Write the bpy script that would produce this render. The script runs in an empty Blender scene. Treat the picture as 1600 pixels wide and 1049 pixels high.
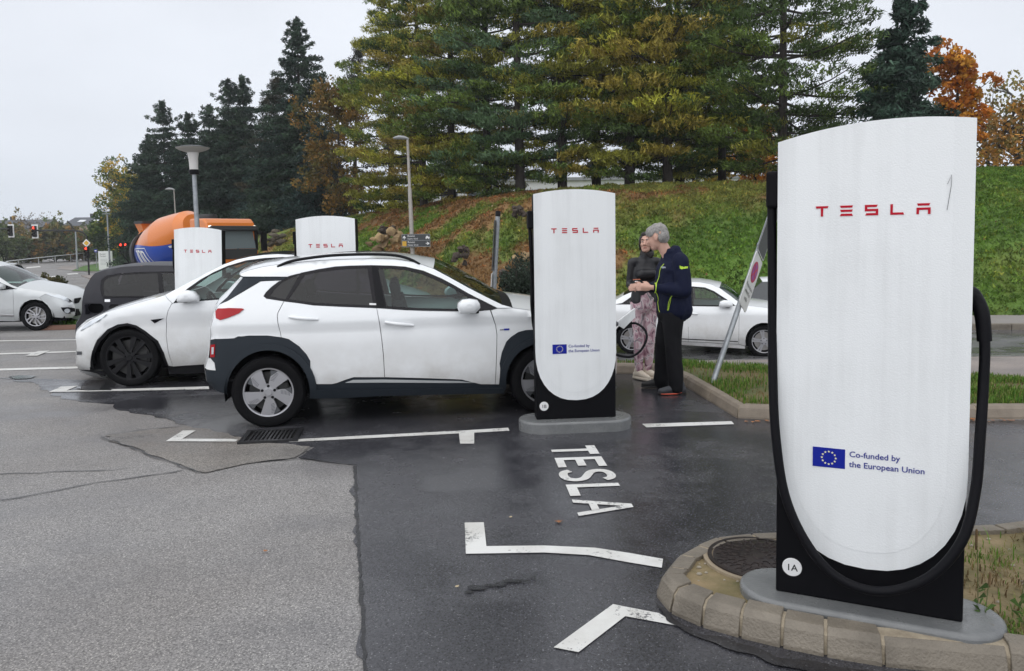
import bpy, math, random
import numpy as np
from mathutils import Vector, Matrix, noise
from mathutils.geometry import delaunay_2d_cdt

random.seed(7); RNG = np.random.default_rng(7)
SC = bpy.context.scene; COL = SC.collection
R = math.radians
# ------------------------------------------------------------------ camera
F_PX, CX, CY, CAM_H = 1164.0, 800.0, 450.0, 1.68       # focal length and principal point in photo pixels
PITCH, ROLL = R(3.8), R(0.9)
_fw = np.array([0, math.cos(PITCH), -math.sin(PITCH)])
_r0 = np.array([1.0, 0, 0]); _u0 = np.array([0, math.sin(PITCH), math.cos(PITCH)])
_rt = math.cos(ROLL) * _r0 - math.sin(ROLL) * _u0
_up = math.cos(ROLL) * _u0 + math.sin(ROLL) * _r0
CAM = np.array([0, 0, CAM_H])
cam_d = bpy.data.cameras.new('camera'); cam = bpy.data.objects.new('camera', cam_d); COL.objects.link(cam)
cam_d.sensor_fit = 'HORIZONTAL'; cam_d.sensor_width = 36.0; cam_d.lens = 36.0 * F_PX / 1600.0
cam_d.shift_x = 0.0; cam_d.shift_y = -(524.5 - CY) / 1600.0
cam_d.clip_start = 0.05; cam_d.clip_end = 3000
cam.matrix_world = Matrix(((_rt[0], _up[0], -_fw[0], 0), (_rt[1], _up[1], -_fw[1], 0), (_rt[2], _up[2], -_fw[2], CAM_H), (0, 0, 0, 1)))
SC.camera = cam
# ------------------------------------------------------------------ light
SUN_EL, SUN_ROT = R(48), R(205)      # soft overcast light, brightest behind the photographer
W = bpy.data.worlds.new('World'); SC.world = W; W.use_nodes = True
nt = W.node_tree; nt.nodes.clear()
def N(t, tree=None, **kw):
    n = (tree or nt).nodes.new(t)
    for k, v in kw.items(): setattr(n, k, v)
    return n
out = N('ShaderNodeOutputWorld'); bg = N('ShaderNodeBackground'); bg.inputs['Strength'].default_value = 0.10
sky = N('ShaderNodeTexSky', sky_type='NISHITA', sun_disc=False, sun_elevation=SUN_EL, sun_rotation=SUN_ROT, dust_density=4.0)
hs = N('ShaderNodeHueSaturation'); hs.inputs['Saturation'].default_value = 0.15
tc = N('ShaderNodeTexCoord'); sx = N('ShaderNodeSeparateXYZ')
ramp = N('ShaderNodeValToRGB'); e = ramp.color_ramp.elements
e[0].position = 0.0; e[0].color = (.80, .865, .955, 1); e[1].position = 1.0; e[1].color = (1.0, 1.02, 1.05, 1)
x = ramp.color_ramp.elements.new(0.12); x.color = (.865, .915, 1.0, 1)
x = ramp.color_ramp.elements.new(0.40); x.color = (.91, .95, 1.03, 1)
mp = N('ShaderNodeMapping'); mp.inputs['Scale'].default_value = (1, 1, 2.5)
cl = N('ShaderNodeTexNoise'); cl.inputs['Scale'].default_value = 2.2; cl.inputs['Detail'].default_value = 4; cl.inputs['Roughness'].default_value = .5
cr = N('ShaderNodeMapRange'); cr.inputs['From Min'].default_value = .3; cr.inputs['From Max'].default_value = .7; cr.inputs['To Min'].default_value = 9.8; cr.inputs['To Max'].default_value = 11.2
mul = N('ShaderNodeVectorMath', operation='SCALE'); mix = N('ShaderNodeMix', data_type='RGBA'); mix.inputs[0].default_value = .88
L = nt.links.new
L(tc.outputs['Generated'], sx.inputs[0]); L(sx.outputs['Z'], ramp.inputs[0]); L(tc.outputs['Generated'], mp.inputs[0]); L(mp.outputs[0], cl.inputs['Vector'])
L(cl.outputs['Fac'], cr.inputs[0]); L(ramp.outputs[0], mul.inputs[0]); L(cr.outputs[0], mul.inputs['Scale'])
L(sky.outputs[0], hs.inputs['Color']); L(hs.outputs[0], mix.inputs[6]); L(mul.outputs[0], mix.inputs[7]); L(mix.outputs[2], bg.inputs[0]); L(bg.outputs[0], out.inputs[0])
sd = bpy.data.lights.new('sun', 'SUN'); sun = bpy.data.objects.new('sun', sd); COL.objects.link(sun)
sd.energy = 1.25; sd.angle = R(110); sd.color = (1.0, .98, .95)
_az = SUN_ROT
sun.rotation_euler = (math.pi / 2 - SUN_EL, 0, math.pi - _az)
SC.view_settings.view_transform = 'Standard'; SC.view_settings.look = 'None'
SC.view_settings.exposure = 0.0; SC.view_settings.gamma = 1.0; SC.view_settings.use_curve_mapping = False

# ------------------------------------------------------------------ pixel -> world helpers
def ray(u, v):
    d = _fw + _rt * (u - CX) / F_PX - _up * (v - CY) / F_PX
    return d
def sm(a, b, t):
    t = np.clip((np.asarray(t, float) - a) / (b - a), 0, 1); return t * t * (3 - 2 * t)
def zg(x, y):                        # lie of the land: level near the camera, falling away behind
    t = sm(-2.0, 1.5, x)
    return -(1 - t) * np.minimum(.9, .02 * np.maximum(0, np.asarray(y, float) - 7)) - t * .80 * (lambda q: np.where(q < .1, 5 * q * q, np.where(q > .9, 1 - 5 * (1 - q) ** 2, .05 + (q - .1) * (.9 / .8))))(np.clip((np.asarray(y, float) - 9.5) / 5.5, 0, 1))
def G(u, v, z=None):                 # ground point under a photo pixel
    d = ray(u, v); zz = 0.0 if z is None else z
    for _ in range(1 if z is not None else 12):
        p = CAM + d * ((zz - CAM_H) / d[2])
        if z is None: zz = float(zg(p[0], p[1]))
    return np.array([p[0], p[1], zz])
def at(u, v, Y):
    d = ray(u, v); return CAM + d * (Y / d[1])

# ------------------------------------------------------------------ mesh helpers
def tag(o, label=None, cat=None, group=None, kind=None):
    if label: o['label'] = label
    if cat: o['category'] = cat
    if group: o['group'] = group
    if kind: o['kind'] = kind
    return o
def thing(name, label, cat, loc=(0, 0, 0), rotz=0, group=None):
    o = bpy.data.objects.new(name, None); COL.objects.link(o); o.empty_display_size = .1
    o.location = loc; o.rotation_euler = (0, 0, rotz)
    return tag(o, label, cat, group)
def link(name, me, m, parent=None, loc=None, rot=None):
    o = bpy.data.objects.new(name, me); COL.objects.link(o)
    if m is not None and not me.materials: me.materials.append(m)
    if parent is not None: o.parent = parent
    if loc is not None: o.location = loc
    if rot is not None: o.rotation_euler = rot
    return o
def mesh_of(name, v, f, smooth=False, sharp=None):
    me = bpy.data.meshes.new(name)
    me.from_pydata([tuple(map(float, p)) for p in v], [], [tuple(int(i) for i in q) for q in f])
    if smooth:
        me.polygons.foreach_set('use_smooth', [True] * len(me.polygons))
        if sharp: me.set_sharp_from_angle(angle=R(sharp))
    me.update(); return me
def np_mesh(name, V, Fq, tint=None, smooth=False):
    V = np.ascontiguousarray(V, np.float32); Fq = np.ascontiguousarray(Fq, np.int32); k = Fq.shape[1]; n = len(Fq)
    me = bpy.data.meshes.new(name); me.vertices.add(len(V)); me.vertices.foreach_set('co', V.ravel())
    me.loops.add(n * k); me.loops.foreach_set('vertex_index', Fq.ravel())
    me.polygons.add(n); me.polygons.foreach_set('loop_start', np.arange(0, n * k, k, dtype=np.int32))
    me.polygons.foreach_set('use_smooth', np.full(n, smooth))
    if tint is not None:
        a = me.attributes.new('tint', 'FLOAT_COLOR', 'POINT')
        c = np.ones((len(V), 4), np.float32); c[:, :3] = tint; a.data.foreach_set('color', c.ravel())
    me.update(calc_edges=True); return me
def rotM(ax=None, ang=0, loc=(0, 0, 0)):
    m = Matrix.Rotation(ang, 4, ax) if ax is not None else Matrix.Identity(4)
    return Matrix.Translation(loc) @ m
class MB:
    def __init__(s): s.v = []; s.f = []
    def add(s, v, f, M=None):
        n = len(s.v)
        if M is not None: v = [M @ Vector(p) for p in v]
        s.v += [tuple(p) for p in v]; s.f += [tuple(i + n for i in q) for q in f]; return s
    def box(s, c, d, M=None):
        x, y, z = c; a, b, h = d[0] / 2, d[1] / 2, d[2] / 2
        v = [(x + i * a, y + j * b, z + k * h) for k in (-1, 1) for j in (-1, 1) for i in (-1, 1)]
        return s.add(v, [(0, 2, 3, 1), (4, 5, 7, 6), (0, 1, 5, 4), (2, 6, 7, 3), (0, 4, 6, 2), (1, 3, 7, 5)], M)
    def tube(s, pts, r, n=10, caps=True, flat=1.0):
        P = [Vector(p) for p in pts]; m = len(P); rr = r if hasattr(r, '__len__') else [r] * m
        v = []; up = None
        for i, p in enumerate(P):
            t = (P[min(i + 1, m - 1)] - P[max(i - 1, 0)])
            if t.length < 1e-9: t = Vector((0, 0, 1))
            t.normalize()
            if up is None: up = Vector((0, 0, 1)) if abs(t.z) < .9 else Vector((0, 1, 0))
            a = t.cross(up)
            if a.length < 1e-6: a = t.orthogonal()
            a.normalize(); b = a.cross(t).normalized(); up = b
            v += [p + (a * math.cos(q) + b * math.sin(q) * flat) * rr[i] for q in (2 * math.pi * k / n for k in range(n))]
        f = [(i * n + k, i * n + (k + 1) % n, (i + 1) * n + (k + 1) % n, (i + 1) * n + k) for i in range(m - 1) for k in range(n)]
        if caps: f += [tuple(range(n - 1, -1, -1)), tuple(range((m - 1) * n, m * n))]
        return s.add(v, f)
    def lathe(s, prof, n=32, M=None, close=False):          # profile of (radius, height) about local z
        m = len(prof)
        v = [(r * math.cos(2 * math.pi * k / n), r * math.sin(2 * math.pi * k / n), h) for r, h in prof for k in range(n)]
        f = [(i * n + k, i * n + (k + 1) % n, (i + 1) * n + (k + 1) % n, (i + 1) * n + k) for i in range(m - 1) for k in range(n)]
        if close: f += [tuple(range(n - 1, -1, -1)), tuple(range((m - 1) * n, m * n))]
        return s.add(v, f, M)
    def prism(s, poly, h0, h1, M=None):                     # polygon in local xy, extruded along local z
        n = len(poly); v = [(p[0], p[1], h0) for p in poly] + [(p[0], p[1], h1) for p in poly]
        ar = sum(poly[i][0] * poly[(i + 1) % n][1] - poly[(i + 1) % n][0] * poly[i][1] for i in range(n))
        f = [tuple(range(n - 1, -1, -1)), tuple(range(n, 2 * n))] + [(i, (i + 1) % n, n + (i + 1) % n, n + i) for i in range(n)]
        if (ar < 0) != (h1 < h0): f = [tuple(reversed(q)) for q in f]
        return s.add(v, f, M)
    def ball(s, c, r, nu=16, nv=10, M=None):
        r = r if hasattr(r, '__len__') else (r, r, r)
        v = [(0, 0, -1)] + [(math.cos(2 * math.pi * k / nu) * math.sin(math.pi * j / nv), math.sin(2 * math.pi * k / nu) * math.sin(math.pi * j / nv), -math.cos(math.pi * j / nv)) for j in range(1, nv) for k in range(nu)] + [(0, 0, 1)]
        f = [(0, 1 + (k + 1) % nu, 1 + k) for k in range(nu)]
        f += [(1 + j * nu + k, 1 + j * nu + (k + 1) % nu, 1 + (j + 1) * nu + (k + 1) % nu, 1 + (j + 1) * nu + k) for j in range(nv - 2) for k in range(nu)]
        t = len(v) - 1; b = 1 + (nv - 2) * nu; f += [(b + k, b + (k + 1) % nu, t) for k in range(nu)]
        MM = Matrix.Translation(c) @ (M if M is not None else Matrix.Identity(4)) @ Matrix.Diagonal((r[0], r[1], r[2], 1))
        return s.add(v, f, MM)
    def build(s, name, m, parent=None, smooth=False, sharp=35, bevel=0, loc=None, rot=None, seg=2):
        me = mesh_of(name, s.v, s.f, smooth, sharp)
        o = link(name, me, m, parent, loc, rot)
        if bevel:
            b = o.modifiers.new('bevel', 'BEVEL'); b.width = bevel; b.segments = seg; b.limit_method = 'ANGLE'; b.angle_limit = R(40); b.harden_normals = False
        return o
DUP_MEMO = {}
def dup(o, parent=None):
    c = o.copy(); COL.objects.link(c); c.parent = parent
    for ch in list(o.children): dup(ch, c)
    return c
def text_mesh(s, size, extrude=0.0, spacing=1.0, bold=0.0):
    cu = bpy.data.curves.new('text', 'FONT'); cu.body = s; cu.size = size; cu.extrude = extrude; cu.space_character = spacing; cu.offset = bold; cu.resolution_u = 3
    o = bpy.data.objects.new('text', cu); COL.objects.link(o); bpy.context.view_layer.update()
    me = bpy.data.meshes.new_from_object(o.evaluated_get(bpy.context.evaluated_depsgraph_get()))
    bpy.data.objects.remove(o); bpy.data.curves.remove(cu); me.materials.clear(); return me
def eval_mesh(o):
    bpy.context.view_layer.update()
    me = bpy.data.meshes.new_from_object(o.evaluated_get(bpy.context.evaluated_depsgraph_get())); return me

# ------------------------------------------------------------------ polygon filling
def pip(P, poly):
    P = np.asarray(P, float); poly = np.asarray(poly, float); x, y = P[:, 0], P[:, 1]; ins = np.zeros(len(P), bool)
    a = poly; b = np.roll(poly, -1, 0)
    for (x0, y0), (x1, y1) in zip(a, b):
        if y0 == y1: continue
        c = ((y0 > y) != (y1 > y)) & (x < (x1 - x0) * (y - y0) / (y1 - y0) + x0); ins ^= c
    return ins
def seg_dist(P, A, B):
    P = np.asarray(P, float)[:, None]; A = np.asarray(A, float)[None]; B = np.asarray(B, float)[None]
    ab = B - A; t = np.clip(((P - A) * ab).sum(-1) / np.maximum((ab * ab).sum(-1), 1e-12), 0, 1)
    return np.sqrt((((A + ab * t[..., None]) - P) ** 2).sum(-1))
def resample(poly, h, closed=True):
    poly = np.asarray(poly, float); out = []; n = len(poly)
    for i in range(n if closed else n - 1):
        a, b = poly[i], poly[(i + 1) % n]; k = max(1, int(math.ceil(np.linalg.norm(b - a) / h)))
        out += [a + (b - a) * j / k for j in range(k)]
    if not closed: out.append(poly[-1])
    return np.array(out)
def inset(poly, g):
    poly = np.asarray(poly, float); n = len(poly)
    ar = sum(poly[i][0] * poly[(i + 1) % n][1] - poly[(i + 1) % n][0] * poly[i][1] for i in range(n))
    sg = 1 if ar > 0 else -1; o = []
    for i in range(n):
        d1 = poly[i] - poly[i - 1]; d2 = poly[(i + 1) % n] - poly[i]
        d1 = d1 / (np.linalg.norm(d1) + 1e-9); d2 = d2 / (np.linalg.norm(d2) + 1e-9)
        nn = np.array([-d1[1] - d2[1], d1[0] + d2[0]]); l = np.linalg.norm(nn)
        nn = np.array([-d1[1], d1[0]]) if l < .2 else nn / l
        o.append(poly[i] + nn * g * sg)
    return np.array(o)
def fill(poly, h, holes=(), hin=None):
    """triangulate a polygon with inner points about h apart; returns 2D points, triangles and the boundary loops"""
    loops = [resample(poly, h)] + [resample(q, h) for q in holes]
    pts = []; edges = []; lo = []
    for lp in loops:
        n0 = len(pts); pts += [tuple(p) for p in lp]; k = len(lp); edges += [(n0 + i, n0 + (i + 1) % k) for i in range(k)]; lo.append(list(range(n0, n0 + k)))
    P = np.array(pts); hi = hin or h
    x0, y0 = P.min(0); x1, y1 = P.max(0)
    gx = np.arange(x0 + hi / 2, x1, hi); gy = np.arange(y0 + hi / 2, y1, hi * .87)
    if len(gx) and len(gy):
        g = np.stack(np.meshgrid(gx, gy), -1).astype(float); g[1::2, :, 0] += hi / 2; g = g.reshape(-1, 2)
        k = pip(g, loops[0])
        for q in loops[1:]: k &= ~pip(g, q)
        g = g[k]
        if len(g):
            A = np.array([pts[a] for a, b in edges]); B = np.array([pts[b] for a, b in edges])
            keep = np.concatenate([seg_dist(c, A, B).min(1) > hi * .45 for c in np.array_split(g, max(1, len(g) // 500))])
            pts += [tuple(p) for p in g[keep]]
    r = delaunay_2d_cdt([Vector(p) for p in pts], edges, [], 0, 1e-6, True)
    V = np.array([tuple(p) for p in r[0]]); T = [tuple(t) for t in r[2]]
    C = np.array([V[list(t)].mean(0) for t in T]); k = pip(C, loops[0])
    for q in loops[1:]: k &= ~pip(C, q)
    T = [t for t, ok in zip(T, k) if ok]
    T2 = []
    for t in T:
        a, b, c = V[t[0]], V[t[1]], V[t[2]]
        T2.append(t if (b[0] - a[0]) * (c[1] - a[1]) - (b[1] - a[1]) * (c[0] - a[0]) > 0 else (t[0], t[2], t[1]))
    back = {}
    for i, orig in enumerate(r[3]):
        for q in orig: back[q] = i
    lo = [[back.get(i, i) for i in lp] for lp in lo]
    return V, T2, lo
def drape(name, poly, m, dz=0.004, h=.6, parent=None, kind='structure', zf=None, skirt=0.0):
    """sheet lying on the ground: polygon of ground points"""
    V, T, lo = fill(np.asarray(poly, float)[:, :2], h)
    z = (zf or zg)(V[:, 0], V[:, 1]) + dz
    v = [(p[0], p[1], q) for p, q in zip(V, z)]; f = list(T)
    if skirt:
        for lp in lo:
            n0 = len(v); v += [(v[i][0], v[i][1], v[i][2] - skirt) for i in lp]; k = len(lp)
            f += [(lp[i], n0 + i, n0 + (i + 1) % k, lp[(i + 1) % k]) for i in range(k)]
    o = link(name, mesh_of(name, v, f, True, 40), m, parent)
    if kind and parent is None: o['kind'] = kind
    return o

# ------------------------------------------------------------------ materials
MATS = {}
def mat(name, col=(.5, .5, .5), rough=.5, metal=0.0, spec=.5, col2=None, nscale=5.0, ncontrast=.5, bump=0.0, bscale=40.0, coat=0.0, emit=None, es=1.0, detail=5.0, coords='Object', rvar=0.0, nshift=0.0):
    if name in MATS: return MATS[name]
    m = bpy.data.materials.new(name); m.use_nodes = True; t = m.node_tree; b = t.nodes['Principled BSDF']
    b.inputs['Base Color'].default_value = (*col, 1); b.inputs['Roughness'].default_value = rough; b.inputs['Metallic'].default_value = metal
    b.inputs['Specular IOR Level'].default_value = spec; b.inputs['Coat Weight'].default_value = coat; b.inputs['Coat Roughness'].default_value = .06
    if emit: b.inputs['Emission Color'].default_value = (*emit, 1); b.inputs['Emission Strength'].default_value = es
    if col2 is not None or bump or rvar:
        c = N('ShaderNodeTexCoord', t)
    if col2 is not None or rvar:
        n = N('ShaderNodeTexNoise', t); n.inputs['Scale'].default_value = nscale; n.inputs['Detail'].default_value = detail; n.inputs['Roughness'].default_value = .62
        t.links.new(c.outputs[coords], n.inputs['Vector'])
        rp = N('ShaderNodeMapRange', t); rp.inputs['From Min'].default_value = .5 + nshift - ncontrast / 2; rp.inputs['From Max'].default_value = .5 + nshift + ncontrast / 2
        t.links.new(n.outputs['Fac'], rp.inputs[0])
        if col2 is not None:
            mx = N('ShaderNodeMix', t, data_type='RGBA'); mx.inputs[6].default_value = (*col, 1); mx.inputs[7].default_value = (*col2, 1)
            t.links.new(rp.outputs[0], mx.inputs[0]); t.links.new(mx.outputs[2], b.inputs['Base Color'])
        if rvar:
            mr = N('ShaderNodeMapRange', t); mr.inputs['To Min'].default_value = rough - rvar; mr.inputs['To Max'].default_value = rough + rvar
            t.links.new(rp.outputs[0], mr.inputs[0]); t.links.new(mr.outputs[0], b.inputs['Roughness'])
    if bump:
        n2 = N('ShaderNodeTexNoise', t); n2.inputs['Scale'].default_value = bscale; n2.inputs['Detail'].default_value = 4
        t.links.new(c.outputs[coords], n2.inputs['Vector'])
        bp = N('ShaderNodeBump', t); bp.inputs['Strength'].default_value = bump; bp.inputs['Distance'].default_value = .01
        t.links.new(n2.outputs['Fac'], bp.inputs['Height']); t.links.new(bp.outputs[0], b.inputs['Normal'])
    MATS[name] = m; return m
def leafmat(name, gain=1.0, rough=.6, trans=.25):
    if name in MATS: return MATS[name]
    m = bpy.data.materials.new(name); m.use_nodes = True; t = m.node_tree; b = t.nodes['Principled BSDF']
    a = N('ShaderNodeAttribute', t, attribute_name='tint'); t.links.new(a.outputs['Color'], b.inputs['Base Color'])
    b.inputs['Roughness'].default_value = rough; b.inputs['Specular IOR Level'].default_value = .25
    tr = N('ShaderNodeBsdfTranslucent', t); mx = N('ShaderNodeMixShader', t); mx.inputs[0].default_value = trans
    t.links.new(a.outputs['Color'], tr.inputs[0]); t.links.new(b.outputs[0], mx.inputs[1]); t.links.new(tr.outputs[0], mx.inputs[2])
    t.links.new(mx.outputs[0], t.nodes['Material Output'].inputs[0]); MATS[name] = m; return m
def glassmat(name, tint=(.5, .6, .58), refl=1.0, rough=.02):
    if name in MATS: return MATS[name]
    m = bpy.data.materials.new(name); m.use_nodes = True; t = m.node_tree; t.nodes.remove(t.nodes['Principled BSDF'])
    tr = N('ShaderNodeBsdfTransparent', t); tr.inputs[0].default_value = (*tint, 1)
    gl = N('ShaderNodeBsdfGlossy', t); gl.inputs['Roughness'].default_value = rough; gl.inputs[0].default_value = (refl, refl, refl, 1)
    fr = N('ShaderNodeFresnel', t); fr.inputs[0].default_value = 1.5; mx = N('ShaderNodeMixShader', t)
    g = N('ShaderNodeNewGeometry', t); inv = N('ShaderNodeMath', t, operation='SUBTRACT'); inv.inputs[0].default_value = 1.0
    mm = N('ShaderNodeMath', t, operation='MULTIPLY')
    t.links.new(g.outputs['Backfacing'], inv.inputs[1]); t.links.new(fr.outputs[0], mm.inputs[0]); t.links.new(inv.outputs[0], mm.inputs[1])
    t.links.new(mm.outputs[0], mx.inputs[0]); t.links.new(tr.outputs[0], mx.inputs[1]); t.links.new(gl.outputs[0], mx.inputs[2])
    t.links.new(mx.outputs[0], t.nodes['Material Output'].inputs[0]); MATS[name] = m; return m

def asphalt(name, c_dark, c_light, stain, wet, gran=140.0, rough=(.35, .75), speck=.5, chip=(.5, .48, .44)):
    m = bpy.data.materials.new(name); m.use_nodes = True; t = m.node_tree; b = t.nodes['Principled BSDF']
    c = N('ShaderNodeTexCoord', t); lk = t.links.new
    def noise_(sc, det=4, ro=.6, off=(0, 0, 0), stretch=(1, 1, 1)):
        mpn = N('ShaderNodeMapping', t); mpn.inputs['Location'].default_value = off; mpn.inputs['Scale'].default_value = stretch; lk(c.outputs['Object'], mpn.inputs[0])
        n = N('ShaderNodeTexNoise', t); n.inputs['Scale'].default_value = sc; n.inputs['Detail'].default_value = det; n.inputs['Roughness'].default_value = ro; lk(mpn.outputs[0], n.inputs['Vector']); return n
    def mr(src, a, bb, c0=0, c1=1):
        n = N('ShaderNodeMapRange', t); n.inputs[1].default_value = a; n.inputs[2].default_value = bb; n.inputs[3].default_value = c0; n.inputs[4].default_value = c1; lk(src, n.inputs[0]); return n.outputs[0]
    vo = N('ShaderNodeTexVoronoi', t); vo.inputs['Scale'].default_value = gran; lk(c.outputs['Object'], vo.inputs['Vector'])
    sepc = N('ShaderNodeSeparateColor', t); lk(vo.outputs['Color'], sepc.inputs[0])
    fine = noise_(gran * .9, 3, .75)
    m1 = N('ShaderNodeMix', t, data_type='RGBA'); m1.inputs[6].default_value = (*c_dark, 1); m1.inputs[7].default_value = (*c_light, 1); cellm = N('ShaderNodeMath', t, operation='MULTIPLY_ADD'); cellm.inputs[1].default_value = .55; lk(sepc.outputs[1], cellm.inputs[0]); lk(mr(fine.outputs['Fac'], .36, .66, -.12, .62), cellm.inputs[2]); cellm.use_clamp = True; lk(cellm.outputs[0], m1.inputs[0])
    chipm = mr(sepc.outputs[0], 1 - speck * .35, 1.0); dn = mr(vo.outputs['Distance'], .55, .25)
    cm = N('ShaderNodeMath', t, operation='MULTIPLY'); lk(chipm, cm.inputs[0]); lk(dn, cm.inputs[1])
    m2 = N('ShaderNodeMix', t, data_type='RGBA'); lk(cm.outputs[0], m2.inputs[0]); lk(m1.outputs[2], m2.inputs[6]); m2.inputs[7].default_value = (*chip, 1)
    big = noise_(.35, 6, .55); big2 = noise_(1.7, 5, .6, (7, 3, 0))
    m3 = N('ShaderNodeMix', t, data_type='RGBA', blend_type='MULTIPLY'); m3.inputs[0].default_value = 1.0; lk(m2.outputs[2], m3.inputs[6])
    st = N('ShaderNodeMix', t, data_type='RGBA'); st.inputs[6].default_value = (1, 1, 1, 1); st.inputs[7].default_value = (*stain, 1); lk(mr(big.outputs['Fac'], .42, .68), st.inputs[0]); lk(st.outputs[2], m3.inputs[7])
    wetm = N('ShaderNodeMath', t, operation='MULTIPLY'); 
    wn = noise_(.55, 4, .5, (3, 11, 0), (1, 1.8, 1)); lk(mr(wn.outputs['Fac'], .5 - wet * .35, .72 - wet * .3), wetm.inputs[0]); lk(mr(big2.outputs['Fac'], .25, .55), wetm.inputs[1])
    m4 = N('ShaderNodeMix', t, data_type='RGBA', blend_type='MULTIPLY'); lk(wetm.outputs[0], m4.inputs[0]); lk(m3.outputs[2], m4.inputs[6]); m4.inputs[7].default_value = (.62, .62, .64, 1)
    lk(m4.outputs[2], b.inputs['Base Color'])
    ro = N('ShaderNodeMapRange', t); ro.inputs[3].default_value = rough[1]; ro.inputs[4].default_value = rough[0]; lk(wetm.outputs[0], ro.inputs[0]); lk(ro.outputs[0], b.inputs['Roughness'])
    bp = N('ShaderNodeBump', t); bp.inputs['Distance'].default_value = .004
    bs = N('ShaderNodeMapRange', t); bs.inputs[3].default_value = .75; bs.inputs[4].default_value = .22; lk(wetm.outputs[0], bs.inputs[0]); lk(bs.outputs[0], bp.inputs['Strength'])
    lk(fine.outputs['Fac'], bp.inputs['Height']); lk(bp.outputs[0], b.inputs['Normal'])
    b.inputs['Specular IOR Level'].default_value = .5
    MATS[name] = m; return m

M_OLD = asphalt('old_asphalt', (.092, .089, .088), (.375, .362, .355), (.70, .67, .65), .20, 125, (.38, .72), .9, (.62, .60, .56))
M_NEW = asphalt('new_asphalt', (.036, .036, .041), (.115, .115, .126), (.58, .58, .62), .88, 135, (.085, .46), .28, (.34, .34, .35))
M_PATCH = asphalt('patched_asphalt', (.082, .076, .070), (.33, .31, .285), (.70, .63, .58), .35, 105, (.25, .6), .8)
M_ROAD = asphalt('road_asphalt', (.10, .10, .105), (.20, .20, .205), (.6, .6, .62), .75, 60, (.16, .5), .5)
M_PINK = asphalt('pinkish_paving', (.19, .165, .15), (.36, .31, .285), (.8, .78, .76), .2, 120, (.4, .7), .5)
M_CONC = mat('concrete', (.245, .212, .168), .52, col2=(.10, .086, .068), nscale=4, ncontrast=.55, bump=.6, bscale=90, rvar=.15)
M_CONCW = mat('wet_concrete', (.21, .215, .215), .3, col2=(.12, .125, .13), nscale=6, ncontrast=.6, bump=.2, bscale=80, rvar=.15)
M_MORTAR = mat('mortar', (.40, .34, .25), .85, col2=(.22, .18, .13), nscale=20, bump=.4, bscale=120)
M_PAINT = mat('road_paint', (.72, .72, .70), .5, bump=.2, bscale=160)
def wear(m):                                      # paint worn in patches down to the asphalt
    t = m.node_tree; b = t.nodes['Principled BSDF']; c = N('ShaderNodeTexCoord', t)
    def nz(sc, de): n = N('ShaderNodeTexNoise', t); n.inputs['Scale'].default_value = sc; n.inputs['Detail'].default_value = de; n.inputs['Roughness'].default_value = .7; t.links.new(c.outputs['Object'], n.inputs['Vector']); return n.outputs['Fac']
    a = N('ShaderNodeMath', t, operation='MULTIPLY_ADD'); a.inputs[1].default_value = .9; t.links.new(nz(4.5, 3), a.inputs[0]); t.links.new(nz(60, 6), a.inputs[2])
    r = N('ShaderNodeMapRange', t); r.inputs[1].default_value = 1.06; r.inputs[2].default_value = 1.18; t.links.new(a.outputs[0], r.inputs[0])
    mx = N('ShaderNodeMix', t, data_type='RGBA'); mx.inputs[6].default_value = (.70, .70, .68, 1); mx.inputs[7].default_value = (.11, .11, .115, 1); t.links.new(r.outputs[0], mx.inputs[0])
    d = N('ShaderNodeMix', t, data_type='RGBA', blend_type='MULTIPLY'); d.inputs[7].default_value = (.70, .68, .65, 1); q = N('ShaderNodeMapRange', t); q.inputs[1].default_value = .4; q.inputs[2].default_value = .75; t.links.new(nz(2.2, 5), q.inputs[0]); t.links.new(q.outputs[0], d.inputs[0]); t.links.new(mx.outputs[2], d.inputs[6]); t.links.new(d.outputs[2], b.inputs['Base Color'])
wear(M_PAINT)
M_TAR = mat('tar_seam', (.018, .018, .02), .35, bump=.4, bscale=60)
M_SOIL = mat('soil', (.27, .20, .11), .85, col2=(.105, .095, .035), nscale=4.5, ncontrast=.35, bump=.8, bscale=35)
M_WHITE = mat('white_car_paint', (.82, .84, .86), .28, coat=1.0)
def grime(m, base, dirt, z0, z1, amt):           # road film: patchy dirt thrown up along the lower body
    t = m.node_tree; b = t.nodes['Principled BSDF']; c = N('ShaderNodeTexCoord', t); s_ = N('ShaderNodeSeparateXYZ', t); t.links.new(c.outputs['Object'], s_.inputs[0])
    n = N('ShaderNodeTexNoise', t); n.inputs['Scale'].default_value = 2.6; n.inputs['Detail'].default_value = 7; n.inputs['Roughness'].default_value = .68; t.links.new(c.outputs['Object'], n.inputs['Vector'])
    r = N('ShaderNodeMapRange', t); r.inputs[1].default_value = z1; r.inputs[2].default_value = z0; t.links.new(s_.outputs['Z'], r.inputs[0])
    q = N('ShaderNodeMapRange', t); q.inputs[1].default_value = .30; q.inputs[2].default_value = .72; q.inputs[3].default_value = .15; q.inputs[4].default_value = 1; t.links.new(n.outputs['Fac'], q.inputs[0])
    k = N('ShaderNodeMath', t, operation='MULTIPLY'); t.links.new(r.outputs[0], k.inputs[0]); t.links.new(q.outputs[0], k.inputs[1])
    k2 = N('ShaderNodeMath', t, operation='MULTIPLY'); k2.inputs[1].default_value = amt; t.links.new(k.outputs[0], k2.inputs[0])
    mx = N('ShaderNodeMix', t, data_type='RGBA'); mx.inputs[6].default_value = (*base, 1); mx.inputs[7].default_value = (*dirt, 1); t.links.new(k2.outputs[0], mx.inputs[0]); t.links.new(mx.outputs[2], b.inputs['Base Color'])
    ro = N('ShaderNodeMapRange', t); ro.inputs[3].default_value = .02; ro.inputs[4].default_value = .5; t.links.new(k2.outputs[0], ro.inputs[0]); t.links.new(ro.outputs[0], b.inputs['Coat Roughness'])
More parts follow.
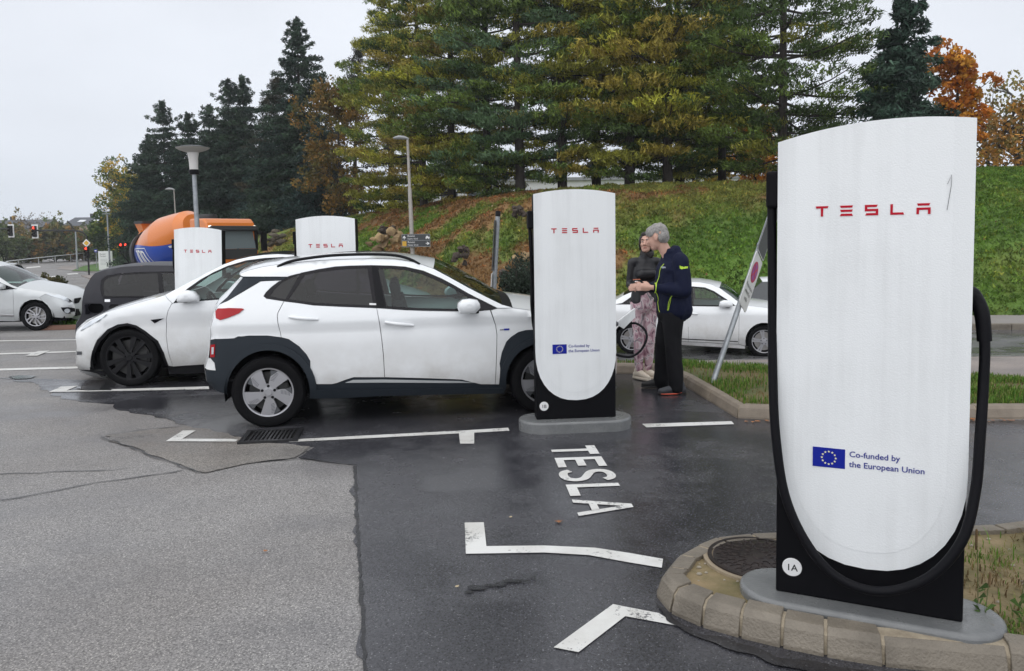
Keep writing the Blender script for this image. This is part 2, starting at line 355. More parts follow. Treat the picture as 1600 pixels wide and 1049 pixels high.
grime(M_WHITE, (.82, .84, .86), (.40, .37, .33), .25, .95, .85)
M_SILVER = mat('silver_car_paint', (.58, .60, .61), .34, metal=.35, coat=.6)
M_DARKCAR = mat('dark_grey_car_paint', (.020, .020, .027), .42, spec=.35)
M_CLAD = mat('grey_plastic_cladding', (.022, .028, .036), .55, spec=.2, bump=.08, bscale=400)
M_BLACK = mat('black_plastic', (.007, .007, .009), .42, spec=.15)
M_GLOSSBLK = mat('gloss_black', (.006, .005, .008), .10, spec=.25)
M_RUBBER = mat('tyre_rubber', (.007, .007, .008), .6, spec=.08, bump=.15, bscale=90)
M_ALLOY = mat('alloy', (.43, .43, .455), .34, metal=.7)
M_ALLOYD = mat('dark_alloy', (.12, .125, .135), .4, metal=.6)
M_DISC = mat('brake_disc', (.35, .34, .33), .35, metal=.9)
M_RED = mat('red_lens', (.36, .003, .008), .10, spec=.35)
M_CLEAR = mat('clear_lens', (.62, .66, .70), .08, coat=1.0, metal=.3)
M_GLASS = glassmat('car_glass', (.48, .60, .58))
M_WIND = glassmat('windscreen_glass', (.55, .66, .62))
M_TINT = glassmat('tinted_glass', (.13, .12, .15))
M_INT = mat('car_interior', (.02, .022, .024), .7, spec=.2)
M_SEAT = mat('car_seat', (.035, .037, .042), .8, spec=.2, bump=.2, bscale=120)
M_GALV = mat('galvanised_steel', (.40, .42, .44), .45, metal=.6, col2=(.26, .28, .30), nscale=14, ncontrast=.4)
M_CHROME = mat('chrome', (.7, .7, .72), .12, metal=1.0)
M_PANEL = mat('charger_white_panel', (.80, .82, .83), .36, coat=.2, bump=.16, bscale=170, col2=(.70, .715, .72), nscale=2.2, ncontrast=.7, rvar=.10)
def streaks(m, base, dirt, amt):                  # faint vertical run marks and dust on the panels
    t = m.node_tree; b = t.nodes['Principled BSDF']; c = N('ShaderNodeTexCoord', t); mp_ = N('ShaderNodeMapping', t); mp_.inputs['Scale'].default_value = (16, 4, .7); t.links.new(c.outputs['Object'], mp_.inputs[0])
    n = N('ShaderNodeTexNoise', t); n.inputs['Scale'].default_value = 1.0; n.inputs['Detail'].default_value = 6; n.inputs['Roughness'].default_value = .65; t.links.new(mp_.outputs[0], n.inputs['Vector'])
    n2 = N('ShaderNodeTexNoise', t); n2.inputs['Scale'].default_value = 2.4; n2.inputs['Detail'].default_value = 6; t.links.new(c.outputs['Object'], n2.inputs['Vector'])
    k = N('ShaderNodeMath', t, operation='MULTIPLY'); t.links.new(n.outputs['Fac'], k.inputs[0]); t.links.new(n2.outputs['Fac'], k.inputs[1])
    r = N('ShaderNodeMapRange', t); r.inputs[1].default_value = .22; r.inputs[2].default_value = .40; r.inputs[4].default_value = amt; t.links.new(k.outputs[0], r.inputs[0])
    mx = N('ShaderNodeMix', t, data_type='RGBA'); mx.inputs[6].default_value = (*base, 1); mx.inputs[7].default_value = (*dirt, 1); t.links.new(r.outputs[0], mx.inputs[0]); t.links.new(mx.outputs[2], b.inputs['Base Color'])
streaks(M_PANEL, (.80, .82, .83), (.55, .56, .56), .30)
M_CABLE = mat('charging_cable', (.006, .006, .008), .5, spec=.12, bump=.1, bscale=60)
M_SIGNW = mat('sign_white', (.78, .78, .78), .4)
M_SIGNG = mat('sign_grey', (.045, .05, .055), .45)
M_BARK = mat('bark', (.055, .045, .038), .9, col2=(.025, .02, .018), nscale=9, bump=.6, bscale=25)
M_LEAF = leafmat('foliage')
M_NEEDLE = leafmat('needles', trans=.12)
M_GRASS = leafmat('grass_blades', trans=.3)
# ------------------------------------------------------------------ ground and hill
HB = np.array([(30, 19.6), (13.4, 20.6), (5, 21.6), (0, 23), (-3, 25), (-5.5, 28.5), (-8, 33.5), (-12, 39), (-18, 45), (-28, 56), (-45, 90), (-70, 150)], float)
def hill_d(x, y):
    P = np.stack([np.ravel(x), np.ravel(y)], 1).astype(float); A = HB[:-1]; B = HB[1:]
    D = seg_dist(P, A, B); k = D.argmin(1); d = D[np.arange(len(P)), k]
    ab = B[k] - A[k]; ap = P - A[k]; side = ab[:, 0] * ap[:, 1] - ab[:, 1] * ap[:, 0]
    return (d * np.where(side < 0, 1, -1)).reshape(np.shape(x))
def vnoise(x, y, s, seed=0.0):
    x = np.ravel(x); y = np.ravel(y)
    return np.array([noise.noise((a * s, b * s, seed)) for a, b in zip(x, y)])
def hill_z(x, y):
    x = np.asarray(x, float); y = np.asarray(y, float); d = hill_d(x, y); b = zg(x, y)
    top = 4.75 - 1.6 * sm(-4, -26, x) + .35 * sm(8, 20, x)
    h = top * (1 - np.exp(-np.maximum(d, 0) / 4.6 * (1 + .06 * np.maximum(d, 0)))) / (1)
    return np.where(d > 0, b + h, b - .4)
class HillGrid: pass
def build_hill():
    xs = np.concatenate([np.arange(-70, -24, 1.1), np.arange(-24, 18, .26), np.arange(18, 46, 1.2)])
    ys = np.concatenate([np.arange(18.6, 36, .26), np.arange(36, 52, .7), np.arange(52, 160, 4)])
    X, Y = np.meshgrid(xs, ys); Z = hill_z(X, Y); D = hill_d(X, Y)
    n1 = vnoise(X, Y, .55, 1.3).reshape(X.shape); n2 = vnoise(X, Y, 1.9, 4.1).reshape(X.shape); n3 = vnoise(X, Y, .16, 9.0).reshape(X.shape)
    face = sm(.2, 1.5, D)
    rough = np.where(X < 4.5, 1.0, .35)
    Z = Z + face * (n1 * .22 * rough + n2 * .09 * rough)
    Z = np.where(D > -1.0, Z, -3)
    # soil / dry / green
    soil = sm(.13, .33, n1 * .75 + n3 * .45 + n2 * .42 + .20 * sm(2.5, -2.5, X) - .34 * sm(1.5, 5, X) - .35 * sm(-6, -12, X))
    dry = sm(-.15, .45, n3 * .8 + n1 * .5 + n2 * .25 + .32 * (sm(4, 8.5, D) - .2) + .18 * sm(8, 0, X))
    g = np.stack([.112 + 0 * X, .205 + 0 * X, .030 + 0 * X], -1); dr = np.array([.24, .205, .055]); so = np.array([.22, .105, .045])
    col = g * (1 - dry[..., None] * .6) + dr * dry[..., None] * .6
    col = col * (1 - soil[..., None] * .85) + so * soil[..., None] * .85
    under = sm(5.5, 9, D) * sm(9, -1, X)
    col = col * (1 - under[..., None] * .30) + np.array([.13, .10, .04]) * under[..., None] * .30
    ny, nx = X.shape; idx = np.arange(nx * ny).reshape(ny, nx)
    F = np.stack([idx[:-1, :-1], idx[:-1, 1:], idx[1:, 1:], idx[1:, :-1]], -1).reshape(-1, 4)
    dmax = D.ravel()[F].max(1); F = F[dmax > -.6]
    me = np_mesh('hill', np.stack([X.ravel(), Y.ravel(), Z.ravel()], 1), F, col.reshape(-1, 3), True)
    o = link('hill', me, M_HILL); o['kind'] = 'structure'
    return X, Y, Z, D, col
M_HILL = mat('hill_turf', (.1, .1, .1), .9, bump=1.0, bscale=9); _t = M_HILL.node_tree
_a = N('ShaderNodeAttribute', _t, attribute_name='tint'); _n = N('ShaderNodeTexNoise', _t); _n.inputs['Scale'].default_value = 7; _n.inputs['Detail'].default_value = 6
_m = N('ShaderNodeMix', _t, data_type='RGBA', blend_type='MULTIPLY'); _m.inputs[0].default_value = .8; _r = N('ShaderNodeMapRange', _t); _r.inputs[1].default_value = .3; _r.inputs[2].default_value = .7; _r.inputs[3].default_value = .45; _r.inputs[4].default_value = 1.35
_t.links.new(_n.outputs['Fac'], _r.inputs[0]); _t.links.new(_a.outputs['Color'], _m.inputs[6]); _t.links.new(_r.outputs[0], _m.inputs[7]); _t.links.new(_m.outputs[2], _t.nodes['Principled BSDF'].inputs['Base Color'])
[n for n in _t.nodes if n.type == 'BUMP'][0].inputs['Distance'].default_value = .12

def axis(lo, hi, fine0, fine1, st):
    a = [fine0]; s = st
    while a[-1] > lo: s *= 1.35; a.append(a[-1] - s)
    b = [fine1]; s = st
    while b[-1] < hi: s *= 1.35; b.append(b[-1] + s)
    return np.array(sorted(a[1:]) + list(np.arange(fine0, fine1, st)) + b)
xs = axis(-900, 900, -40, 20, .8); ys = axis(-40, 1400, -4, 45, .6)
X, Y = np.meshgrid(xs, ys); Z = zg(X, Y); idx = np.arange(X.size).reshape(X.shape)
ground = link('ground', np_mesh('ground', np.stack([X.ravel(), Y.ravel(), Z.ravel()], 1), np.stack([idx[:-1, :-1], idx[:-1, 1:], idx[1:, 1:], idx[1:, :-1]], -1).reshape(-1, 4), None, True), M_OLD)
ground['kind'] = 'structure'
HX, HY, HZ, HD, HC = build_hill()
def hz(x, y):                                    # height of the hill surface (nearest grid sample, bilinear)
    xs = HX[0]; ys = HY[:, 0]
    i = np.clip(np.searchsorted(xs, x) - 1, 0, len(xs) - 2); j = np.clip(np.searchsorted(ys, y) - 1, 0, len(ys) - 2)
    a = (np.asarray(x) - xs[i]) / (xs[i + 1] - xs[i]); b = (np.asarray(y) - ys[j]) / (ys[j + 1] - ys[j])
    return (HZ[j, i] * (1 - a) + HZ[j, i + 1] * a) * (1 - b) + (HZ[j + 1, i] * (1 - a) + HZ[j + 1, i + 1] * a) * b
def hcol(x, y):
    xs = HX[0]; ys = HY[:, 0]
    i = np.clip(np.searchsorted(xs, x) - 1, 0, len(xs) - 2); j = np.clip(np.searchsorted(ys, y) - 1, 0, len(ys) - 2)
    return HC[j, i]
GP = lambda L: [G(u, v)[:2] for u, v in L]
# newer, darker asphalt of the charging bays
bays = GP([(572, 1130), (566, 1049), (563, 950), (557, 860), (553, 729), (510, 723), (466, 716), (489, 700), (430, 694), (300, 668), (200, 642), (120, 624), (60, 607), (0, 590)])
_n = len(bays); _b = resample(np.array(bays), .07, False); _b = _b + np.array([[.045 * noise.noise((p[0] * 7, p[1] * 7, 2)) + (.16 * noise.noise((p[0] * 1.7, p[1] * 1.7, 5)) if p[1] > 6.3 and p[0] < -1.8 else 0)] * 2 for p in _b]); bays = [tuple(p) for p in _b]
bays += [(-9.2, 10.3), (-5.2, 9.4), (-5, 9.75), (1.2, 9.05), (2.0, 9.0), (2.3, 6.5), (9, 6.5), (9, 1.0), (.6, 1.0)]
drape('asphalt_bays', bays, M_NEW, .004, .5)
_p = resample(np.array(GP([(157, 683), (292, 666), (330, 674), (420, 694), (485, 699), (463, 716), (380, 727), (318, 741)])), .08); _p = _p + np.array([[.05 * noise.noise((q[0] * 6, q[1] * 6, 8))] * 2 for q in _p])
drape('asphalt_patch', _p, M_PATCH, .008, .4)
_p = resample(np.array(GP([(552.5, 729), (562.5, 950), (571.5, 1130), (577, 1130), (568.5, 950), (560, 800), (557, 731)])), .05); _p = _p + np.array([[.016 * noise.noise((q[0] * 24, q[1] * 24, 8)), 0] for q in _p])
drape('asphalt_bay_edge', _p, M_TAR, .0075, .3)
# road behind the islands, and its pale near strip
drape('near_lane', [(-1.4, 9.4), (2.0, 9.75), (6.5, 8.2), (12, 6.8), (30, 4), (30, 7), (12, 10), (8, 11.4), (5, 13.0), (2, 14.0), (-1.4, 14.2)], M_PINK, .004, .5)
drape('road', [(-1.4, 14.2), (2, 14.0), (5, 13.0), (8, 11.4), (12, 10), (30, 7), (30, 17.4), (13.4, 18.45), (5, 19.4), (0, 20.8), (-3, 22.8), (-5.5, 26.3), (-9, 30), (-6, 20)], M_ROAD, .005, .7)
_l = [(-1.4, 13.0), (2.0, 12.75), (3.8, 12.1), (7.0, 10.2), (12, 7.9)]
drape('lane_line', _l + [(p[0] + .02, p[1] + .13) for p in _l[::-1]], M_PAINT, .010, .4)
for a in ([(8.2, 13.6), (9.3, 14.0), (9.9, 13.5), (8.8, 13.1)], [(7.8, 15.9), (9.6, 15.9), (9.6, 16.2), (7.8, 16.2)], [(10.6, 12.1), (12.2, 11.8), (12.2, 12.1), (10.6, 12.4)]):
    drape('lane_marking', a, M_PAINT, .010, .5)
# pavement along the foot of the hill
pv = [(30, 17.4), (13.4, 18.45), (5, 19.4), (0, 20.8), (0, 23.3), (5, 21.9), (13.4, 20.9), (30, 19.9)]
drape('pavement', pv, mat('pavement_slabs', (.30, .28, .265), .7, col2=(.22, .20, .19), nscale=1.5, bump=.3, bscale=60), .13, .8, skirt=.3)
fp = resample([(30, 17.4), (13.4, 18.45), (5, 19.4), (0, 20.8)], 1.0, False)
kp = bpy.data.objects.new('pavement_kerb', None); COL.objects.link(kp); kp['kind'] = 'structure'
for a, b in zip(fp[:-1], fp[1:]):
    d = (b - a); ln = np.linalg.norm(d); c = (a + b) / 2
    MB().box((0, 0, 0), (ln - .012, .16, .30), rotM('Z', math.atan2(d[1], d[0]))).build('kerb_stone', M_KERBD if 'M_KERBD' in globals() else M_CONC, kp, bevel=.015, loc=(c[0], c[1], float(zg(*c)) + .005))

# ------------------------------------------------------------------ painted bay lines
def line(name, px, dz=.009, m=None): return drape(name, GP(px), m or M_PAINT, dz, .25)
line('bay_marking', [(259, 692), (286, 675), (306, 675), (285, 688), (361, 688.3), (372, 689.5), (368, 692.5)], .013)
line('bay_line', [(446, 689), (575, 682), (717, 674.8), (794, 670), (796, 674.8), (741, 677.8), (741, 695), (719, 695), (717, 679), (575, 686.5), (452, 692.5)])
line('bay_line', [(726, 819), (756, 818.5), (760, 856), (850, 855), (930, 858.5), (985, 867), (1036, 876), (1034, 890), (980, 881), (920, 870), (850, 866), (728, 868)])
line('bay_marking', [(865, 1015), (958, 947), (977, 951), (1029, 961), (1062, 981.5), (977, 966), (904, 1022.5)])
line('bay_line', [(1003, 664), (1143, 659.8), (1147, 664.5), (1010, 669.5)])
line('bay_line', [(76, 614), (95, 605.5), (122, 604), (104, 611.5), (326, 605), (327, 609.3), (200, 612)])
line('bay_line', [(-60, 578.5), (122, 573.5), (122, 576.5), (-60, 581.5)], .006)
line('bay_line', [(-60, 554.5), (120, 549), (120, 551), (-60, 556.7)], .006)
line('bay_marking', [(40, 557), (60, 549.8), (78, 549.2), (58, 557.2)], .012)
line('bay_line', [(-60, 533.5), (120, 531), (120, 532.3), (-60, 535)], .006)
# lettering on the asphalt: reads from the far end towards the photographer
def road_letters():
    o_ = G(859, 700)[:2]; e_ = G(903, 806)[:2]; d = e_ - o_; ln = np.linalg.norm(d); d /= ln; up = np.array([-d[1], d[0]]) 
    if up[0] < 0: up = -up
    w, hgt, s, n = .235, .36, .062, 0
    pitch = (ln - w) / 4
    def bar(p): return [np.array(q) for q in p]
    L = {'T': [[(0, hgt - s * 1.2), (w, hgt - s * 1.2), (w, hgt), (0, hgt)], [(w / 2 - s / 2, 0), (w / 2 + s / 2, 0), (w / 2 + s / 2, hgt - s * 1.2), (w / 2 - s / 2, hgt - s * 1.2)]],
         'E': [[(0, 0), (s, 0), (s, hgt), (0, hgt)], [(s, 0), (w, 0), (w, s), (s, s)], [(s, hgt / 2 - s / 2), (w * .9, hgt / 2 - s / 2), (w * .9, hgt / 2 + s / 2), (s, hgt / 2 + s / 2)], [(s, hgt - s), (w, hgt - s), (w, hgt), (s, hgt)]],
         'L': [[(0, 0), (w * .95, 0), (w * .95, s * 1.1), (s, s * 1.1), (s, hgt), (0, hgt)]],
         'A': [[(-.02, 0), (s * .9 - .02, 0), (w / 2 + .005, hgt * .80), (w - s * .9 + .03, 0), (w + .03, 0), (w / 2 + s * .55, hgt), (w / 2 - s * .55 + .01, hgt)], [(w * .26, hgt * .26), (w * .80, hgt * .26), (w * .74, hgt * .26 + s * .8), (w * .32, hgt * .26 + s * .8)]]}
    c = []
    for k in range(25):
        t = k / 24
        c.append((w * .5 + w * .42 * math.cos(math.pi * (.12 + 1.28 * t)) if t < .5 else 0, 0))
    ctl = [(w * .93, hgt * .80), (w * .80, hgt * .93), (w * .5, hgt * .965), (w * .2, hgt * .90), (w * .1, hgt * .75), (w * .22, hgt * .60), (w * .5, hgt * .51), (w * .8, hgt * .41), (w * .92, hgt * .25), (w * .8, hgt * .09), (w * .5, hgt * .035), (w * .2, hgt * .07), (w * .06, hgt * .2)]
    cc = []
    for i in range(len(ctl) - 1):
        for t in (0, .33, .66):
            p0, p1, p2, p3 = [np.array(ctl[min(max(i + k, 0), len(ctl) - 1)]) for k in (-1, 0, 1, 2)]
            cc.append(.5 * ((2 * p1) + (-p0 + p2) * t + (2 * p0 - 5 * p1 + 4 * p2 - p3) * t * t + (-p0 + 3 * p1 - 3 * p2 + p3) * t ** 3))
    cc.append(np.array(ctl[-1])); cc = np.array(cc)
    tg = np.gradient(cc, axis=0); tg /= np.linalg.norm(tg, axis=1)[:, None]; nn = np.stack([-tg[:, 1], tg[:, 0]], 1)
    L['S'] = [list(cc + nn * s * .5) + list((cc - nn * s * .5)[::-1])]
    par = bpy.data.objects.new('road_lettering', None); COL.objects.link(par); par['kind'] = 'structure'
    for i, ch in enumerate('TESLA'):
        V = []; Fc = []
        for p in L[ch]:
            q = [o_ + d * (i * pitch + a) + up * b for a, b in np.asarray(p, float)]
            v, t, _ = fill(q, .05, hin=.1); n0 = len(V)
            V += [(a[0], a[1], .0095 if ch != 'A' or p is L['A'][0] else .0125) for a in v]; Fc += [tuple(j + n0 for j in k) for k in t]
        link('letter', mesh_of('letter', V, Fc), M_PAINT, par)
road_letters()
# tar seams / cracks in the old asphalt
def crack(px, w, dz=.006):
    P = resample(np.array(GP(px)), .12, False); P = P + RNG.normal(0, .012, P.shape)
    tg = np.gradient(P, axis=0); tg /= np.linalg.norm(tg, axis=1)[:, None] + 1e-9; nn = np.stack([-tg[:, 1], tg[:, 0]], 1)
    ww = w * RNG.uniform(.45, 1.3, len(P)); ww[0] = ww[-1] = .001
    a = P + nn * ww[:, None]; b = P - nn * ww[:, None]; n = len(P)
    v = [(p[0], p[1], float(zg(*p)) + dz) for p in np.concatenate([a, b])]
    link('pavement_crack', mesh_of('pavement_crack', v, [(n + i, n + i + 1, i + 1, i) for i in range(n - 1)]), M_TAR)['kind'] = 'structure'
crack([(155, 682.5), (220, 706), (300, 735), (320, 741)], .007, .011); crack([(292, 667), (220, 674), (157, 683)], .008, .011)
crack([(-40, 789), (60, 773), (150, 756), (230, 744), (296, 734)], .007); crack([(-40, 743), (60, 739), (150, 737), (205, 732)], .006)
crack([(466, 716), (489, 700)], .008, .012); crack([(395, 725), (470, 717), (553, 729)], .006, .011); crack([(60, 566), (118, 560)], .012); crack([(98, 789), (125, 785)], .006)
# puddles
M_PUD = mat('puddle_water', (.030, .030, .034), .07, spec=.7, bump=.03, bscale=14)
def puddle(px, dz=.0115, jit=.03):
    P = resample(np.array(GP(px)), .08); c = P.mean(0); nz = np.array([noise.noise((p[0] * 5, p[1] * 5, 3)) for p in P]); P = c + (P - c) * (1 + .5 * nz[:, None])
    drape('puddle', P, M_PUD, dz, .15)
puddle([(8, 589), (30, 587.5), (58, 588.5), (42, 593), (28, 594)]); puddle([(120, 606.5), (150, 604), (172, 606), (170, 611), (125, 611.5)], .016)
M_STAIN = asphalt('wet_asphalt', (.016, .016, .019), (.05, .05, .056), (.7, .7, .72), 1.0, 120, (.06, .16), .15, (.2, .2, .2))
for k in range(13):
    u = 728 + 105 * (k + .5) / 13 + RNG.uniform(-6, 6); v = 925 - 17 * (k / 13) + RNG.uniform(-5, 5); a = RNG.uniform(5, 15); b_ = RNG.uniform(.8, 2.6)
    P = resample(np.array(GP([(u - a, v), (u - a * .3, v - b_), (u + a * .6, v - b_ * .8), (u + a, v - .4 * b_), (u + a * .4, v + b_), (u - a * .5, v + b_)])), .018); c = P.mean(0)
    P = c + (P - c) * (1 + .55 * np.array([noise.noise((p[0] * 16, p[1] * 16, k)) for p in P])[:, None]); drape('puddle', P, M_STAIN, .0105 + .0002 * k, .1)
P = resample(np.array(GP([(1026, 946), (1050, 968), (1098, 993), (1180, 1018), (1300, 1044), (1420, 1064), (1420, 1080), (1250, 1050), (1130, 1016), (1070, 992), (1040, 972)])), .03); P = P + np.array([[.035 * noise.noise((p[0] * 9, p[1] * 9, 1)), .035 * noise.noise((p[0] * 9, p[1] * 9, 4))] for p in P])
drape('puddle', P, M_STAIN, .0115, .15)
# ------------------------------------------------------------------ kerbed islands
def kerb(path, width, height, lens, base, m=None, name='kerb', jitter=.004):
    """separate kerb stones along the outer foot line `path`; `lens` cycles stone lengths; stones lie to the left of the path"""
    P = np.asarray(path, float); seg = np.linalg.norm(np.diff(P, axis=0), axis=1); cum = np.concatenate([[0], np.cumsum(seg)])
    def pt(s): 
        i = min(max(np.searchsorted(cum, s) - 1, 0), len(seg) - 1); return P[i] + (P[i + 1] - P[i]) * (s - cum[i]) / seg[i]
    cuts = [0]; k = 0
    while cuts[-1] < cum[-1] - .02: cuts.append(min(cuts[-1] + (lens(*pt(cuts[-1])) if callable(lens) else lens[k % len(lens)]), cum[-1])); k += 1
    par = bpy.data.objects.new(name, None); COL.objects.link(par); par['kind'] = 'structure'
    pts = np.array([pt(c) for c in cuts]); tn = np.gradient(pts, axis=0); tn /= np.linalg.norm(tn, axis=1)[:, None]; nr = np.stack([-tn[:, 1], tn[:, 0]], 1)
    g = .006
    for i in range(len(cuts) - 1):
        a, b = pts[i], pts[i + 1]; t = (b - a) / np.linalg.norm(b - a); a = a + t * g; b = b - t * g
        na, nb = nr[i], nr[i + 1]; hh = height + RNG.normal(0, jitter); v = []
        inn = .30                      # batter of the outer face
        for (p, n_) in ((a, na), (b, nb)):
            z0 = float(base(*p))
            for (o, z) in ((0, z0 - .12), (0, z0 + .02), (.022, z0 + hh - .03), (.045, z0 + hh - .004), (width, z0 + hh), (width, z0 - .12)):
                q = p + n_ * o; v.append((q[0], q[1], z))
        f = [(j, (j + 1) % 6, 6 + (j + 1) % 6, 6 + j) for j in range(6)] + [tuple(range(5, -1, -1)), tuple(range(6, 12))]
        f = [tuple(reversed(q)) for q in f]
        MBs = MB(); MBs.add(v, f); c = MBs.build('kerb_stone', m or M_CONC, par, bevel=.005)
    # mortar core seen in the joints
    v = []; f = []
    for i in range(len(pts)):
        z0 = float(base(*pts[i]))
        for (o, z) in ((.005, z0 - .12), (.026, z0 + height - .036), (.050, z0 + height - .010), (width - .02, z0 + height - .006)):
            q = pts[i] + nr[i] * o; v.append((q[0], q[1], z))
        if i: f += [((i - 1) * 4 + j, i * 4 + j, i * 4 + (j + 1) % 4, (i - 1) * 4 + (j + 1) % 4) for j in range(4)]
    link('mortar_bed', mesh_of('mortar_bed', v, f), M_MORTAR, par)
    return pts + nr * (width - .01)
def smooth_path(P, n=6):
    P = np.asarray(P, float); out = []
    for i in range(len(P) - 1):
        p0, p1, p2, p3 = P[max(i - 1, 0)], P[i], P[i + 1], P[min(i + 2, len(P) - 1)]
        for t in np.arange(n) / n: out.append(.5 * ((2 * p1) + (-p0 + p2) * t + (2 * p0 - 5 * p1 + 4 * p2 - p3) * t * t + (-p0 + 3 * p1 - 3 * p2 + p3) * t ** 3))
    out.append(P[-1]); return np.array(out)
KZ = .115
# near island: traced foot line on the near side, back edge on the far side; runs anticlockwise seen from above
near_foot = [G(u, v)[:2] for u, v in ((1022, 921), (1034, 950), (1067, 969.5), (1112, 987.5), (1161, 1000), (1262, 1023.5), (1375, 1043), (1424, 1050))]
back_top = [G(u, v, KZ)[:2] for u, v in ((1030, 886), (1049, 863), (1075, 848), (1124, 831), (1216, 825.5), (1514, 815), (1600, 807.5))]
foot = [(9.0, 5.35), (4.6, 4.42)] + [tuple(p) for p in back_top[::-1]] + [tuple(p) for p in near_foot] + [(1.95, 2.66), (2.7, 2.40), (3.6, 2.18), (5, 1.95)]
foot = smooth_path(foot)
NEAR_IN = kerb(foot, .125, KZ, lambda x, y: .165 if x < 1.12 else .21 if x < 1.35 else .44, lambda x, y: 0.0)
soil_z = lambda x, y: np.full(np.shape(x), .086) + .016 * np.array([noise.noise((a * 2.5, b * 2.5, 0)) for a, b in zip(np.ravel(x), np.ravel(y))]).reshape(np.shape(x))
NEAR_IN_P = np.array(list(NEAR_IN))
drape('island_soil', NEAR_IN_P, M_SOIL, 0, .09, zf=soil_z)
# island with the leaning signpost: from the far left back kerb round the near corner to the right
isl = [(9.5, 6.1), (7.0, 6.42), tuple(G(1600, 655)[:2]), tuple(G(1350, 657.5)[:2]), tuple(G(1180, 661.5)[:2]), tuple(G(1163, 662)[:2] + np.array([-.01, .03])), (2.035, 6.9), (1.96, 7.6), (1.90, 8.3), (1.85, 8.85), (1.80, 9.0), (1.62, 9.03), (1.25, 9.06), (.5, 9.12), (-.4, 9.2)]
ISL_IN = kerb(np.array(isl[::-1]), .12, .12, [.75], lambda x, y: 0.0, mat('kerb_concrete', (.27, .225, .175), .6, col2=(.17, .14, .11), nscale=5, bump=.3, bscale=80, rvar=.15))
isl_z = lambda x, y: np.full(np.shape(x), .10) + .02 * np.array([noise.noise((a * 1.7, b * 1.7, 5)) for a, b in zip(np.ravel(x), np.ravel(y))]).reshape(np.shape(x)) - .10 * sm(8.4, 9.9, np.asarray(y) + .42 * (np.asarray(x) - 2.4))
isl_poly = [tuple(p) for p in ISL_IN] + [(9.5, 7.2), (5.5, 8.42), (3.6, 9.2), (2.4, 9.7), (2.1, 9.72), (1.4, 9.6), (-.4, 9.75)]
ISL_POLY = np.array(isl_poly)
M_TURF = mat('island_turf', (.055, .085, .02), .9, col2=(.19, .13, .065), nscale=1.3, ncontrast=.35, nshift=.04, bump=.8, bscale=30)
drape('island_turf', isl_poly, M_TURF, 0, .16, zf=isl_z)
def blades(name, n, sampler, zf, hgt, wid, cols, lean=.5, m=None, tri=True):
    P = sampler(n); n = len(P); z = np.asarray(zf(P[:, 0], P[:, 1])).ravel()
    ang = RNG.uniform(0, 2 * np.pi, n); l = RNG.uniform(hgt[0], hgt[1], n); w = RNG.uniform(wid[0], wid[1], n); le = RNG.uniform(.1, lean, n) * l
    d = np.stack([np.cos(ang), np.sin(ang)], 1); s = np.stack([-d[:, 1], d[:, 0]], 1)
    b0 = np.c_[P - s * w[:, None] / 2, z - .01]; b1 = np.c_[P + s * w[:, None] / 2, z - .01]; mid = np.c_[P + d * le[:, None] * .35, z + l * .6]; tip = np.c_[P + d * le[:, None], z + l * RNG.uniform(.75, 1, n)]
    m0 = mid.copy(); m0[:, :2] -= s * w[:, None] * .38; m1 = mid.copy(); m1[:, :2] += s * w[:, None] * .38
    V = np.stack([b0, b1, m1, m0, tip], 1).reshape(-1, 3); k = np.arange(n)[:, None] * 5
    F = np.concatenate([k + np.array([[0, 1, 2]]), k + np.array([[0, 2, 3]]), k + np.array([[3, 2, 4]])])
    cols = np.asarray(cols, float); c = cols[RNG.integers(0, len(cols), n)] * RNG.uniform(.7, 1.25, (n, 1))
    o = link(name, np_mesh(name, V, F, np.repeat(c, 5, 0)), m or M_GRASS); o['kind'] = 'stuff'; return o
def in_poly(poly, dens=None, pad=.02):
    poly = np.asarray(poly, float)
    def f(n):
        a = poly.min(0); b = poly.max(0); P = RNG.uniform(a, b, (n * 4, 2)); P = P[pip(P, poly)]
        if dens is not None: P = P[RNG.random(len(P)) < dens(P[:, 0], P[:, 1])]
        return P[:n]
    return f
GREENS = [(.085, .19, .022), (.12, .24, .03), (.06, .14, .018), (.17, .25, .05), (.22, .22, .07)]
def isl_dens(x, y):
    nz = vnoise(x, y, 1.15, 2.2); bare = 1.5 * np.exp(-(((x - 2.75) / .50) ** 2 + ((y - 7.30) / .42) ** 2)) + np.exp(-(((x - 5.2) / 1.1) ** 2 + ((y - 7.5) / .25) ** 2)) * .9
    return np.clip(.62 + nz * 1.2 - bare * 1.0, .015, 1)
vis_isl = ISL_POLY[(ISL_POLY[:, 0] < 8)]
blades('grass', 30000, in_poly(vis_isl, isl_dens), isl_z, (.03, .085), (.006, .013), GREENS)
blades('dry_grass', 3500, in_poly(vis_isl), isl_z, (.02, .05), (.005, .010), [(.22, .15, .06), (.16, .10, .05), (.25, .19, .09)], 1.6)
def off_pad(x, y):
    a = R(-24.5); u = (x - 1.4764) * math.cos(a) + (y - 3.0673) * math.sin(a); v = -(x - 1.4764) * math.sin(a) + (y - 3.0673) * math.cos(a)
    return (np.maximum(np.abs(u) - .33, 0) ** 2 + v ** 2) > .19 ** 2
def near_dens(x, y): return off_pad(x, y) * np.clip(sm(1.95, 2.25, x) * (.05 + 1.6 * np.maximum(0, vnoise(x, y, 2.9, 7.7) - .05)) + 1.2 * np.exp(-(((x - 2.0) / .3) ** 2 + ((y - 2.80) / .16) ** 2)), 0, 1)
blades('grass', 15000, in_poly(NEAR_IN_P[(NEAR_IN_P[:, 0] < 4.6)], near_dens), soil_z, (.010, .045), (.003, .007), GREENS[3:] + GREENS[:2] + [(.26, .23, .09)], 1.3)
blades('tall_grass', 700, in_poly(NEAR_IN_P[(NEAR_IN_P[:, 0] < 4.6)], near_dens), soil_z, (.03, .10), (.003, .006), GREENS, 1.0)
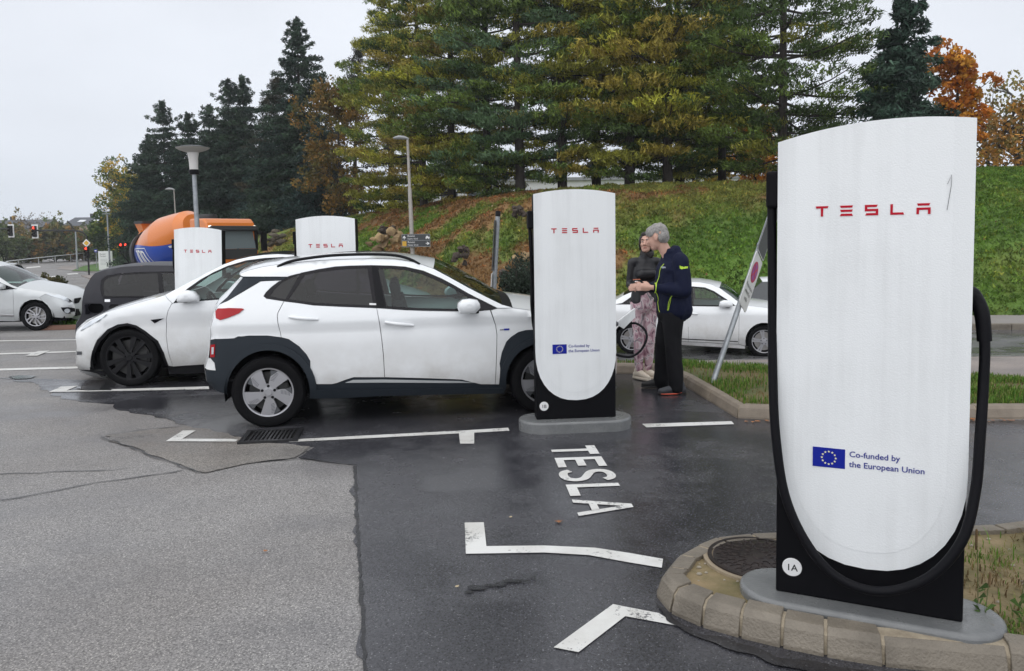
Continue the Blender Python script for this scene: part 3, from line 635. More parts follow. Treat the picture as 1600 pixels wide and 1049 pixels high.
blades('dry_grass', 3600, in_poly(NEAR_IN_P[(NEAR_IN_P[:, 0] < 4.6)], lambda x, y: off_pad(x, y) * np.clip(np.maximum(0, vnoise(x, y, 3.1, 1.7)) * sm(1.7, 2.0, x) * 1.6, 0, 1)), soil_z, (.02, .06), (.004, .008), [(.20, .14, .06), (.12, .075, .035), (.24, .19, .10)], 1.8)
# taller weeds beside the near charger
for i, (x, y, h) in enumerate(((1.93, 3.02, .34), (2.05, 2.92, .27), (1.90, 2.93, .20), (2.12, 3.05, .22))):
    b = MB(); z0 = float(soil_z(np.array([x]), np.array([y]))[0])
    tip = (x + RNG.uniform(-.05, .05), y + RNG.uniform(-.03, .03), z0 + h)
    w = thing('weed', ('tallest weed with a seed stalk right of the front charger pad', 'second weed with a brown seed stalk, right of the tallest one', 'short weed close to the edge of the front charger pad', 'weed furthest right of the front charger pad')[i], 'weed', (x, y, z0), 0, 'weeds beside the near charger pad')
    b.tube([(0, 0, -.02), ((tip[0] - x) * .4, (tip[1] - y) * .4, h * .55), (tip[0] - x, tip[1] - y, h)], [.0022, .0018, .001], 5)
    b.build('stem', mat('weed_stem', (.10, .12, .04), .7), w)
    sh = MB()
    for k in range(9): sh.ball(((tip[0] - x) * (.86 + .015 * k), (tip[1] - y) * .95, h * (.78 + .026 * k)), (.006, .006, .011), 6, 4)
    sh.build('seed_head', mat('seed_head', (.16, .10, .045), .8), w)
    for k in range(5):
        lf = MB()
        a = RNG.uniform(0, 6.28); q = RNG.uniform(.025, .06); z = RNG.uniform(.0, h * .3)
        lf.add([(0, -.002, z), (0, .002, z), (math.cos(a) * q * .5 - .004 * math.sin(a), math.sin(a) * q * .5, z + q * .7), (math.cos(a) * q, math.sin(a) * q, z + q * .6)], [(0, 1, 2), (0, 2, 3)])
        lf.build('leaf', mat('weed_leaf', (.06, .12, .02), .7), w)
# manhole in the near island
def manhole():
    c = G(1186, 868, .12)[:2]; m_iron = mat('cast_iron', (.045, .032, .028), .42, metal=.6, col2=(.025, .02, .02), nscale=12, bump=.2, bscale=60)
    slab = [(math.cos(a) * .285 + c[0] + .02, math.sin(a) * .275 + c[1]) for a in np.linspace(0, 2 * np.pi, 40, endpoint=False)]
    drape('manhole_surround', slab, mat('manhole_concrete', (.33, .27, .19), .8, col2=(.24, .19, .13), nscale=6, bump=.4, bscale=60), .108, .1, zf=lambda x, y: np.zeros(np.shape(x)), skirt=.05)
    t = thing('manhole_cover', 'round cast iron manhole cover with swirling relief beside the front charger', 'manhole cover', (c[0], c[1], .105))
    b = MB(); b.lathe([(0, .009), (.212, .009), (.217, .006), (.219, 0), (.219, -.02)], 56); b.build('cover_plate', m_iron, t, True)
    b = MB(); b.lathe([(.223, -.02), (.223, .010), (.242, .010), (.246, -.01)], 56); b.build('frame', m_iron, t, True)
    b = MB()
    for k in range(60):
        rr = .04 + .165 * math.sqrt((k + .5) / 60); a = k * 2.39996
        q = [(rr * math.cos(a) + .019 * math.cos(a + 1.0 + s * 4.2), rr * math.sin(a) + .019 * math.sin(a + 1.0 + s * 4.2), .0095) for s in np.linspace(0, 1, 8)]
        b.tube(q, .0035, 5, True)
    b.build('raised_pattern', m_iron, t, True); MB().lathe([(.0, .014), (.026, .014), (.032, .008)], 20).build('lifting_boss', m_iron, t, True)
manhole()
def drain():
    c = G(425, 684)[:2]; th = math.atan2(*(G(460, 684.5) - G(390, 688))[[1, 0]])
    t = thing('drain_grate', 'rectangular iron drain grate set in the asphalt beside the bay line', 'drain grate', (c[0], c[1], .002), th)
    b = MB(); w, d = .44, .36
    for (cx_, cy_, a, e_) in ((0, -d / 2, w + .05, .04), (0, d / 2, w + .05, .04), (-w / 2, 0, .04, d - .04), (w / 2, 0, .04, d - .04)): b.box((cx_, cy_, .010), (a, e_, .03))
    b.build('grate_frame', M_TAR, t)
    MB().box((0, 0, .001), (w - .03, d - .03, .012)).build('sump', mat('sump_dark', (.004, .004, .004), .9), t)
    for k in range(11): MB().box((-w / 2 + .055 + k * .033, 0, .012), (.016, d - .05, .02)).build('grate_bar', M_TAR, t)
drain()
# fallen leaves
def leaf_mesh():
    o = [(0, 0), (.3, .12), (.5, .42), (.9, .5), (.62, .7), (.7, 1.0), (.3, .92), (0, 1.35), (-.3, .92), (-.7, 1.0), (-.62, .7), (-.9, .5), (-.5, .42), (-.3, .12)]
    v = [(a * .03, (b - .6) * .03, .004 * (abs(a) + .3 * math.sin(5 * b))) for a, b in o] + [(0, 0, .001)]
    return mesh_of('leaf', v, [(i, (i + 1) % 14, 14) for i in range(14)])
LEAF_ME = leaf_mesh()
LV = [mat('leaf_brown', (.30, .12, .04), .6), mat('leaf_pale', (.45, .36, .22), .6)]
for i, (u, v, lab, k, s) in enumerate(((873, 818, 'single orange brown fallen leaf lying on dark asphalt beside the white lettering', 0, 1.0), (798, 811, 'small pale fallen leaf on the dark asphalt left of the white lettering', 1, .55), (415, 864, 'tiny dark dropped twig end on the pale old asphalt', 0, .6), (714, 920, 'tiny pale scrap of leaf left of the puddle in the near bay', 1, .5))):
    p = G(u, v); o = link('fallen_leaf', LEAF_ME.copy(), LV[k], None, (p[0], p[1], .012), (0, 0, i * 1.3)); o.scale = (s,) * 3; tag(o, lab, 'leaf')
lit = MB()
for k in range(160):
    q = RNG.uniform(0, 1); p = np.array([1.78, 8.93]) + RNG.normal(0, (.10, .05)) if k < 50 else (np.array([2.1, 6.58]) * (1 - q) + np.array([5.4, 6.42]) * q + RNG.normal(0, (.05, .03)))
    a = RNG.uniform(0, 6.28); s = RNG.uniform(.012, .028); lit.add([(p[0] + s * math.cos(a + t), p[1] + s * math.sin(a + t) * .8, .012 + .008 * RNG.random()) for t in (0, 1.6, 3.1, 4.7)], [(0, 1, 2, 3)])
o = lit.build('leaf_litter', LV[0]); o['kind'] = 'stuff'

peb = MB()
for k in range(150):
    q = RNG.uniform((1.85, 2.5), (3.3, 4.2)) if k < 120 else RNG.uniform((.8, 3.3), (1.15, 3.75))
    if not pip(np.array([q]), NEAR_IN_P)[0]: continue
    r = RNG.uniform(.003, .011); peb.ball((q[0], q[1], float(soil_z(np.array([q[0]]), np.array([q[1]]))[0]) + r * .3), (r * 1.3, r, r * .7), 6, 4)
o = peb.build('gravel', mat('pebble', (.42, .38, .31), .8, col2=(.2, .17, .13), nscale=30), None, True); o['kind'] = 'stuff'
# ------------------------------------------------------------------ charging posts
PW, PH, PD = .71, 1.99, .15
M_LOGO = mat('logo_red', (.47, .004, .022), .5, spec=.2); M_EUB = mat('flag_blue', (.006, .016, .28), .5, spec=.2); M_EUT = mat('print_blue', (.02, .03, .25), .5); M_STAR = mat('star_yellow', (.75, .72, .45), .4)
M_PANELI = mat('charger_white_inner', (.82, .84, .85), .36, coat=.25, bump=.16, bscale=170)
streaks(M_PANELI, (.82, .84, .85), (.57, .58, .58), .30)
M_POSTBLK = mat('charger_black', (.005, .005, .0065), .5, spec=.10); M_PADC = M_CONCW
TXT1 = text_mesh('Co-funded by', .0335, 0, 1.0, .0004); TXT2 = text_mesh('the European Union', .0335, 0, 1.0, .0004)
TXTN = {k: text_mesh(k, .040, 0, 1.0, .0004) for k in ('1A', '1B')}
MXZ = Matrix(((1, 0, 0, 0), (0, 0, -1, 0), (0, 1, 0, 0), (0, 0, 0, 1)))       # polygon xy -> local x,z ; extrusion -> -y (towards the front)
def topz(x, w=PW): return PH - .038 * (2 * x / w) ** 2
def panel_outline(w, x_in=0, zb=.165, rise=.43, top=None, n=18):
    h = w / 2 - x_in; p = []
    for k in range(n + 1):
        a = math.pi + math.pi * k / n; c, s = math.cos(a), math.sin(a)
        p.append((h * math.copysign(abs(c) ** .86, c), zb + x_in + rise * (1 + math.copysign(abs(s) ** .92, s)) * 1.0))
    for k in range(n + 1):
        x = h - 2 * h * k / n; p.append((x, (top or topz)(x)))
    return p
def logo_polys():
    w, h = .0485, .042; S = []
    t = .009
    S.append([[(0, h), (.003, h - t), (w / 2 - t / 2, h - t), (w / 2 - t / 2, 0), (w / 2 + t / 2, 0), (w / 2 + t / 2, h - t), (w - .003, h - t), (w, h)]])
    S.append([[(0, h), (.004, h - t), (w - .004, h - t), (w, h)], [(.001, h / 2 + t / 2), (.004, h / 2 - t / 2), (w - .004, h / 2 - t / 2), (w - .001, h / 2 + t / 2)], [(.004, t), (0, 0), (w, 0), (w - .004, t)]])
    S.append([[(0, h), (w - .002, h), (w - .006, h - t), (t, h - t), (t, h / 2 + t / 2), (w, h / 2 + t / 2), (w, 0), (.002, 0), (.006, t), (w - t, t), (w - t, h / 2 - t / 2), (0, h / 2 - t / 2)]])
    S.append([[(0, h), (t, h), (t, t), (w - .003, t), (w, 0), (0, 0)]])
    S.append([[(.002, h), (.005, h - t), (w - .005, h - t), (w - .002, h)], [(0, 0), (t, 0), (t, h / 2 - t / 2), (w - t, h / 2 - t / 2), (w - t, 0), (w, 0), (w, h / 2 + t / 2), (0, h / 2 + t / 2)]])
    return S
def charger(label, x, y, z, rot, mark=None, pad=True, lean=0.0, skew=0.0):
    topz = lambda x, w=PW: PH - .038 * (2 * x / w) ** 2 + skew * 2 * x / w
    t = thing('charging_post', label, 'charging post', (x, y, z), rot, 'white charging posts'); t.rotation_euler[1] = lean
    yf = -PD / 2
    body = [(-PW / 2 + .004, 0), (PW / 2 - .004, 0)] + [(q, topz(q) - .004) for q in np.linspace(PW / 2 - .004, -PW / 2 + .004, 15)]
    b = MB(); b.prism(body, yf + .0, PD / 2, MXZ @ Matrix.Diagonal((1, 1, -1, 1))); b.build('post_body', M_POSTBLK, t, bevel=.008)
    # white front panel, gently domed, with the shallow inner recess
    def dome(p, off): return (p[0], yf - .012 - off + .010 * (2 * p[0] / PW) ** 2, p[1])
    outl = panel_outline(PW, top=topz); inn = panel_outline(PW, .072, .165, .36, top=lambda q: topz(q) - .001)
    V, T, lo = fill(outl, .06); v = [dome(p, .004) for p in V]; f = [tuple(q) for q in T]
    n0 = len(v); v += [(V[i][0], yf + .002, V[i][1]) for i in lo[0]]; k = len(lo[0]); f += [(lo[0][i], n0 + i, n0 + (i + 1) % k, lo[0][(i + 1) % k]) for i in range(k)]
    o = link('front_panel', mesh_of('front_panel', v, f, True, 40), M_PANEL, t)
    inn = [p for p in inn]; V, T, lo = fill(inn, .06); v = [dome(p, .0056) for p in V]; f = [tuple(q) for q in T]
    n0 = len(v); v += [dome(V[i], .003) for i in lo[0]]; k = len(lo[0]); f += [(lo[0][i], n0 + i, n0 + (i + 1) % k, lo[0][(i + 1) % k]) for i in range(k)]
    link('panel_inlay', mesh_of('panel_inlay', v, f, True, 40), M_PANELI, t)
    yo = yf - .0200                                # print surface
    def yat(q): return yf - .012 - .0056 + .010 * (2 * q / PW) ** 2 - .0012
    for i, polys in enumerate(logo_polys()):
        b = MB(); x0 = -.2065 + i * .0912
        for p in polys: b.prism([(a + x0, c + 1.617) for a, c in p], -yat(x0 + .024) - .004, -yat(x0 + .024) + .0012, MXZ)
        b.build('logo_letter', M_LOGO, t)
    fl = MB(); fl.prism([(-.207, .576), (-.083, .576), (-.083, .658), (-.207, .658)], -yat(-.145) - .002, -yat(-.145) + .0010, MXZ); fo = fl.build('flag', M_EUB, t)
    st = MB()
    for k in range(12):
        a = 2 * math.pi * k / 12; cx_, cz_ = -.145 + .0265 * math.cos(a), .617 + .0265 * math.sin(a)
        pts = [(cx_ + (.0052 if q % 2 == 0 else .0024) * math.sin(math.pi * q / 5), cz_ + (.0052 if q % 2 == 0 else .0024) * math.cos(math.pi * q / 5)) for q in range(10)]
        st.prism(pts, -yat(-.145), -yat(-.145) + .0022, MXZ)
    st.build('stars', M_STAR, fo)
    for me, zz in ((TXT1, .630), (TXT2, .588)):
        link('print_line', mesh_of('print_line', [(-.068 + q.co.x, yat(-.068 + q.co.x) - .0012, zz + q.co.y) for q in me.vertices], [tuple(p.vertices) for p in me.polygons]), M_EUT, t)
    if mark:
        b = MB(); b.lathe([(0, .003), (.038, .003), (.040, 0)], 32, Matrix.Translation((-.285, yf - .0005, .118)) @ MXZ); d = b.build('number_disc', M_SIGNW, t, True)
        me = TXTN[mark]; w = max(v.co.x for v in me.vertices); link('number', me.copy(), M_BLACK, d, (-.285 - w / 2, yf - .0045, .104), (math.pi / 2, 0, 0))
    # holster on the left edge
    b = MB(); b.box((-PW / 2 - .022, -.02, 1.735), (.052, .11, .155)); b.build('holster', M_POSTBLK, t, bevel=.012)
    if pad:
        ln, dp = pad
        pts = [(math.copysign(ln / 2 - dp / 2, math.cos(a)) + dp / 2 * math.cos(a), dp / 2 * math.sin(a)) for a in np.linspace(0, 2 * np.pi, 48, endpoint=False)]
        b = MB(); b.prism(pts, -.16, 0); o = b.build('base_pad', M_PADC, t, True, 30, bevel=.018, seg=3)
    return t
def cable(t, pts, r=.017, boot=None):
    b = MB(); b.tube(smooth_path(np.array(pts, float), 7), r, 12); c = b.build('cable', M_CABLE, t, True, 60)
    if boot:
        b = MB(); P = smooth_path(np.array(boot, float), 6); b.tube(P, np.linspace(.030, .026, len(P)), 14); b.build('cable_boot', M_CABLE, t, True, 50)
ROT_A = -math.atan2(.345, .624)
c1a = charger('large white charging post in the foreground on a kerbed island, numbered 1A', 1.4764, 3.0673, .1321, R(-24.5), '1A', (1.02, .36), 0, .0225)
cable(c1a, [(.358, .0, 1.30), (.385, -.02, 1.27), (.405, -.03, 1.12), (.402, -.05, .95), (.390, -.09, .75), (.375, -.12, .55), (.33, -.155, .36), (.22, -.165, .20), (.06, -.165, .115), (-.10, -.165, .14), (-.22, -.16, .26), (-.31, -.145, .45), (-.352, -.12, .70), (-.368, -.09, .95), (-.375, -.06, 1.3), (-.382, -.035, 1.67)], .019,
      [(.35, .01, 1.305), (.368, .0, 1.295), (.394, -.02, 1.23), (.405, -.028, 1.12)])
mk = MB(); mk.tube([(.262, -.0905, 1.73), (.275, -.0905, 1.765), (.274, -.0905, 1.72), (.262, -.0905, 1.63)], .0009, 5); mk.build('scratch_mark', M_SIGNG, c1a)
c1b = charger('white charging post between the white hatchback and the two people, numbered 1B', .5392, 6.4974, .1007, R(5.4), '1B', (1.0, .42))
cable(c1b, [(-.382, -.03, 1.67), (-.375, -.03, 1.5), (-.362, .03, 1.2), (-.36, .05, .95), (-.30, .14, .7), (-.05, .16, .55), (.28, .22, .54)], .016)
c1d = charger('white charging post rising just behind the roof of the nearest white hatchback', -2.195, 8.93, -.01, R(-3), None, (.8, .25))
cable(c1d, [(-.382, -.03, 1.67), (-.39, -.03, 1.2), (-.37, -.02, .7), (-.34, .0, .2)], .016)
c1c = charger('white charging post beside the dark small car, orange mixer truck behind it', -4.68, 11.12, -.075, R(-2), None, (.8, .3), R(1.6))
cable(c1c, [(-.39, -.02, 1.68), (-.40, .0, 1.4), (-.45, .25, 1.12), (-.60, .45, .85), (-.85, .55, .6)], .019)
c1d['label'] = 'white charging post rising just behind the roof of the nearest white hatchback'
# ------------------------------------------------------------------ cars
def arc(cx, cy, r, a0, a1, n=14, ry=None):
    return [(cx + r * math.cos(R(a0 + (a1 - a0) * k / n)), cy - (ry or r) * math.sin(R(a0 + (a1 - a0) * k / n))) for k in range(n + 1)]
class Car:
    """Local frame: x to the right along the car, y away from the photographer, z up. The side facing the photographer is at -y."""
    def __init__(s, name, label, cat, foot, theta, Wb, zb, tum, S, loc_y=None, group=None, rend=(.16, .16), rtop=.05, crease=None, h=.07, endl=.45, zfoot=None):
        s.h = h; s.Wb, s.zb, s.tum, s.crease = Wb, zb, tum, crease
        s.ex = np.array([math.cos(theta), math.sin(theta), 0]); s.ey = np.array([-math.sin(theta), math.cos(theta), 0])
        p = np.array(foot, float); s.O = p + s.ey * (Wb - .03)
        s.t = thing(name, label, cat, tuple(s.O), theta, group)
        s.S = None; s.rend, s.rtop, s.endl = rend, rtop, endl
        names = []; px = []
        cur = None
        for q in S:
            if len(q) == 3: cur = q[2]
            px.append(q[:2]); names.append(cur)
        s.x0 = s.x1 = None
        loc = np.array([s.unp(u, v, s.Wb) for u, v in px])
        for _ in range(5):
            s.x0, s.x1 = loc[:, 0].min(), loc[:, 0].max()
            w = s.Wsec(loc[:, 0], loc[:, 1]) - s.rf(loc[:, 0])
            loc = np.array([s.unp(u, v, ww) for (u, v), ww in zip(px, w)])
        s.S = loc; s.Sn = names
    def unp(s, u, v, w):
        d = ray(u, v); o = CAM - s.O
        oy, dy = o @ s.ey, d @ s.ey; t = (-w - oy) / dy; p = o + d * t
        return np.array([p @ s.ex, p[2]])
    def rf(s, x):
        a = sm(s.x0 + s.endl, s.x0, x); b = sm(s.x1 - s.endl, s.x1, x)
        return s.rtop + a * (s.rend[0] - s.rtop) + b * (s.rend[1] - s.rtop)
    def Wsec(s, x, z):
        x = np.asarray(x, float); z = np.asarray(z, float)
        a = s.Wb - .09 * np.clip((.5 - z) / .3, 0, 1) ** 2
        k = .045; q = (z - s.zb) / k; a = a - s.tum * k * np.log1p(np.exp(np.clip(q, -30, 30)))
        if s.x0 is not None:
            xm = (s.x0 + s.x1) / 2; a = a - .09 * np.abs((x - xm) / ((s.x1 - s.x0) / 2)) ** 3.5
        if s.crease:
            for zc, dep, wid in s.crease: a = a - dep * (1 / (1 + np.exp((z - zc) / .006))) * np.exp(-np.clip(zc - z, 0, 9) / wid)
        return a
    def Wv(s, x, z):
        x = np.atleast_1d(np.asarray(x, float)); z = np.atleast_1d(np.asarray(z, float)); P = np.stack([x, z], 1)
        d = np.concatenate([seg_dist(c, s.S[:-1], s.S[1:]).min(1) for c in np.array_split(P, max(1, len(P) // 400))])
        r = s.rf(x); t = np.clip(r - d, 0, None)
        return s.Wsec(x, z) - (r - np.sqrt(np.maximum(r * r - t * t, 0)))
    def loc(s, px, off=0.0):
        P = np.array([s.unp(u, v, s.Wb) for u, v in px])
        for _ in range(5):
            w = s.Wv(P[:, 0], P[:, 1]) + off; P = np.array([s.unp(u, v, ww) for (u, v), ww in zip(px, w)])
        return P
    def skin(s, poly, off=0.0, gap=.003, thick=.02, holes=(), h=None, side=-1):
        poly = inset(poly, gap) if gap else poly
        V, T, lo = fill(poly, h or s.h, holes); y = s.Wv(V[:, 0], V[:, 1]) + off
        v = [(p[0], side * w, p[1]) for p, w in zip(V, y)]; f = [tuple(t) for t in T]
        for lp in lo:
            n0 = len(v); k = len(lp); v += [v[i] for i in lp]; n1 = len(v); v += [(v[i][0], v[i][1] - side * thick, v[i][2]) for i in lp]
            f += [(n0 + i, n1 + i, n1 + (i + 1) % k, n0 + (i + 1) % k) for i in range(k)]
        if side > 0: f = [tuple(reversed(q)) for q in f]
        return v, f
    def panel(s, name, px, m, parent=None, both=True, raw=False, **kw):
        P = px if raw else s.loc(px, kw.get('off', 0.0)); r = []
        if kw.get('holes'): kw['holes'] = [q if raw else s.loc(q) for q in kw['holes']]
        for i, side in enumerate((-1, 1) if both else (-1,)):
            v, f = s.skin(P, side=side, **kw); par = parent[i] if isinstance(parent, (list, tuple)) else (parent or s.t)
            r.append(link(name, mesh_of(name, v, f, True, 50), m, par))
        return r
    def loft(s, mats, bulge, nu=15, seg=.06):
        """the skin across the car, from one end round over the roof to the other; mats: segment -> (part name, material)"""
        pts = []; nm = []
        for i in range(len(s.S) - 1):
            a, b = s.S[i], s.S[i + 1]; k = max(1, int(np.linalg.norm(b - a) / seg))
            for j in range(k): pts.append(a + (b - a) * j / k); nm.append(s.Sn[i])
        pts.append(s.S[-1]); nm.append(s.Sn[-1]); pts = np.array(pts); n = len(pts)
        tg = np.gradient(pts, axis=0); tg /= np.linalg.norm(tg, axis=1)[:, None] + 1e-9; nr = np.stack([-tg[:, 1], tg[:, 0]], 1)
        for _ in range(3): nr[1:-1] = (nr[:-2] + 2 * nr[1:-1] + nr[2:]) / 4
        nr /= np.linalg.norm(nr, axis=1)[:, None]
        bl = np.array([bulge.get(k, .05) for k in nm], float)
        for _ in range(8): bl[1:-1] = (bl[:-2] + 2 * bl[1:-1] + bl[2:]) / 4
        w = s.Wsec(pts[:, 0], pts[:, 1]) - s.rf(pts[:, 0]) ; u = np.linspace(-1, 1, nu)
        grid = np.zeros((n, nu, 3))
        for j, q in enumerate(u):
            k = 1 - abs(q) ** 2.2; c = pts + nr * (bl * k)[:, None]; grid[:, j] = np.stack([c[:, 0], w * q, c[:, 1]], 1)
        parts = {}; i = 0
        while i < n - 1:
            j = i
            while j < n - 1 and nm[j] == nm[i]: j += 1
            g = grid[i:j + 1]; m_ = len(g); v = g.reshape(-1, 3); f = [(a * nu + b, (a + 1) * nu + b, (a + 1) * nu + b + 1, a * nu + b + 1) for a in range(m_ - 1) for b in range(nu - 1)]
            pn, mt = mats[nm[i]]
            parts[nm[i]] = link(pn, mesh_of(pn, v, f, True), mt, s.t); s.grid = grid; i = j
        return parts
    def wheels(s, px_list, r, rr, style, width=.205, arch=None, ref=None, yin=.0):
        for q in px_list:
            x = s.unp(q[0], q[1], s.Wb - .02)[0] if len(q) == 2 else q[0]
            for side in (-1, 1):
                w = bpy.data.objects.new('wheel', None); COL.objects.link(w); w.parent = s.t; w.location = (x, side * (s.Wb - .028 - yin), r); w.rotation_euler = (0, 0, 0 if side < 0 else math.pi)
                wheel_parts(w, r, rr, width, style)
                ar = arch or r + .06
                b = MB(); n = 20; w0, w1 = side * (s.Wb - .05), side * (s.Wb - .36)
                v = [(x + ar * math.cos(math.pi * (1.12 * k / n - .06)), yy, r + ar * math.sin(math.pi * (1.12 * k / n - .06))) for yy in (w0, w1) for k in range(n + 1)]
                b.add(v, [(k, k + 1, n + 2 + k, n + 1 + k) for k in range(n)] + [tuple(range(n + 1, 2 * n + 2))]); b.build('wheel_housing', M_INTBLK, s.t)
    def interior(s, seats_x, zseat=.55, wheel_x=None, face=1, dash_x=None, belt=None, rear_x=None):
        W_ = s.Wb
        def seat(x, y, wd, hr=True):
            b = MB(); b.box((x, y, zseat), (.50, wd, .16)); b.box((0, 0, .33), (.13, wd, .62), rotM('Y', -.22 * face, (x - .24 * face, y, zseat - .02)))
            if hr:
                for yy in ((y,) if wd < .8 else (y - .4, y + .4)): b.box((0, 0, .73), (.09, .25, .18), rotM('Y', -.22 * face, (x - .24 * face, yy, zseat - .02)))
            b.build('seat', M_SEAT, s.t, True, 60, bevel=.035, seg=2)
        for y in (-.37, .37): seat(seats_x, y, .50)
        if rear_x is not None: seat(rear_x, 0, 1.22)
        if dash_x is not None:
            b = MB(); b.box((dash_x, 0, zseat + .22), (.42, 2 * W_ - .34, .30)); b.build('dashboard', M_INT, s.t, bevel=.06, seg=3)
        if wheel_x is not None:
            x, y = wheel_x; M_ = rotM('Y', (-1.15 if face > 0 else 1.15), (x, y, zseat + .36))
            b = MB(); P = [M_ @ Vector((.185 * math.cos(a), .185 * math.sin(a), 0)) for a in np.linspace(0, 2 * np.pi, 25)]
            b.tube(P, .016, 8, False); b.box((0, 0, -.01), (.36, .05, .03), M_); b.ball((0, 0, 0), (.07, .07, .03), 10, 6, None); 
            n = len(b.v) - (10 * 5 + 2); b.v[n:] = [tuple(M_ @ Vector(p)) for p in b.v[n:]]
            b.build('steering_wheel', M_INT, s.t, True)
    def under(s, xa, xb, z0=.17, z1=.34, fl=.5):
        b = MB(); w = s.Wb - .14; b.box(((xa + xb) / 2, 0, (z0 + z1) / 2), (xb - xa, 2 * w, z1 - z0)); b.build('underbody', M_INTBLK, s.t)
    def mirror(s, px, m=None, depth=.16, stalk=None, out=.14):
        P = s.loc(px); V = []
        for side in (-1, 1):
            b = MB(); c = P.mean(0); w = float(s.Wv(c[0], c[1])[0]); n = len(P)
            rings = [(.80, .035), (1.0, .07), (1.0, .15), (.9, .185), (.6, .205), (0.25, .212)]
            v = []
            for sc, o_ in rings: v += [(c[0] + (p[0] - c[0]) * sc, side * (w + o_), c[1] + (p[1] - c[1]) * sc) for p in P]
            f = [(i * n + k, i * n + (k + 1) % n, (i + 1) * n + (k + 1) % n, (i + 1) * n + k) for i in range(len(rings) - 1) for k in range(n)] + [tuple(range(n)), tuple(range(len(rings) * n - 1, (len(rings) - 1) * n - 1, -1))]
            b.add(v, f); o = b.build('wing_mirror', m or s.paint, s.t, True, 60); o.data.validate()
            import bmesh
            bm = bmesh.new(); bm.from_mesh(o.data); bmesh.ops.recalc_face_normals(bm, faces=bm.faces); bm.to_mesh(o.data); bm.free()
            lo = P[:, 1].min(); b = MB(); b.box((c[0] + (stalk or 0), side * (w + .05), lo + .012), (.09, .14, .035)); b.build('mirror_foot', M_BLACK, o, bevel=.01)
    def handle(s, px0, px1, parent, hgt=.022, m=None):
        P = s.loc([px0, px1]); x0, x1 = P[0][0], P[1][0]; 
        for i, side in enumerate((-1, 1)):
            b = MB(); N_ = 9; pts = []
            for k in range(N_):
                t = k / (N_ - 1); x = x0 + (x1 - x0) * t; z = P[0][1] + (P[1][1] - P[0][1]) * t; pts.append((x, side * (float(s.Wv(x, z)[0]) + .004 + .030 * math.sin(math.pi * min(1, max(0, t * 1.12 - .06)))), z))
            b.tube(pts, [.006 + hgt / 2 * math.sin(math.pi * (k + .8) / (N_ + .6)) ** .5 for k in range(N_)], 10, True, 1.0); b.build('door_handle', m or s.paint, parent[i], True, 60)
M_INTBLK = mat('wheel_housing_black', (.004, .004, .005), .9, spec=.1)
M_WHEELBLK = mat('satin_black_wheel', (.008, .008, .010), .38, spec=.25)
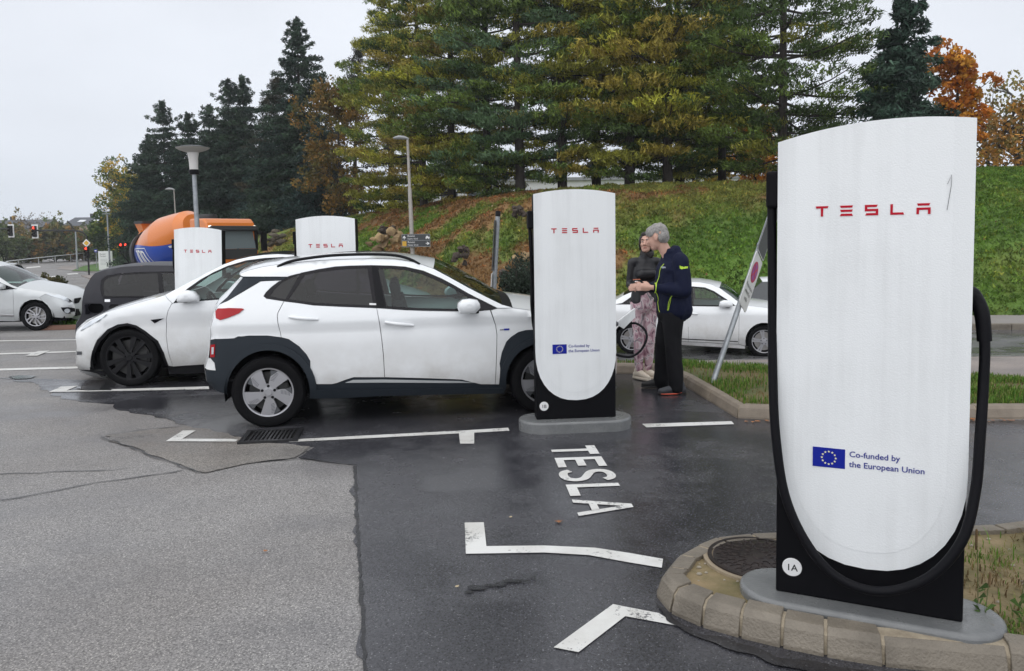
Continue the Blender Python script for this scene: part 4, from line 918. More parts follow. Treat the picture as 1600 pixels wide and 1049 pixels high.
def wheel_parts(w, r, rr, width, style):
    MY = Matrix(((1, 0, 0, 0), (0, 0, 1, 0), (0, 1, 0, 0), (0, 0, 0, 1)))      # lathe height -> +y (inwards)
    MYn = Matrix(((1, 0, 0, 0), (0, 0, 1, 0), (0, -1, 0, 0), (0, 0, 0, 1)))
    d = r - rr
    b = MB(); b.lathe([(rr - .012, .022), (rr, .006), (rr + d * .18, .000), (rr + d * .5, -.006), (rr + d * .78, .000), (r - .010, .016), (r - .002, .030), (r, .05), (r, width - .04), (r - .012, width - .015), (rr + d * .5, width + .01), (rr, width)], 56, MY); b.build('tyre', M_RUBBER, w, True, 30)
    if ('rim', style, r) not in MESHC:
        mrim = {'hatch': M_ALLOY, 'black': M_WHEELBLK, 'silver10': M_ALLOY, 'five': M_ALLOY, 'plain': M_ALLOYD}[style]
        b = MB(); b.lathe([(rr + .004, .012), (rr, .003), (rr - .012, .005), (rr - .016, .03)], 48, MY)
        P2 = lambda a, q: (q * math.cos(a), q * math.sin(a))
        def blade(pol, y0, y1): b.prism(pol, y0, y1, MY)
        def seg(a0, r0, a1, r1): return [P2(a0, r0), P2(a1, r1)]
        ro = rr - .010
        if style == 'hatch':
            for k in range(5):
                a = 2 * math.pi * k / 5 + R(-90); ar = lambda x0, x1, q, n=6: [P2(a + R(x0 + (x1 - x0) * j / n), q) for j in range(n + 1)]
                blade([P2(a - R(24), .062), P2(a + R(34), .062), P2(a + R(30), rr * .50), P2(a + R(27), rr * .66), P2(a + R(12), rr * .90), *ar(10, -21, ro), P2(a - R(21), rr * .7)], .010, .034)
        elif style == 'black':
            for k in range(10):
                a = 2 * math.pi * k / 10 + R(9); tw = R(8 if k % 2 else -8)
                blade([P2(a - R(12), .07), P2(a + R(12), .07), P2(a + tw * .6 + R(7.5), ro), P2(a + tw * .6 - R(7.5), ro)], .012, .032)
        elif style == 'silver10':
            for k in range(10):
                a = 2 * math.pi * k / 10; tw = R(22 if k % 2 else 8)
                blade([P2(a - R(9), .06), P2(a + R(9), .06), P2(a + tw * .5 + R(7), rr * .6), P2(a + tw + R(7), ro), P2(a + tw - R(3.5), ro), P2(a + tw * .5 - R(4), rr * .6)], .012, .034)
        elif style == 'five':
            for k in range(5):
                a = 2 * math.pi * k / 5 + R(100)
                for q in (-1, 1): blade([P2(a + q * R(2.5), .05), P2(a + q * R(24), .065), P2(a + q * R(13), rr * .6), P2(a + q * R(12), ro), P2(a + q * R(1.5), ro), P2(a + q * R(1.5), rr * .5)], .012, .034)
        else:
            for k in range(7):
                a = 2 * math.pi * k / 7; blade([P2(a - R(14), .05), P2(a + R(14), .05), P2(a + R(8), ro), P2(a - R(8), ro)], .012, .034)
        b.lathe([(0, .004), (.030, .004), (.034, .009), (.045, .010), (.074, .012), (.080, .04)], 24, MY)
        MESHC[('rim', style, r)] = (mesh_of('rim', b.v, b.f, True, 30), mrim)
        b = MB(); b.lathe([(rr - .014, .03), (rr - .03, width - .03), (.02, width - .02)], 40, MY); MESHC[('barrel', style, r)] = mesh_of('rim_barrel', b.v, b.f, True, 30)
        b = MB(); b.lathe([(.06, .07), (rr * .80, .07), (rr * .80, .09), (.06, .09)], 36, MY); b.box((rr * .55, .085, 0), (.08, .06, .14)); MESHC[('disc', style, r)] = mesh_of('brake_disc', b.v, b.f, True, 30)
        b = MB()
        for k in range(5): a = 2 * math.pi * k / 5 + R(-54); b.lathe([(0, .002), (.011, .002), (.0135, .010), (.0135, .02)], 10, Matrix.Translation((.057 * math.cos(a), 0, .057 * math.sin(a))) @ MY)
        MESHC[('nuts', style, r)] = mesh_of('wheel_nuts', b.v, b.f, True, 30)
        b = MB()
        if style == 'hatch':
            for k in range(5):
                a = 2 * math.pi * k / 5 + R(-90)
                b.prism([(q * math.cos(a + R(x)), q * math.sin(a + R(x))) for x, q in ((12, rr * .86), (27, rr * .62), (29, ro - .012), (12, ro - .003))], .015, .036, MY)
            for k in range(5):
                a = 2 * math.pi * k / 5 + R(-90)
                for j in range(7):
                    q = rr * (.50 + .055 * j); b.prism([(q * math.cos(a + R(x)), q * math.sin(a + R(x))) if y == 0 else ((q + .004) * math.cos(a + R(x)), (q + .004) * math.sin(a + R(x))) for x, y in ((9 - j * .5, 0), (27 - j * 2, 0), (27 - j * 2, 1), (9 - j * .5, 1))], .0090, .02, MY)
            MESHC[('ins', style, r)] = mesh_of('rim_insert', b.v, b.f)
    me, mr_ = MESHC[('rim', style, r)]; rim = link('rim', me, mr_, w)
    link('rim_barrel', MESHC[('barrel', style, r)], M_INTBLK, w); link('brake_disc', MESHC[('disc', style, r)], M_DISC if style not in ('black', 'hatch') else mat('dark_disc', (.05, .05, .05), .5, metal=.5), w); link('wheel_nuts', MESHC[('nuts', style, r)], M_BLACK if style != 'five' else M_ALLOYD, w)['kind'] = 'stuff'
    if style == 'hatch': link('rim_insert', MESHC[('ins', style, r)], M_ALLOYD, w)['kind'] = 'stuff'
MESHC = {}
# ------------------------------------------------------------------ nearest car: white hatchback with grey cladding, facing right
def hatchback():
    p0 = G(419, 669.3); p1 = G(851, 647.2); th = math.atan2(p1[1] - p0[1], p1[0] - p0[0])
    S = [(338, 611, 'rear'), (323, 596), (320, 576), (326, 560), (328, 540), (329, 512), (333, 499), (336, 486), (343, 475), (355, 464.5), (369, 447), (379, 434.5), (374.5, 430, 'spoiler'), (378, 426.5), (390, 422), (410, 417, 'roof'), (433, 413.5), (467, 409.5), (500, 407), (530, 405.5), (581, 404), (618, 405), (648, 409.5), (677, 419.5, 'screen'), (703, 433.5), (731, 449), (760, 464), (784, 475.7, 'cowl'), (801, 481, 'bonnet'), (830, 485), (862, 489.5), (892, 496), (916, 504), (934, 513, 'nose'), (948, 527), (955, 545), (958, 565), (957, 585), (952, 600), (938, 607)]
    c = Car('hatchback_car', 'white compact hatchback with grey plastic cladding and roof rails, closest car in the bays', 'car', p0, th, .90, .98, .40, S, rend=(.14, .20), rtop=.05, crease=[(.905, .022, .16)], h=.05, endl=.5, group=None)
    c.paint = M_WHITE; t = c.t
    c.loft({'rear': ('tailgate', M_WHITE), 'spoiler': ('spoiler', M_WHITE), 'roof': ('roof', M_WHITE), 'screen': ('windscreen', M_WIND), 'cowl': ('wiper_cowl', M_BLACK), 'bonnet': ('bonnet', M_WHITE), 'nose': ('front_bumper', M_WHITE)},
           {'rear': .10, 'spoiler': .05, 'roof': .055, 'screen': .12, 'cowl': .05, 'bonnet': .10, 'nose': .17})
    dlo_top = [(412, 463), (415.8, 457), (424, 449), (435.8, 440), (444, 435.5), (453, 431.5), (471.5, 426.7), (496, 421.5), (524, 417), (547, 415.7), (580, 415), (611.5, 415.7), (633, 417.2), (661.6, 423.6), (690, 435.8), (710, 446.5), (731.5, 459), (748.6, 467.5), (777.2, 481.8)]
    dlo_bot = [(765.8, 484.6), (740, 486.5), (710, 486.5), (660, 485.5), (633, 484.4), (588.6, 481.5), (530, 479), (490, 477), (467, 473.6), (443.7, 470.8), (416.5, 466.5)]
    gap_rear = [(443.7, 470.8), (434.4, 488.6), (433.2, 494.4), (434.4, 506), (439.4, 527.5)]
    gap_mid = [(588.6, 481.5), (593, 505), (596.5, 530), (599.5, 560), (600.8, 590)]
    gap_front = [(765.8, 485), (774.4, 508.7), (776.5, 523), (776, 555), (775, 577), (773.7, 601)]
    flare = [(439.4, 527.5), (451, 530.5), (467, 541.5), (478.7, 554.3), (484.4, 564.3), (484.6, 577), (493.6, 600.8)]
    sillt = [(493.6, 600.8), (518.6, 600.8), (525.7, 599.3), (540, 594), (553, 590), (600.8, 590)]
    sillt2 = [(600.8, 590), (660, 591.5), (710, 593.2), (721.5, 593.8), (734.3, 597.2), (751.5, 601), (773.7, 601)]
    vent = [(379.5, 433), (449.4, 433.4), (440.8, 438.6), (415.8, 438.8), (407.2, 439.5), (355.7, 470), (343.6, 475.2), (355, 464.7), (369, 447.2)]
    # body side above the windows, with spoiler end
    c.panel('roof_side', [(374.7, 430.2), (378, 426.5), (390, 422), (410, 417), (433, 413.5), (467, 409.5), (500, 407), (530, 405.5), (581, 404), (618, 405), (648, 409.5), (677, 419.5), (703, 433.5), (731, 449), (760, 464), (784, 475.7), (801, 481), (777.2, 481.8)] + dlo_top[::-1][1:14] + [(449.4, 433), (379.5, 432.6)], M_WHITE)
    c.panel('vent_panel', vent, M_CLAD)
    c.panel('rear_quarter', [(440.8, 438.8), (435.8, 440.2), (424, 449), (415.8, 457), (412, 463), (416.5, 466.7), (443.5, 471)] + gap_rear[1:] + [(418.6, 525), (390, 525), (371.5, 526.4), (365.8, 529.3), (335.7, 530.3), (328.8, 531.5), (329, 512), (333, 499), (336, 486), (343, 475.4), (355.7, 470.2), (407.2, 439.8), (415.8, 439)], M_WHITE)
    rd = c.panel('rear_door', [(443.7, 471)] + dlo_bot[5:9][::-1] [:0] + [(467, 473.8), (490, 477.2), (530, 479.2), (588.6, 481.7)] + gap_mid[1:] + sillt[::-1][1:] + flare[::-1][1:] + gap_rear[::-1][1:-1], M_WHITE)
    fd = c.panel('front_door', [(588.6, 481.7), (633, 484.6), (660, 485.7), (710, 486.7), (740, 486.7), (765.8, 484.8)] + gap_front[1:] + sillt2[::-1][1:] + gap_mid[::-1][:-1], M_WHITE)
    fl_front = [(780, 601), (782.2, 576), (781, 568.6), (784.4, 551.5), (791.5, 534.3), (798.7, 527), (810, 519.5), (821.5, 516.5), (835, 515.6), (852, 515.5), (868, 517), (888, 523), (903, 538), (913, 560)]
    c.panel('front_wing', [(777.2, 482), (801, 481), (830, 485), (862, 489.5), (892, 496), (916, 504), (924, 522), (923, 545), (913, 560)] + fl_front[::-1][1:] + gap_front[::-1][:-1] + [(767, 485.2)], M_WHITE)
    c.panel('front_bumper_side', [(916, 504), (934, 513), (948, 527), (955, 545), (958, 565), (957, 585), (930, 588), (918, 575), (913, 560), (923, 545), (924, 522)], M_WHITE)
    # grey cladding
    c.panel('rear_cladding', [(328.8, 531.5), (335.7, 530.5), (365.8, 529.5), (371.5, 526.6), (390, 525.2), (418.6, 525.2), (437.2, 527)] + flare + [(490, 623), (484, 623)] + arc(419, 613, 65, 0, 184, 22) + [(355.8, 616), (338, 611), (323, 596), (321, 579), (337, 579), (335.5, 567.4), (328.2, 559.5)], M_CLAD, off=.004, gap=.001)
    c.panel('wheel_arch_lip', arc(419, 613, 76, -6, 150, 20) + arc(419, 613, 65.5, -6, 150, 20)[::-1], M_CLAD, off=.016, gap=0, thick=.03)
    c.panel('front_cladding', fl_front + [(918, 575), (930, 588), (957, 585.5), (952, 600), (938, 607), (914, 612)] + arc(851, 596, 60, -8, 188, 20) + [(787, 615)], M_CLAD, off=.004, gap=.001)
    c.panel('wheel_arch_lip', arc(851, 596, 69.5, 0, 186, 20) + arc(851, 596, 60.5, 0, 186, 20)[::-1], M_CLAD, off=.016, gap=0, thick=.03)
    c.panel('sill', [(493.6, 601.2), (518.6, 601.2), (526, 599.6), (553, 590.4), (600.8, 590.4), (710, 593.5), (721.5, 594), (734.3, 597.4), (751.5, 601.3), (780, 601.3), (787, 615), (710, 616.5), (590, 619.4), (523, 623), (490, 623)], M_CLAD, off=-.002, gap=.001)
    c.panel('sill_trim', [(539.5, 598.4), (551.5, 594), (600, 593.4), (660, 594.6), (718, 595.8), (740, 598.6), (700, 598.6), (600, 598)], M_SILVER, off=.006, gap=0)
    c.panel('sill_step', [(484, 610), (600, 608.5), (700, 607.8), (786, 607), (787, 615), (710, 616.5), (590, 619.4), (523, 623), (490, 623)], M_CLAD, off=.02, gap=0, thick=.04)
    c.panel('reflector_panel', [(320.4, 575), (325.7, 560), (329, 560), (335, 567.5), (336.9, 579), (323.6, 577.5)], M_WHITE, off=.003, gap=0)
    # windows
    trim = lambda a: c.loc(a)
    gq = [(421.5, 463), (429, 452), (438.7, 442.8), (452, 435.5), (468.2, 429), (445.5, 468.3)]
    gr = [(451, 467.8), (468.5, 442), (476.5, 429.5), (500, 425), (530, 421.3), (555, 419.8), (574, 419), (583, 477.6), (530, 475.3), (490, 473.3)]
    gf = [(591, 420.7), (612, 420.2), (633, 422.2), (659, 428.6), (683, 438.6), (708, 451), (729, 463), (736, 480), (711, 483), (660, 482.2), (604.5, 478.8)]
    dlo = dlo_top + dlo_bot
    tr = c.panel('window_surround', dlo, M_GLOSSBLK, off=-.004, gap=.001, holes=[gq, gr, gf])
    c.panel('window_glass', gq, M_TINT, off=-.008, gap=0, parent=tr, thick=.004); c.panel('window_glass', gr, M_TINT, off=-.008, gap=0, parent=rd, thick=.004); c.panel('window_glass', gf, M_GLASS, off=-.008, gap=0, parent=fd, thick=.004)
    c.panel('door_pillar', [(580, 415.8), (589.5, 415.8), (603, 481.8), (588.6, 481)], M_BLACK, off=-.001, gap=.001, h=.1)
    c.panel('pillar_sticker', [(577, 474), (587.6, 474.2), (587.8, 477), (577.2, 476.8)], M_SIGNW, off=.002, gap=0, both=False)
    # lamps
    tl = [(336.4, 486), (340, 482.2), (357, 481.5), (377, 482), (381, 483.2), (373, 490), (357, 496.5), (343.6, 500.5), (337.3, 497.5)]
    c.panel('tail_light', tl, M_RED, off=.010, gap=0, thick=.03); c.panel('reversing_lamp', [(328.4, 539), (336, 538.2), (335.4, 558.4), (328.3, 558.6)], M_RED, off=.008, gap=0, thick=.02)
    c.panel('lamp_window', [(330.4, 543), (334, 542.6), (333.6, 553.6), (330.3, 554)], M_CLEAR, off=.0105, gap=0)
    c.panel('wing_badge', [(781, 514.3), (787, 514.1), (787, 516.2), (781, 516.4)], M_CHROME, off=.004, gap=0, h=.1); c.panel('wing_badge', [(787.4, 513.8), (796, 513.4), (796, 516.2), (787.4, 516.5)], M_EUB, off=.004, gap=0, h=.1)
    # roof rails
    for side in (-1, 1):
        pr = c.loc([(433, 416.8), (448, 413.6), (467, 411), (500, 408), (530, 406), (581, 404.6), (618, 405.6), (640, 408.8), (656, 413)])
        up = [-.005, .018, .03, .04, .043, .042, .037, .022, -.004]
        b = MB(); pts = [(p[0], side * (float(c.Wv(p[0], p[1])[0]) - .012), p[1] + u_) for p, u_ in zip(pr, up)]; b.tube(smooth_path(np.array(pts), 4), .019, 10, True, .75); b.build('roof_rail', M_BLACK, t, True)
    c.mirror([(712.5, 479), (713.5, 472), (720, 466.3), (731.5, 465), (743, 466.7), (747.3, 473), (748.4, 479), (741, 488), (717, 488)], out=.1, stalk=.05)
    c.handle((451.5, 495.4), (497.3, 499.3), rd); c.handle((601.5, 503.5), (646.5, 508.7), fd)
    # wipers on the cowl
    b = MB(); q = c.loc([(786, 476)])[0]; b.tube([(q[0] + .02, -.3, q[1] + .075), (q[0] - .12, .05, q[1] + .15), (q[0] - .28, .35, q[1] + .22)], .008, 6); b.tube([(q[0] + .04, .28, q[1] + .09), (q[0] - .05, .5, q[1] + .08)], .008, 6); b.build('wiper', M_BLACK, t)
    xr = c.unp(419, 614, .88)[0]; xf = c.unp(851, 597, .88)[0]
    c.wheels([(xr, 0, 0), (xf, 0, 0)], .326, .222, 'hatch', arch=.385)
    c.under(xr - .40, xf + .55, .28, .42); c.interior((xr + xf) / 2 + .28, .50, ((xr + xf) / 2 + .78, .37), 1, (xr + xf) / 2 + 1.12, rear_x=(xr + xf) / 2 - .62)
    MB().box(((xr + xf) / 2 - .2, 0, .42), (2.9, 1.5, .04)).build('floor_pan', M_INT, t)
    # open charging flap and connector in the nose
    x1 = xf + .70
    b = MB(); b.add([(0, 0, 0), (.20, -.02, .15), (.205, -.02, .06), (.09, 0, -.055), (0, .03, .0), (.2, .01, .15), (.205, .01, .06), (.09, .03, -.055)], [(0, 1, 2, 3)[::-1], (4, 5, 6, 7), (0, 4, 5, 1)[::-1], (1, 5, 6, 2)[::-1], (2, 6, 7, 3)[::-1], (3, 7, 4, 0)[::-1]])
    f = at(961, 506, 7.33); loc = f - c.O; o = b.build('charging_flap', M_PANEL, t, bevel=.004); o.location = (loc @ c.ex, loc @ c.ey, f[2])
    b = MB(); b.ball((.008, -.02, -.0), (.022, .018, .026), 12, 8); o = b.build('flap_hinge', M_ALLOYD, t, True); o.location = (loc @ c.ex, loc @ c.ey, f[2])
    return c
HATCH = hatchback()
# the cable loop plugged into its nose belongs to post 1B
b = MB(); _rb = Matrix.Rotation(-c1b.rotation_euler[2], 3, 'Z'); L_ = [tuple(_rb @ Vector(at(u, v, Y) - np.array(c1b.location))) for u, v, Y in ((925, 545, 6.85), (950, 550, 7.0), (968, 556, 7.08), (986, 557.5, 7.10), (1000, 549, 7.12), (1009, 534, 7.14), (1010, 521, 7.18), (1003, 511, 7.24), (993, 505.5, 7.32), (980, 506, 7.4))]
b.tube(smooth_path(np.array(L_), 6), .0115, 12); b.build('cable', M_CABLE, c1b, True)

# ------------------------------------------------------------------ white electric car behind it, facing left
def electric_car():
    p0 = G(201.6, 604.6); th = R(7.0)
    S = [(152, 584, 'nose'), (124, 578), (120.2, 568), (119.8, 541), (118.8, 519), (126, 511, 'bonnet'), (141.5, 500), (164.3, 488.6), (188.6, 481.2), (218.7, 472.6), (245.8, 465), (258, 461, 'screen'), (277.3, 450.5), (300, 438.3), (320, 427.8), (348.6, 413.6, 'roof'), (370, 405.7), (391.5, 400.9), (413, 398.2), (434.4, 397), (455.8, 398), (475, 403, 'rear'), (510, 412), (545, 424), (580, 440), (612, 456), (640, 462), (668, 470), (680, 480), (684, 505), (680, 540), (668, 566)]
    c = Car('electric_car', 'white electric crossover with black wheels and black window trim, half hidden behind the nearest hatchback', 'car', p0, th, .95, .98, .42, S, rend=(.20, .16), rtop=.05, crease=[(.80, .02, .22)], h=.07, endl=.6)
    c.paint = M_WHITE; t = c.t
    c.loft({'nose': ('front_bumper', M_WHITE), 'bonnet': ('bonnet', M_WHITE), 'screen': ('windscreen', M_WIND), 'roof': ('glass_roof', M_GLOSSBLK), 'rear': ('tailgate', M_WHITE)}, {'nose': .17, 'bonnet': .06, 'screen': .035, 'roof': .03, 'rear': .05})
    dt = [(271.4, 473.6), (278.6, 464.3), (292.9, 451.5), (312.9, 437.2), (334.3, 425.3), (355.8, 415.9), (384.4, 407.4), (413, 403.7), (441.5, 402.2), (456, 402.8), (480, 409), (510, 418), (545, 431), (565, 441)]
    db = [(545, 448), (480, 457), (430, 463), (347, 467.6), (315.7, 470)]
    gap = [(270, 473.9), (268, 475.5), (262.6, 486), (259.6, 499.7), (259.6, 524), (263.4, 551.5), (270.5, 573)]
    A = arc(201.3, 568, 60, 0, 0, 1)
    arch = [(263.2, 572), (255.8, 551.5), (246.6, 533), (226.8, 517.5), (213, 509), (199.3, 505.6), (184, 507.5), (168, 515), (152, 532), (144, 550), (141.4, 565), (143, 579)]
    c.panel('roof_side', [(258, 461), (277.3, 450.5), (300, 438.3), (320, 427.8), (348.6, 413.6), (370, 405.7), (391.5, 400.9), (413, 398.2), (434.4, 397), (455.8, 398), (475, 403), (510, 412), (545, 424), (580, 440)] + dt[::-1] + [(269, 474.2)], M_WHITE)
    c.panel('front_wing', [(126, 511), (141.5, 500), (164.3, 488.6), (188.6, 481.2), (218.7, 472.6), (245.8, 465), (258, 461), (269, 474.2)] + gap[1:] + arch + [(142.9, 578.7), (124, 578), (120.2, 568), (119.8, 541), (118.8, 519)], M_WHITE)
    fd = c.panel('front_door', [(270, 474)] + db[::-1][:0] + [(315.7, 470.2), (347, 467.8), (430, 463.2), (440, 500), (442, 560), (328, 569.5), (290, 571.7), (270.5, 573.2)] + gap[::-1][1:-1], M_WHITE)
    rd = c.panel('rear_door', [(430, 463.2), (480, 457.2), (545, 448.2), (552, 470), (530, 520), (518, 548), (442, 560), (440, 500)], M_WHITE)
    c.panel('rear_quarter', [(545, 448.2), (565, 441.2), (580, 440), (612, 456), (640, 462), (668, 470), (680, 480), (684, 505), (680, 540), (640, 545), (630, 520), (610, 500), (585, 492), (560, 500), (545, 515), (530, 530), (552, 470)], M_WHITE)
    c.panel('arch_trim', arch + [(147, 579), (146, 566), (148, 551), (156, 534.5), (171, 518.5), (186, 511), (199.5, 509.2), (212, 512.2), (224.5, 520.5), (243, 535.5), (252, 553), (259, 572)], M_BLACK, off=.006, gap=0)
    c.panel('front_lip', [(126, 579), (142.9, 579.2), (164, 580), (164, 588.5), (152, 584)], M_BLACK, off=.0, gap=0)
    c.panel('sill', [(262, 573.6), (290, 572.2), (442, 560.6), (518, 548.4), (520, 558), (440, 572), (300, 584), (264, 585)], M_BLACK, off=-.03, gap=0)
    gf = [(284, 466.5), (296, 454.5), (305.7, 446.8), (327, 431.6), (355.8, 418.3), (384.4, 410.4), (413, 407), (429.5, 406), (424, 461), (347, 465.4), (316, 467.8)]
    gr = [(446, 405.8), (456, 406.3), (480, 412), (510, 421.5), (540, 433), (530, 446), (480, 454.5), (441, 459.5)]
    tr = c.panel('window_surround', dt + db + [(315.7, 470)], M_GLOSSBLK, off=-.004, gap=.001, holes=[gf, gr])
    c.panel('window_glass', gf, M_GLASS, off=-.008, gap=0, parent=fd, thick=.004); c.panel('window_glass', gr, M_TINT, off=-.008, gap=0, parent=rd, thick=.004)
    c.panel('headlight', [(124.8, 516.6), (133, 508), (146, 499.6), (165.8, 491.3), (161, 496.6), (148, 504.6), (134, 513)], M_CLEAR, off=.004, gap=0)
    c.panel('bumper_vent', [(119.9, 549.5), (127, 549.5), (127, 554.8), (120.1, 554.8)], M_ALLOYD, off=.004, gap=0)
    c.panel('wing_camera', [(235, 500), (255.8, 497.8), (241.5, 505.5)], M_GLOSSBLK, off=.006, gap=0, h=.1)
    c.mirror([(281.4, 468.8), (284.3, 461.5), (291.5, 453.6), (298.6, 452.4), (308.6, 454.5), (314.3, 461.5), (315.7, 467.4), (313, 470.5), (283, 471.8)], out=.1, stalk=-.06)
    xf = c.unp(201.6, 562, .93)[0]; xr = xf + 2.89
    c.wheels([(xf, 0, 0), (xr, 0, 0)], .350, .268, 'black', width=.235, arch=.43)
    c.under(xf - .5, xr + .6, .2, .42); c.interior(xf + 1.45, .56, (xf + .88, -.38), -1, xf + .62, rear_x=xf + 2.35)
    MB().box((xf + 1.5, 0, .44), (3.0, 1.5, .04)).build('floor_pan', M_INT, t)
    b = MB(); q = c.loc([(300, 438.3)])[0]; b.box((q[0] + .22, 0, q[1] + .02), (.05, .24, .07)); b.build('rear_view_mirror', M_INT, t, bevel=.015)
    return c
EV = electric_car()

# ------------------------------------------------------------------ small dark car beyond, rear to the left
def small_dark_car():
    th = R(7); Yp = 12.0; p = at(170, 480, Yp); p = np.array([p[0], p[1], float(zg(p[0], p[1]))])
    S = [(124, 545, 'bumper'), (119, 530), (118.6, 507), (125, 497), (128, 488, 'rear'), (128, 474), (129.5, 464), (133, 450), (142.9, 432.9), (148, 427.5, 'roof'), (163, 422.3), (188.6, 417.6), (228.7, 415), (273.7, 415.5), (310, 417.5), (335, 422, 'screen'), (365, 437), (392, 452, 'bonnet'), (425, 459), (450, 468), (464, 480, 'nose'), (468, 500), (466, 530), (458, 545)]
    c = Car('small_dark_car', 'small dark grey city car with open charging flap, partly hidden behind the white electric crossover', 'car', p, th, .82, .95, .30, S, rend=(.17, .16), rtop=.06, h=.09, endl=.4)
    c.paint = M_DARKCAR; t = c.t
    c.loft({'bumper': ('rear_bumper', M_DARKCAR), 'rear': ('tailgate', M_GLOSSBLK), 'roof': ('roof', M_DARKCAR), 'screen': ('windscreen', M_WIND), 'bonnet': ('bonnet', M_DARKCAR), 'nose': ('front_bumper', M_DARKCAR)}, {'bumper': .12, 'rear': .09, 'roof': .05, 'screen': .08, 'bonnet': .06, 'nose': .12})
    dl = [(159, 462), (157, 450), (158.5, 438), (166, 431.5), (185.8, 427.8), (214.4, 425.7), (273.7, 424.5), (310, 427), (335, 433), (360, 447), (372, 458), (330, 464), (254, 465.6), (162, 465.2)]
    g1 = [(162.5, 461.5), (161, 450), (162, 440), (168.5, 434.2), (186, 430.3), (214.4, 428.2), (246, 427.2), (250, 462.5), (165, 462.6)]
    g2 = [(253, 427), (274, 427), (309, 429.5), (333, 435.5), (356, 448), (364, 457), (330, 461.5), (257, 462.6)]
    tr = c.panel('window_surround', dl, M_GLOSSBLK, off=-.004, gap=.001, holes=[g1, g2])
    c.panel('window_glass', g1, M_TINT, off=-.008, gap=0, parent=tr, thick=.004); c.panel('window_glass', g2, M_GLASS, off=-.008, gap=0, parent=tr, thick=.004)
    c.panel('roof_side', [(148, 427.5), (163, 422.3), (188.6, 417.6), (228.7, 415), (273.7, 415.5), (310, 417.5), (335, 422), (365, 437), (392, 452), (372, 458), (360, 447), (335, 433), (310, 427), (273.7, 424.5), (214.4, 425.7), (185.8, 427.8), (166, 431.5), (158.5, 438), (157, 450), (159, 462), (162, 465.2), (160, 475), (128, 474), (129.5, 464), (133, 450), (142.9, 432.9)], M_DARKCAR)
    hole = arc(149.5, 481.5, 12.5, 0, 340, 17, 8.6)
    c.panel('rear_quarter', [(128, 474), (160, 475), (162, 466), (166, 500), (160, 510), (150, 520), (138, 530), (124, 545), (119, 530), (118.6, 507), (125, 497), (128, 488)], M_DARKCAR, holes=[hole])
    c.panel('door', [(162, 465.6), (254, 466), (330, 464.4), (372, 458.4), (378, 480), (372, 520), (300, 545), (200, 548), (170, 520), (166, 500)], M_DARKCAR)
    c.panel('charging_socket', arc(149.5, 481.5, 13, 0, 345, 18, 9), M_INTBLK, off=-.05, gap=0)
    c.panel('silver_badge', [(163.5, 468), (172, 468), (172, 472), (163.5, 472)], M_CHROME, off=.008, gap=0, h=.1)
    c.handle((171, 479.5), (187, 478.5), c.panel('handle_recess', [(170, 480), (173, 476), (184, 475.8), (188, 480)], M_INTBLK, off=.002, gap=0, h=.1), m=M_BLACK)
    # flap swung open to the rear
    q = c.loc([(137, 483)])[0]; b = MB(); b.box((q[0], -(float(c.Wv(q[0], q[1])[0]) + .06), q[1]), (.03, .13, .17)); b.build('charging_flap', M_DARKCAR, t, bevel=.012)
    q = c.loc([(183, 419)])[0]; b = MB(); b.box((q[0] + .0, -.10, q[1] + .06), (.16, .1, .03)); b.tube([(q[0], -.10, q[1] + .06), (q[0] - .13, -.10, q[1] + .24)], [.010, .006], 6); b.build('roof_antenna', M_BLACK, t)
    xr = c.unp(175, 520, .8)[0]; c.wheels([(xr, 0, 0), (xr + 2.42, 0, 0)], .29, .2, 'plain', arch=.34); c.under(xr - .35, xr + 2.9, .2, .4); c.interior(xr + 1.2, .5, (xr + 1.75, .33), 1, xr + 2.0, rear_x=xr + .3)
    return c
DARK = small_dark_car()

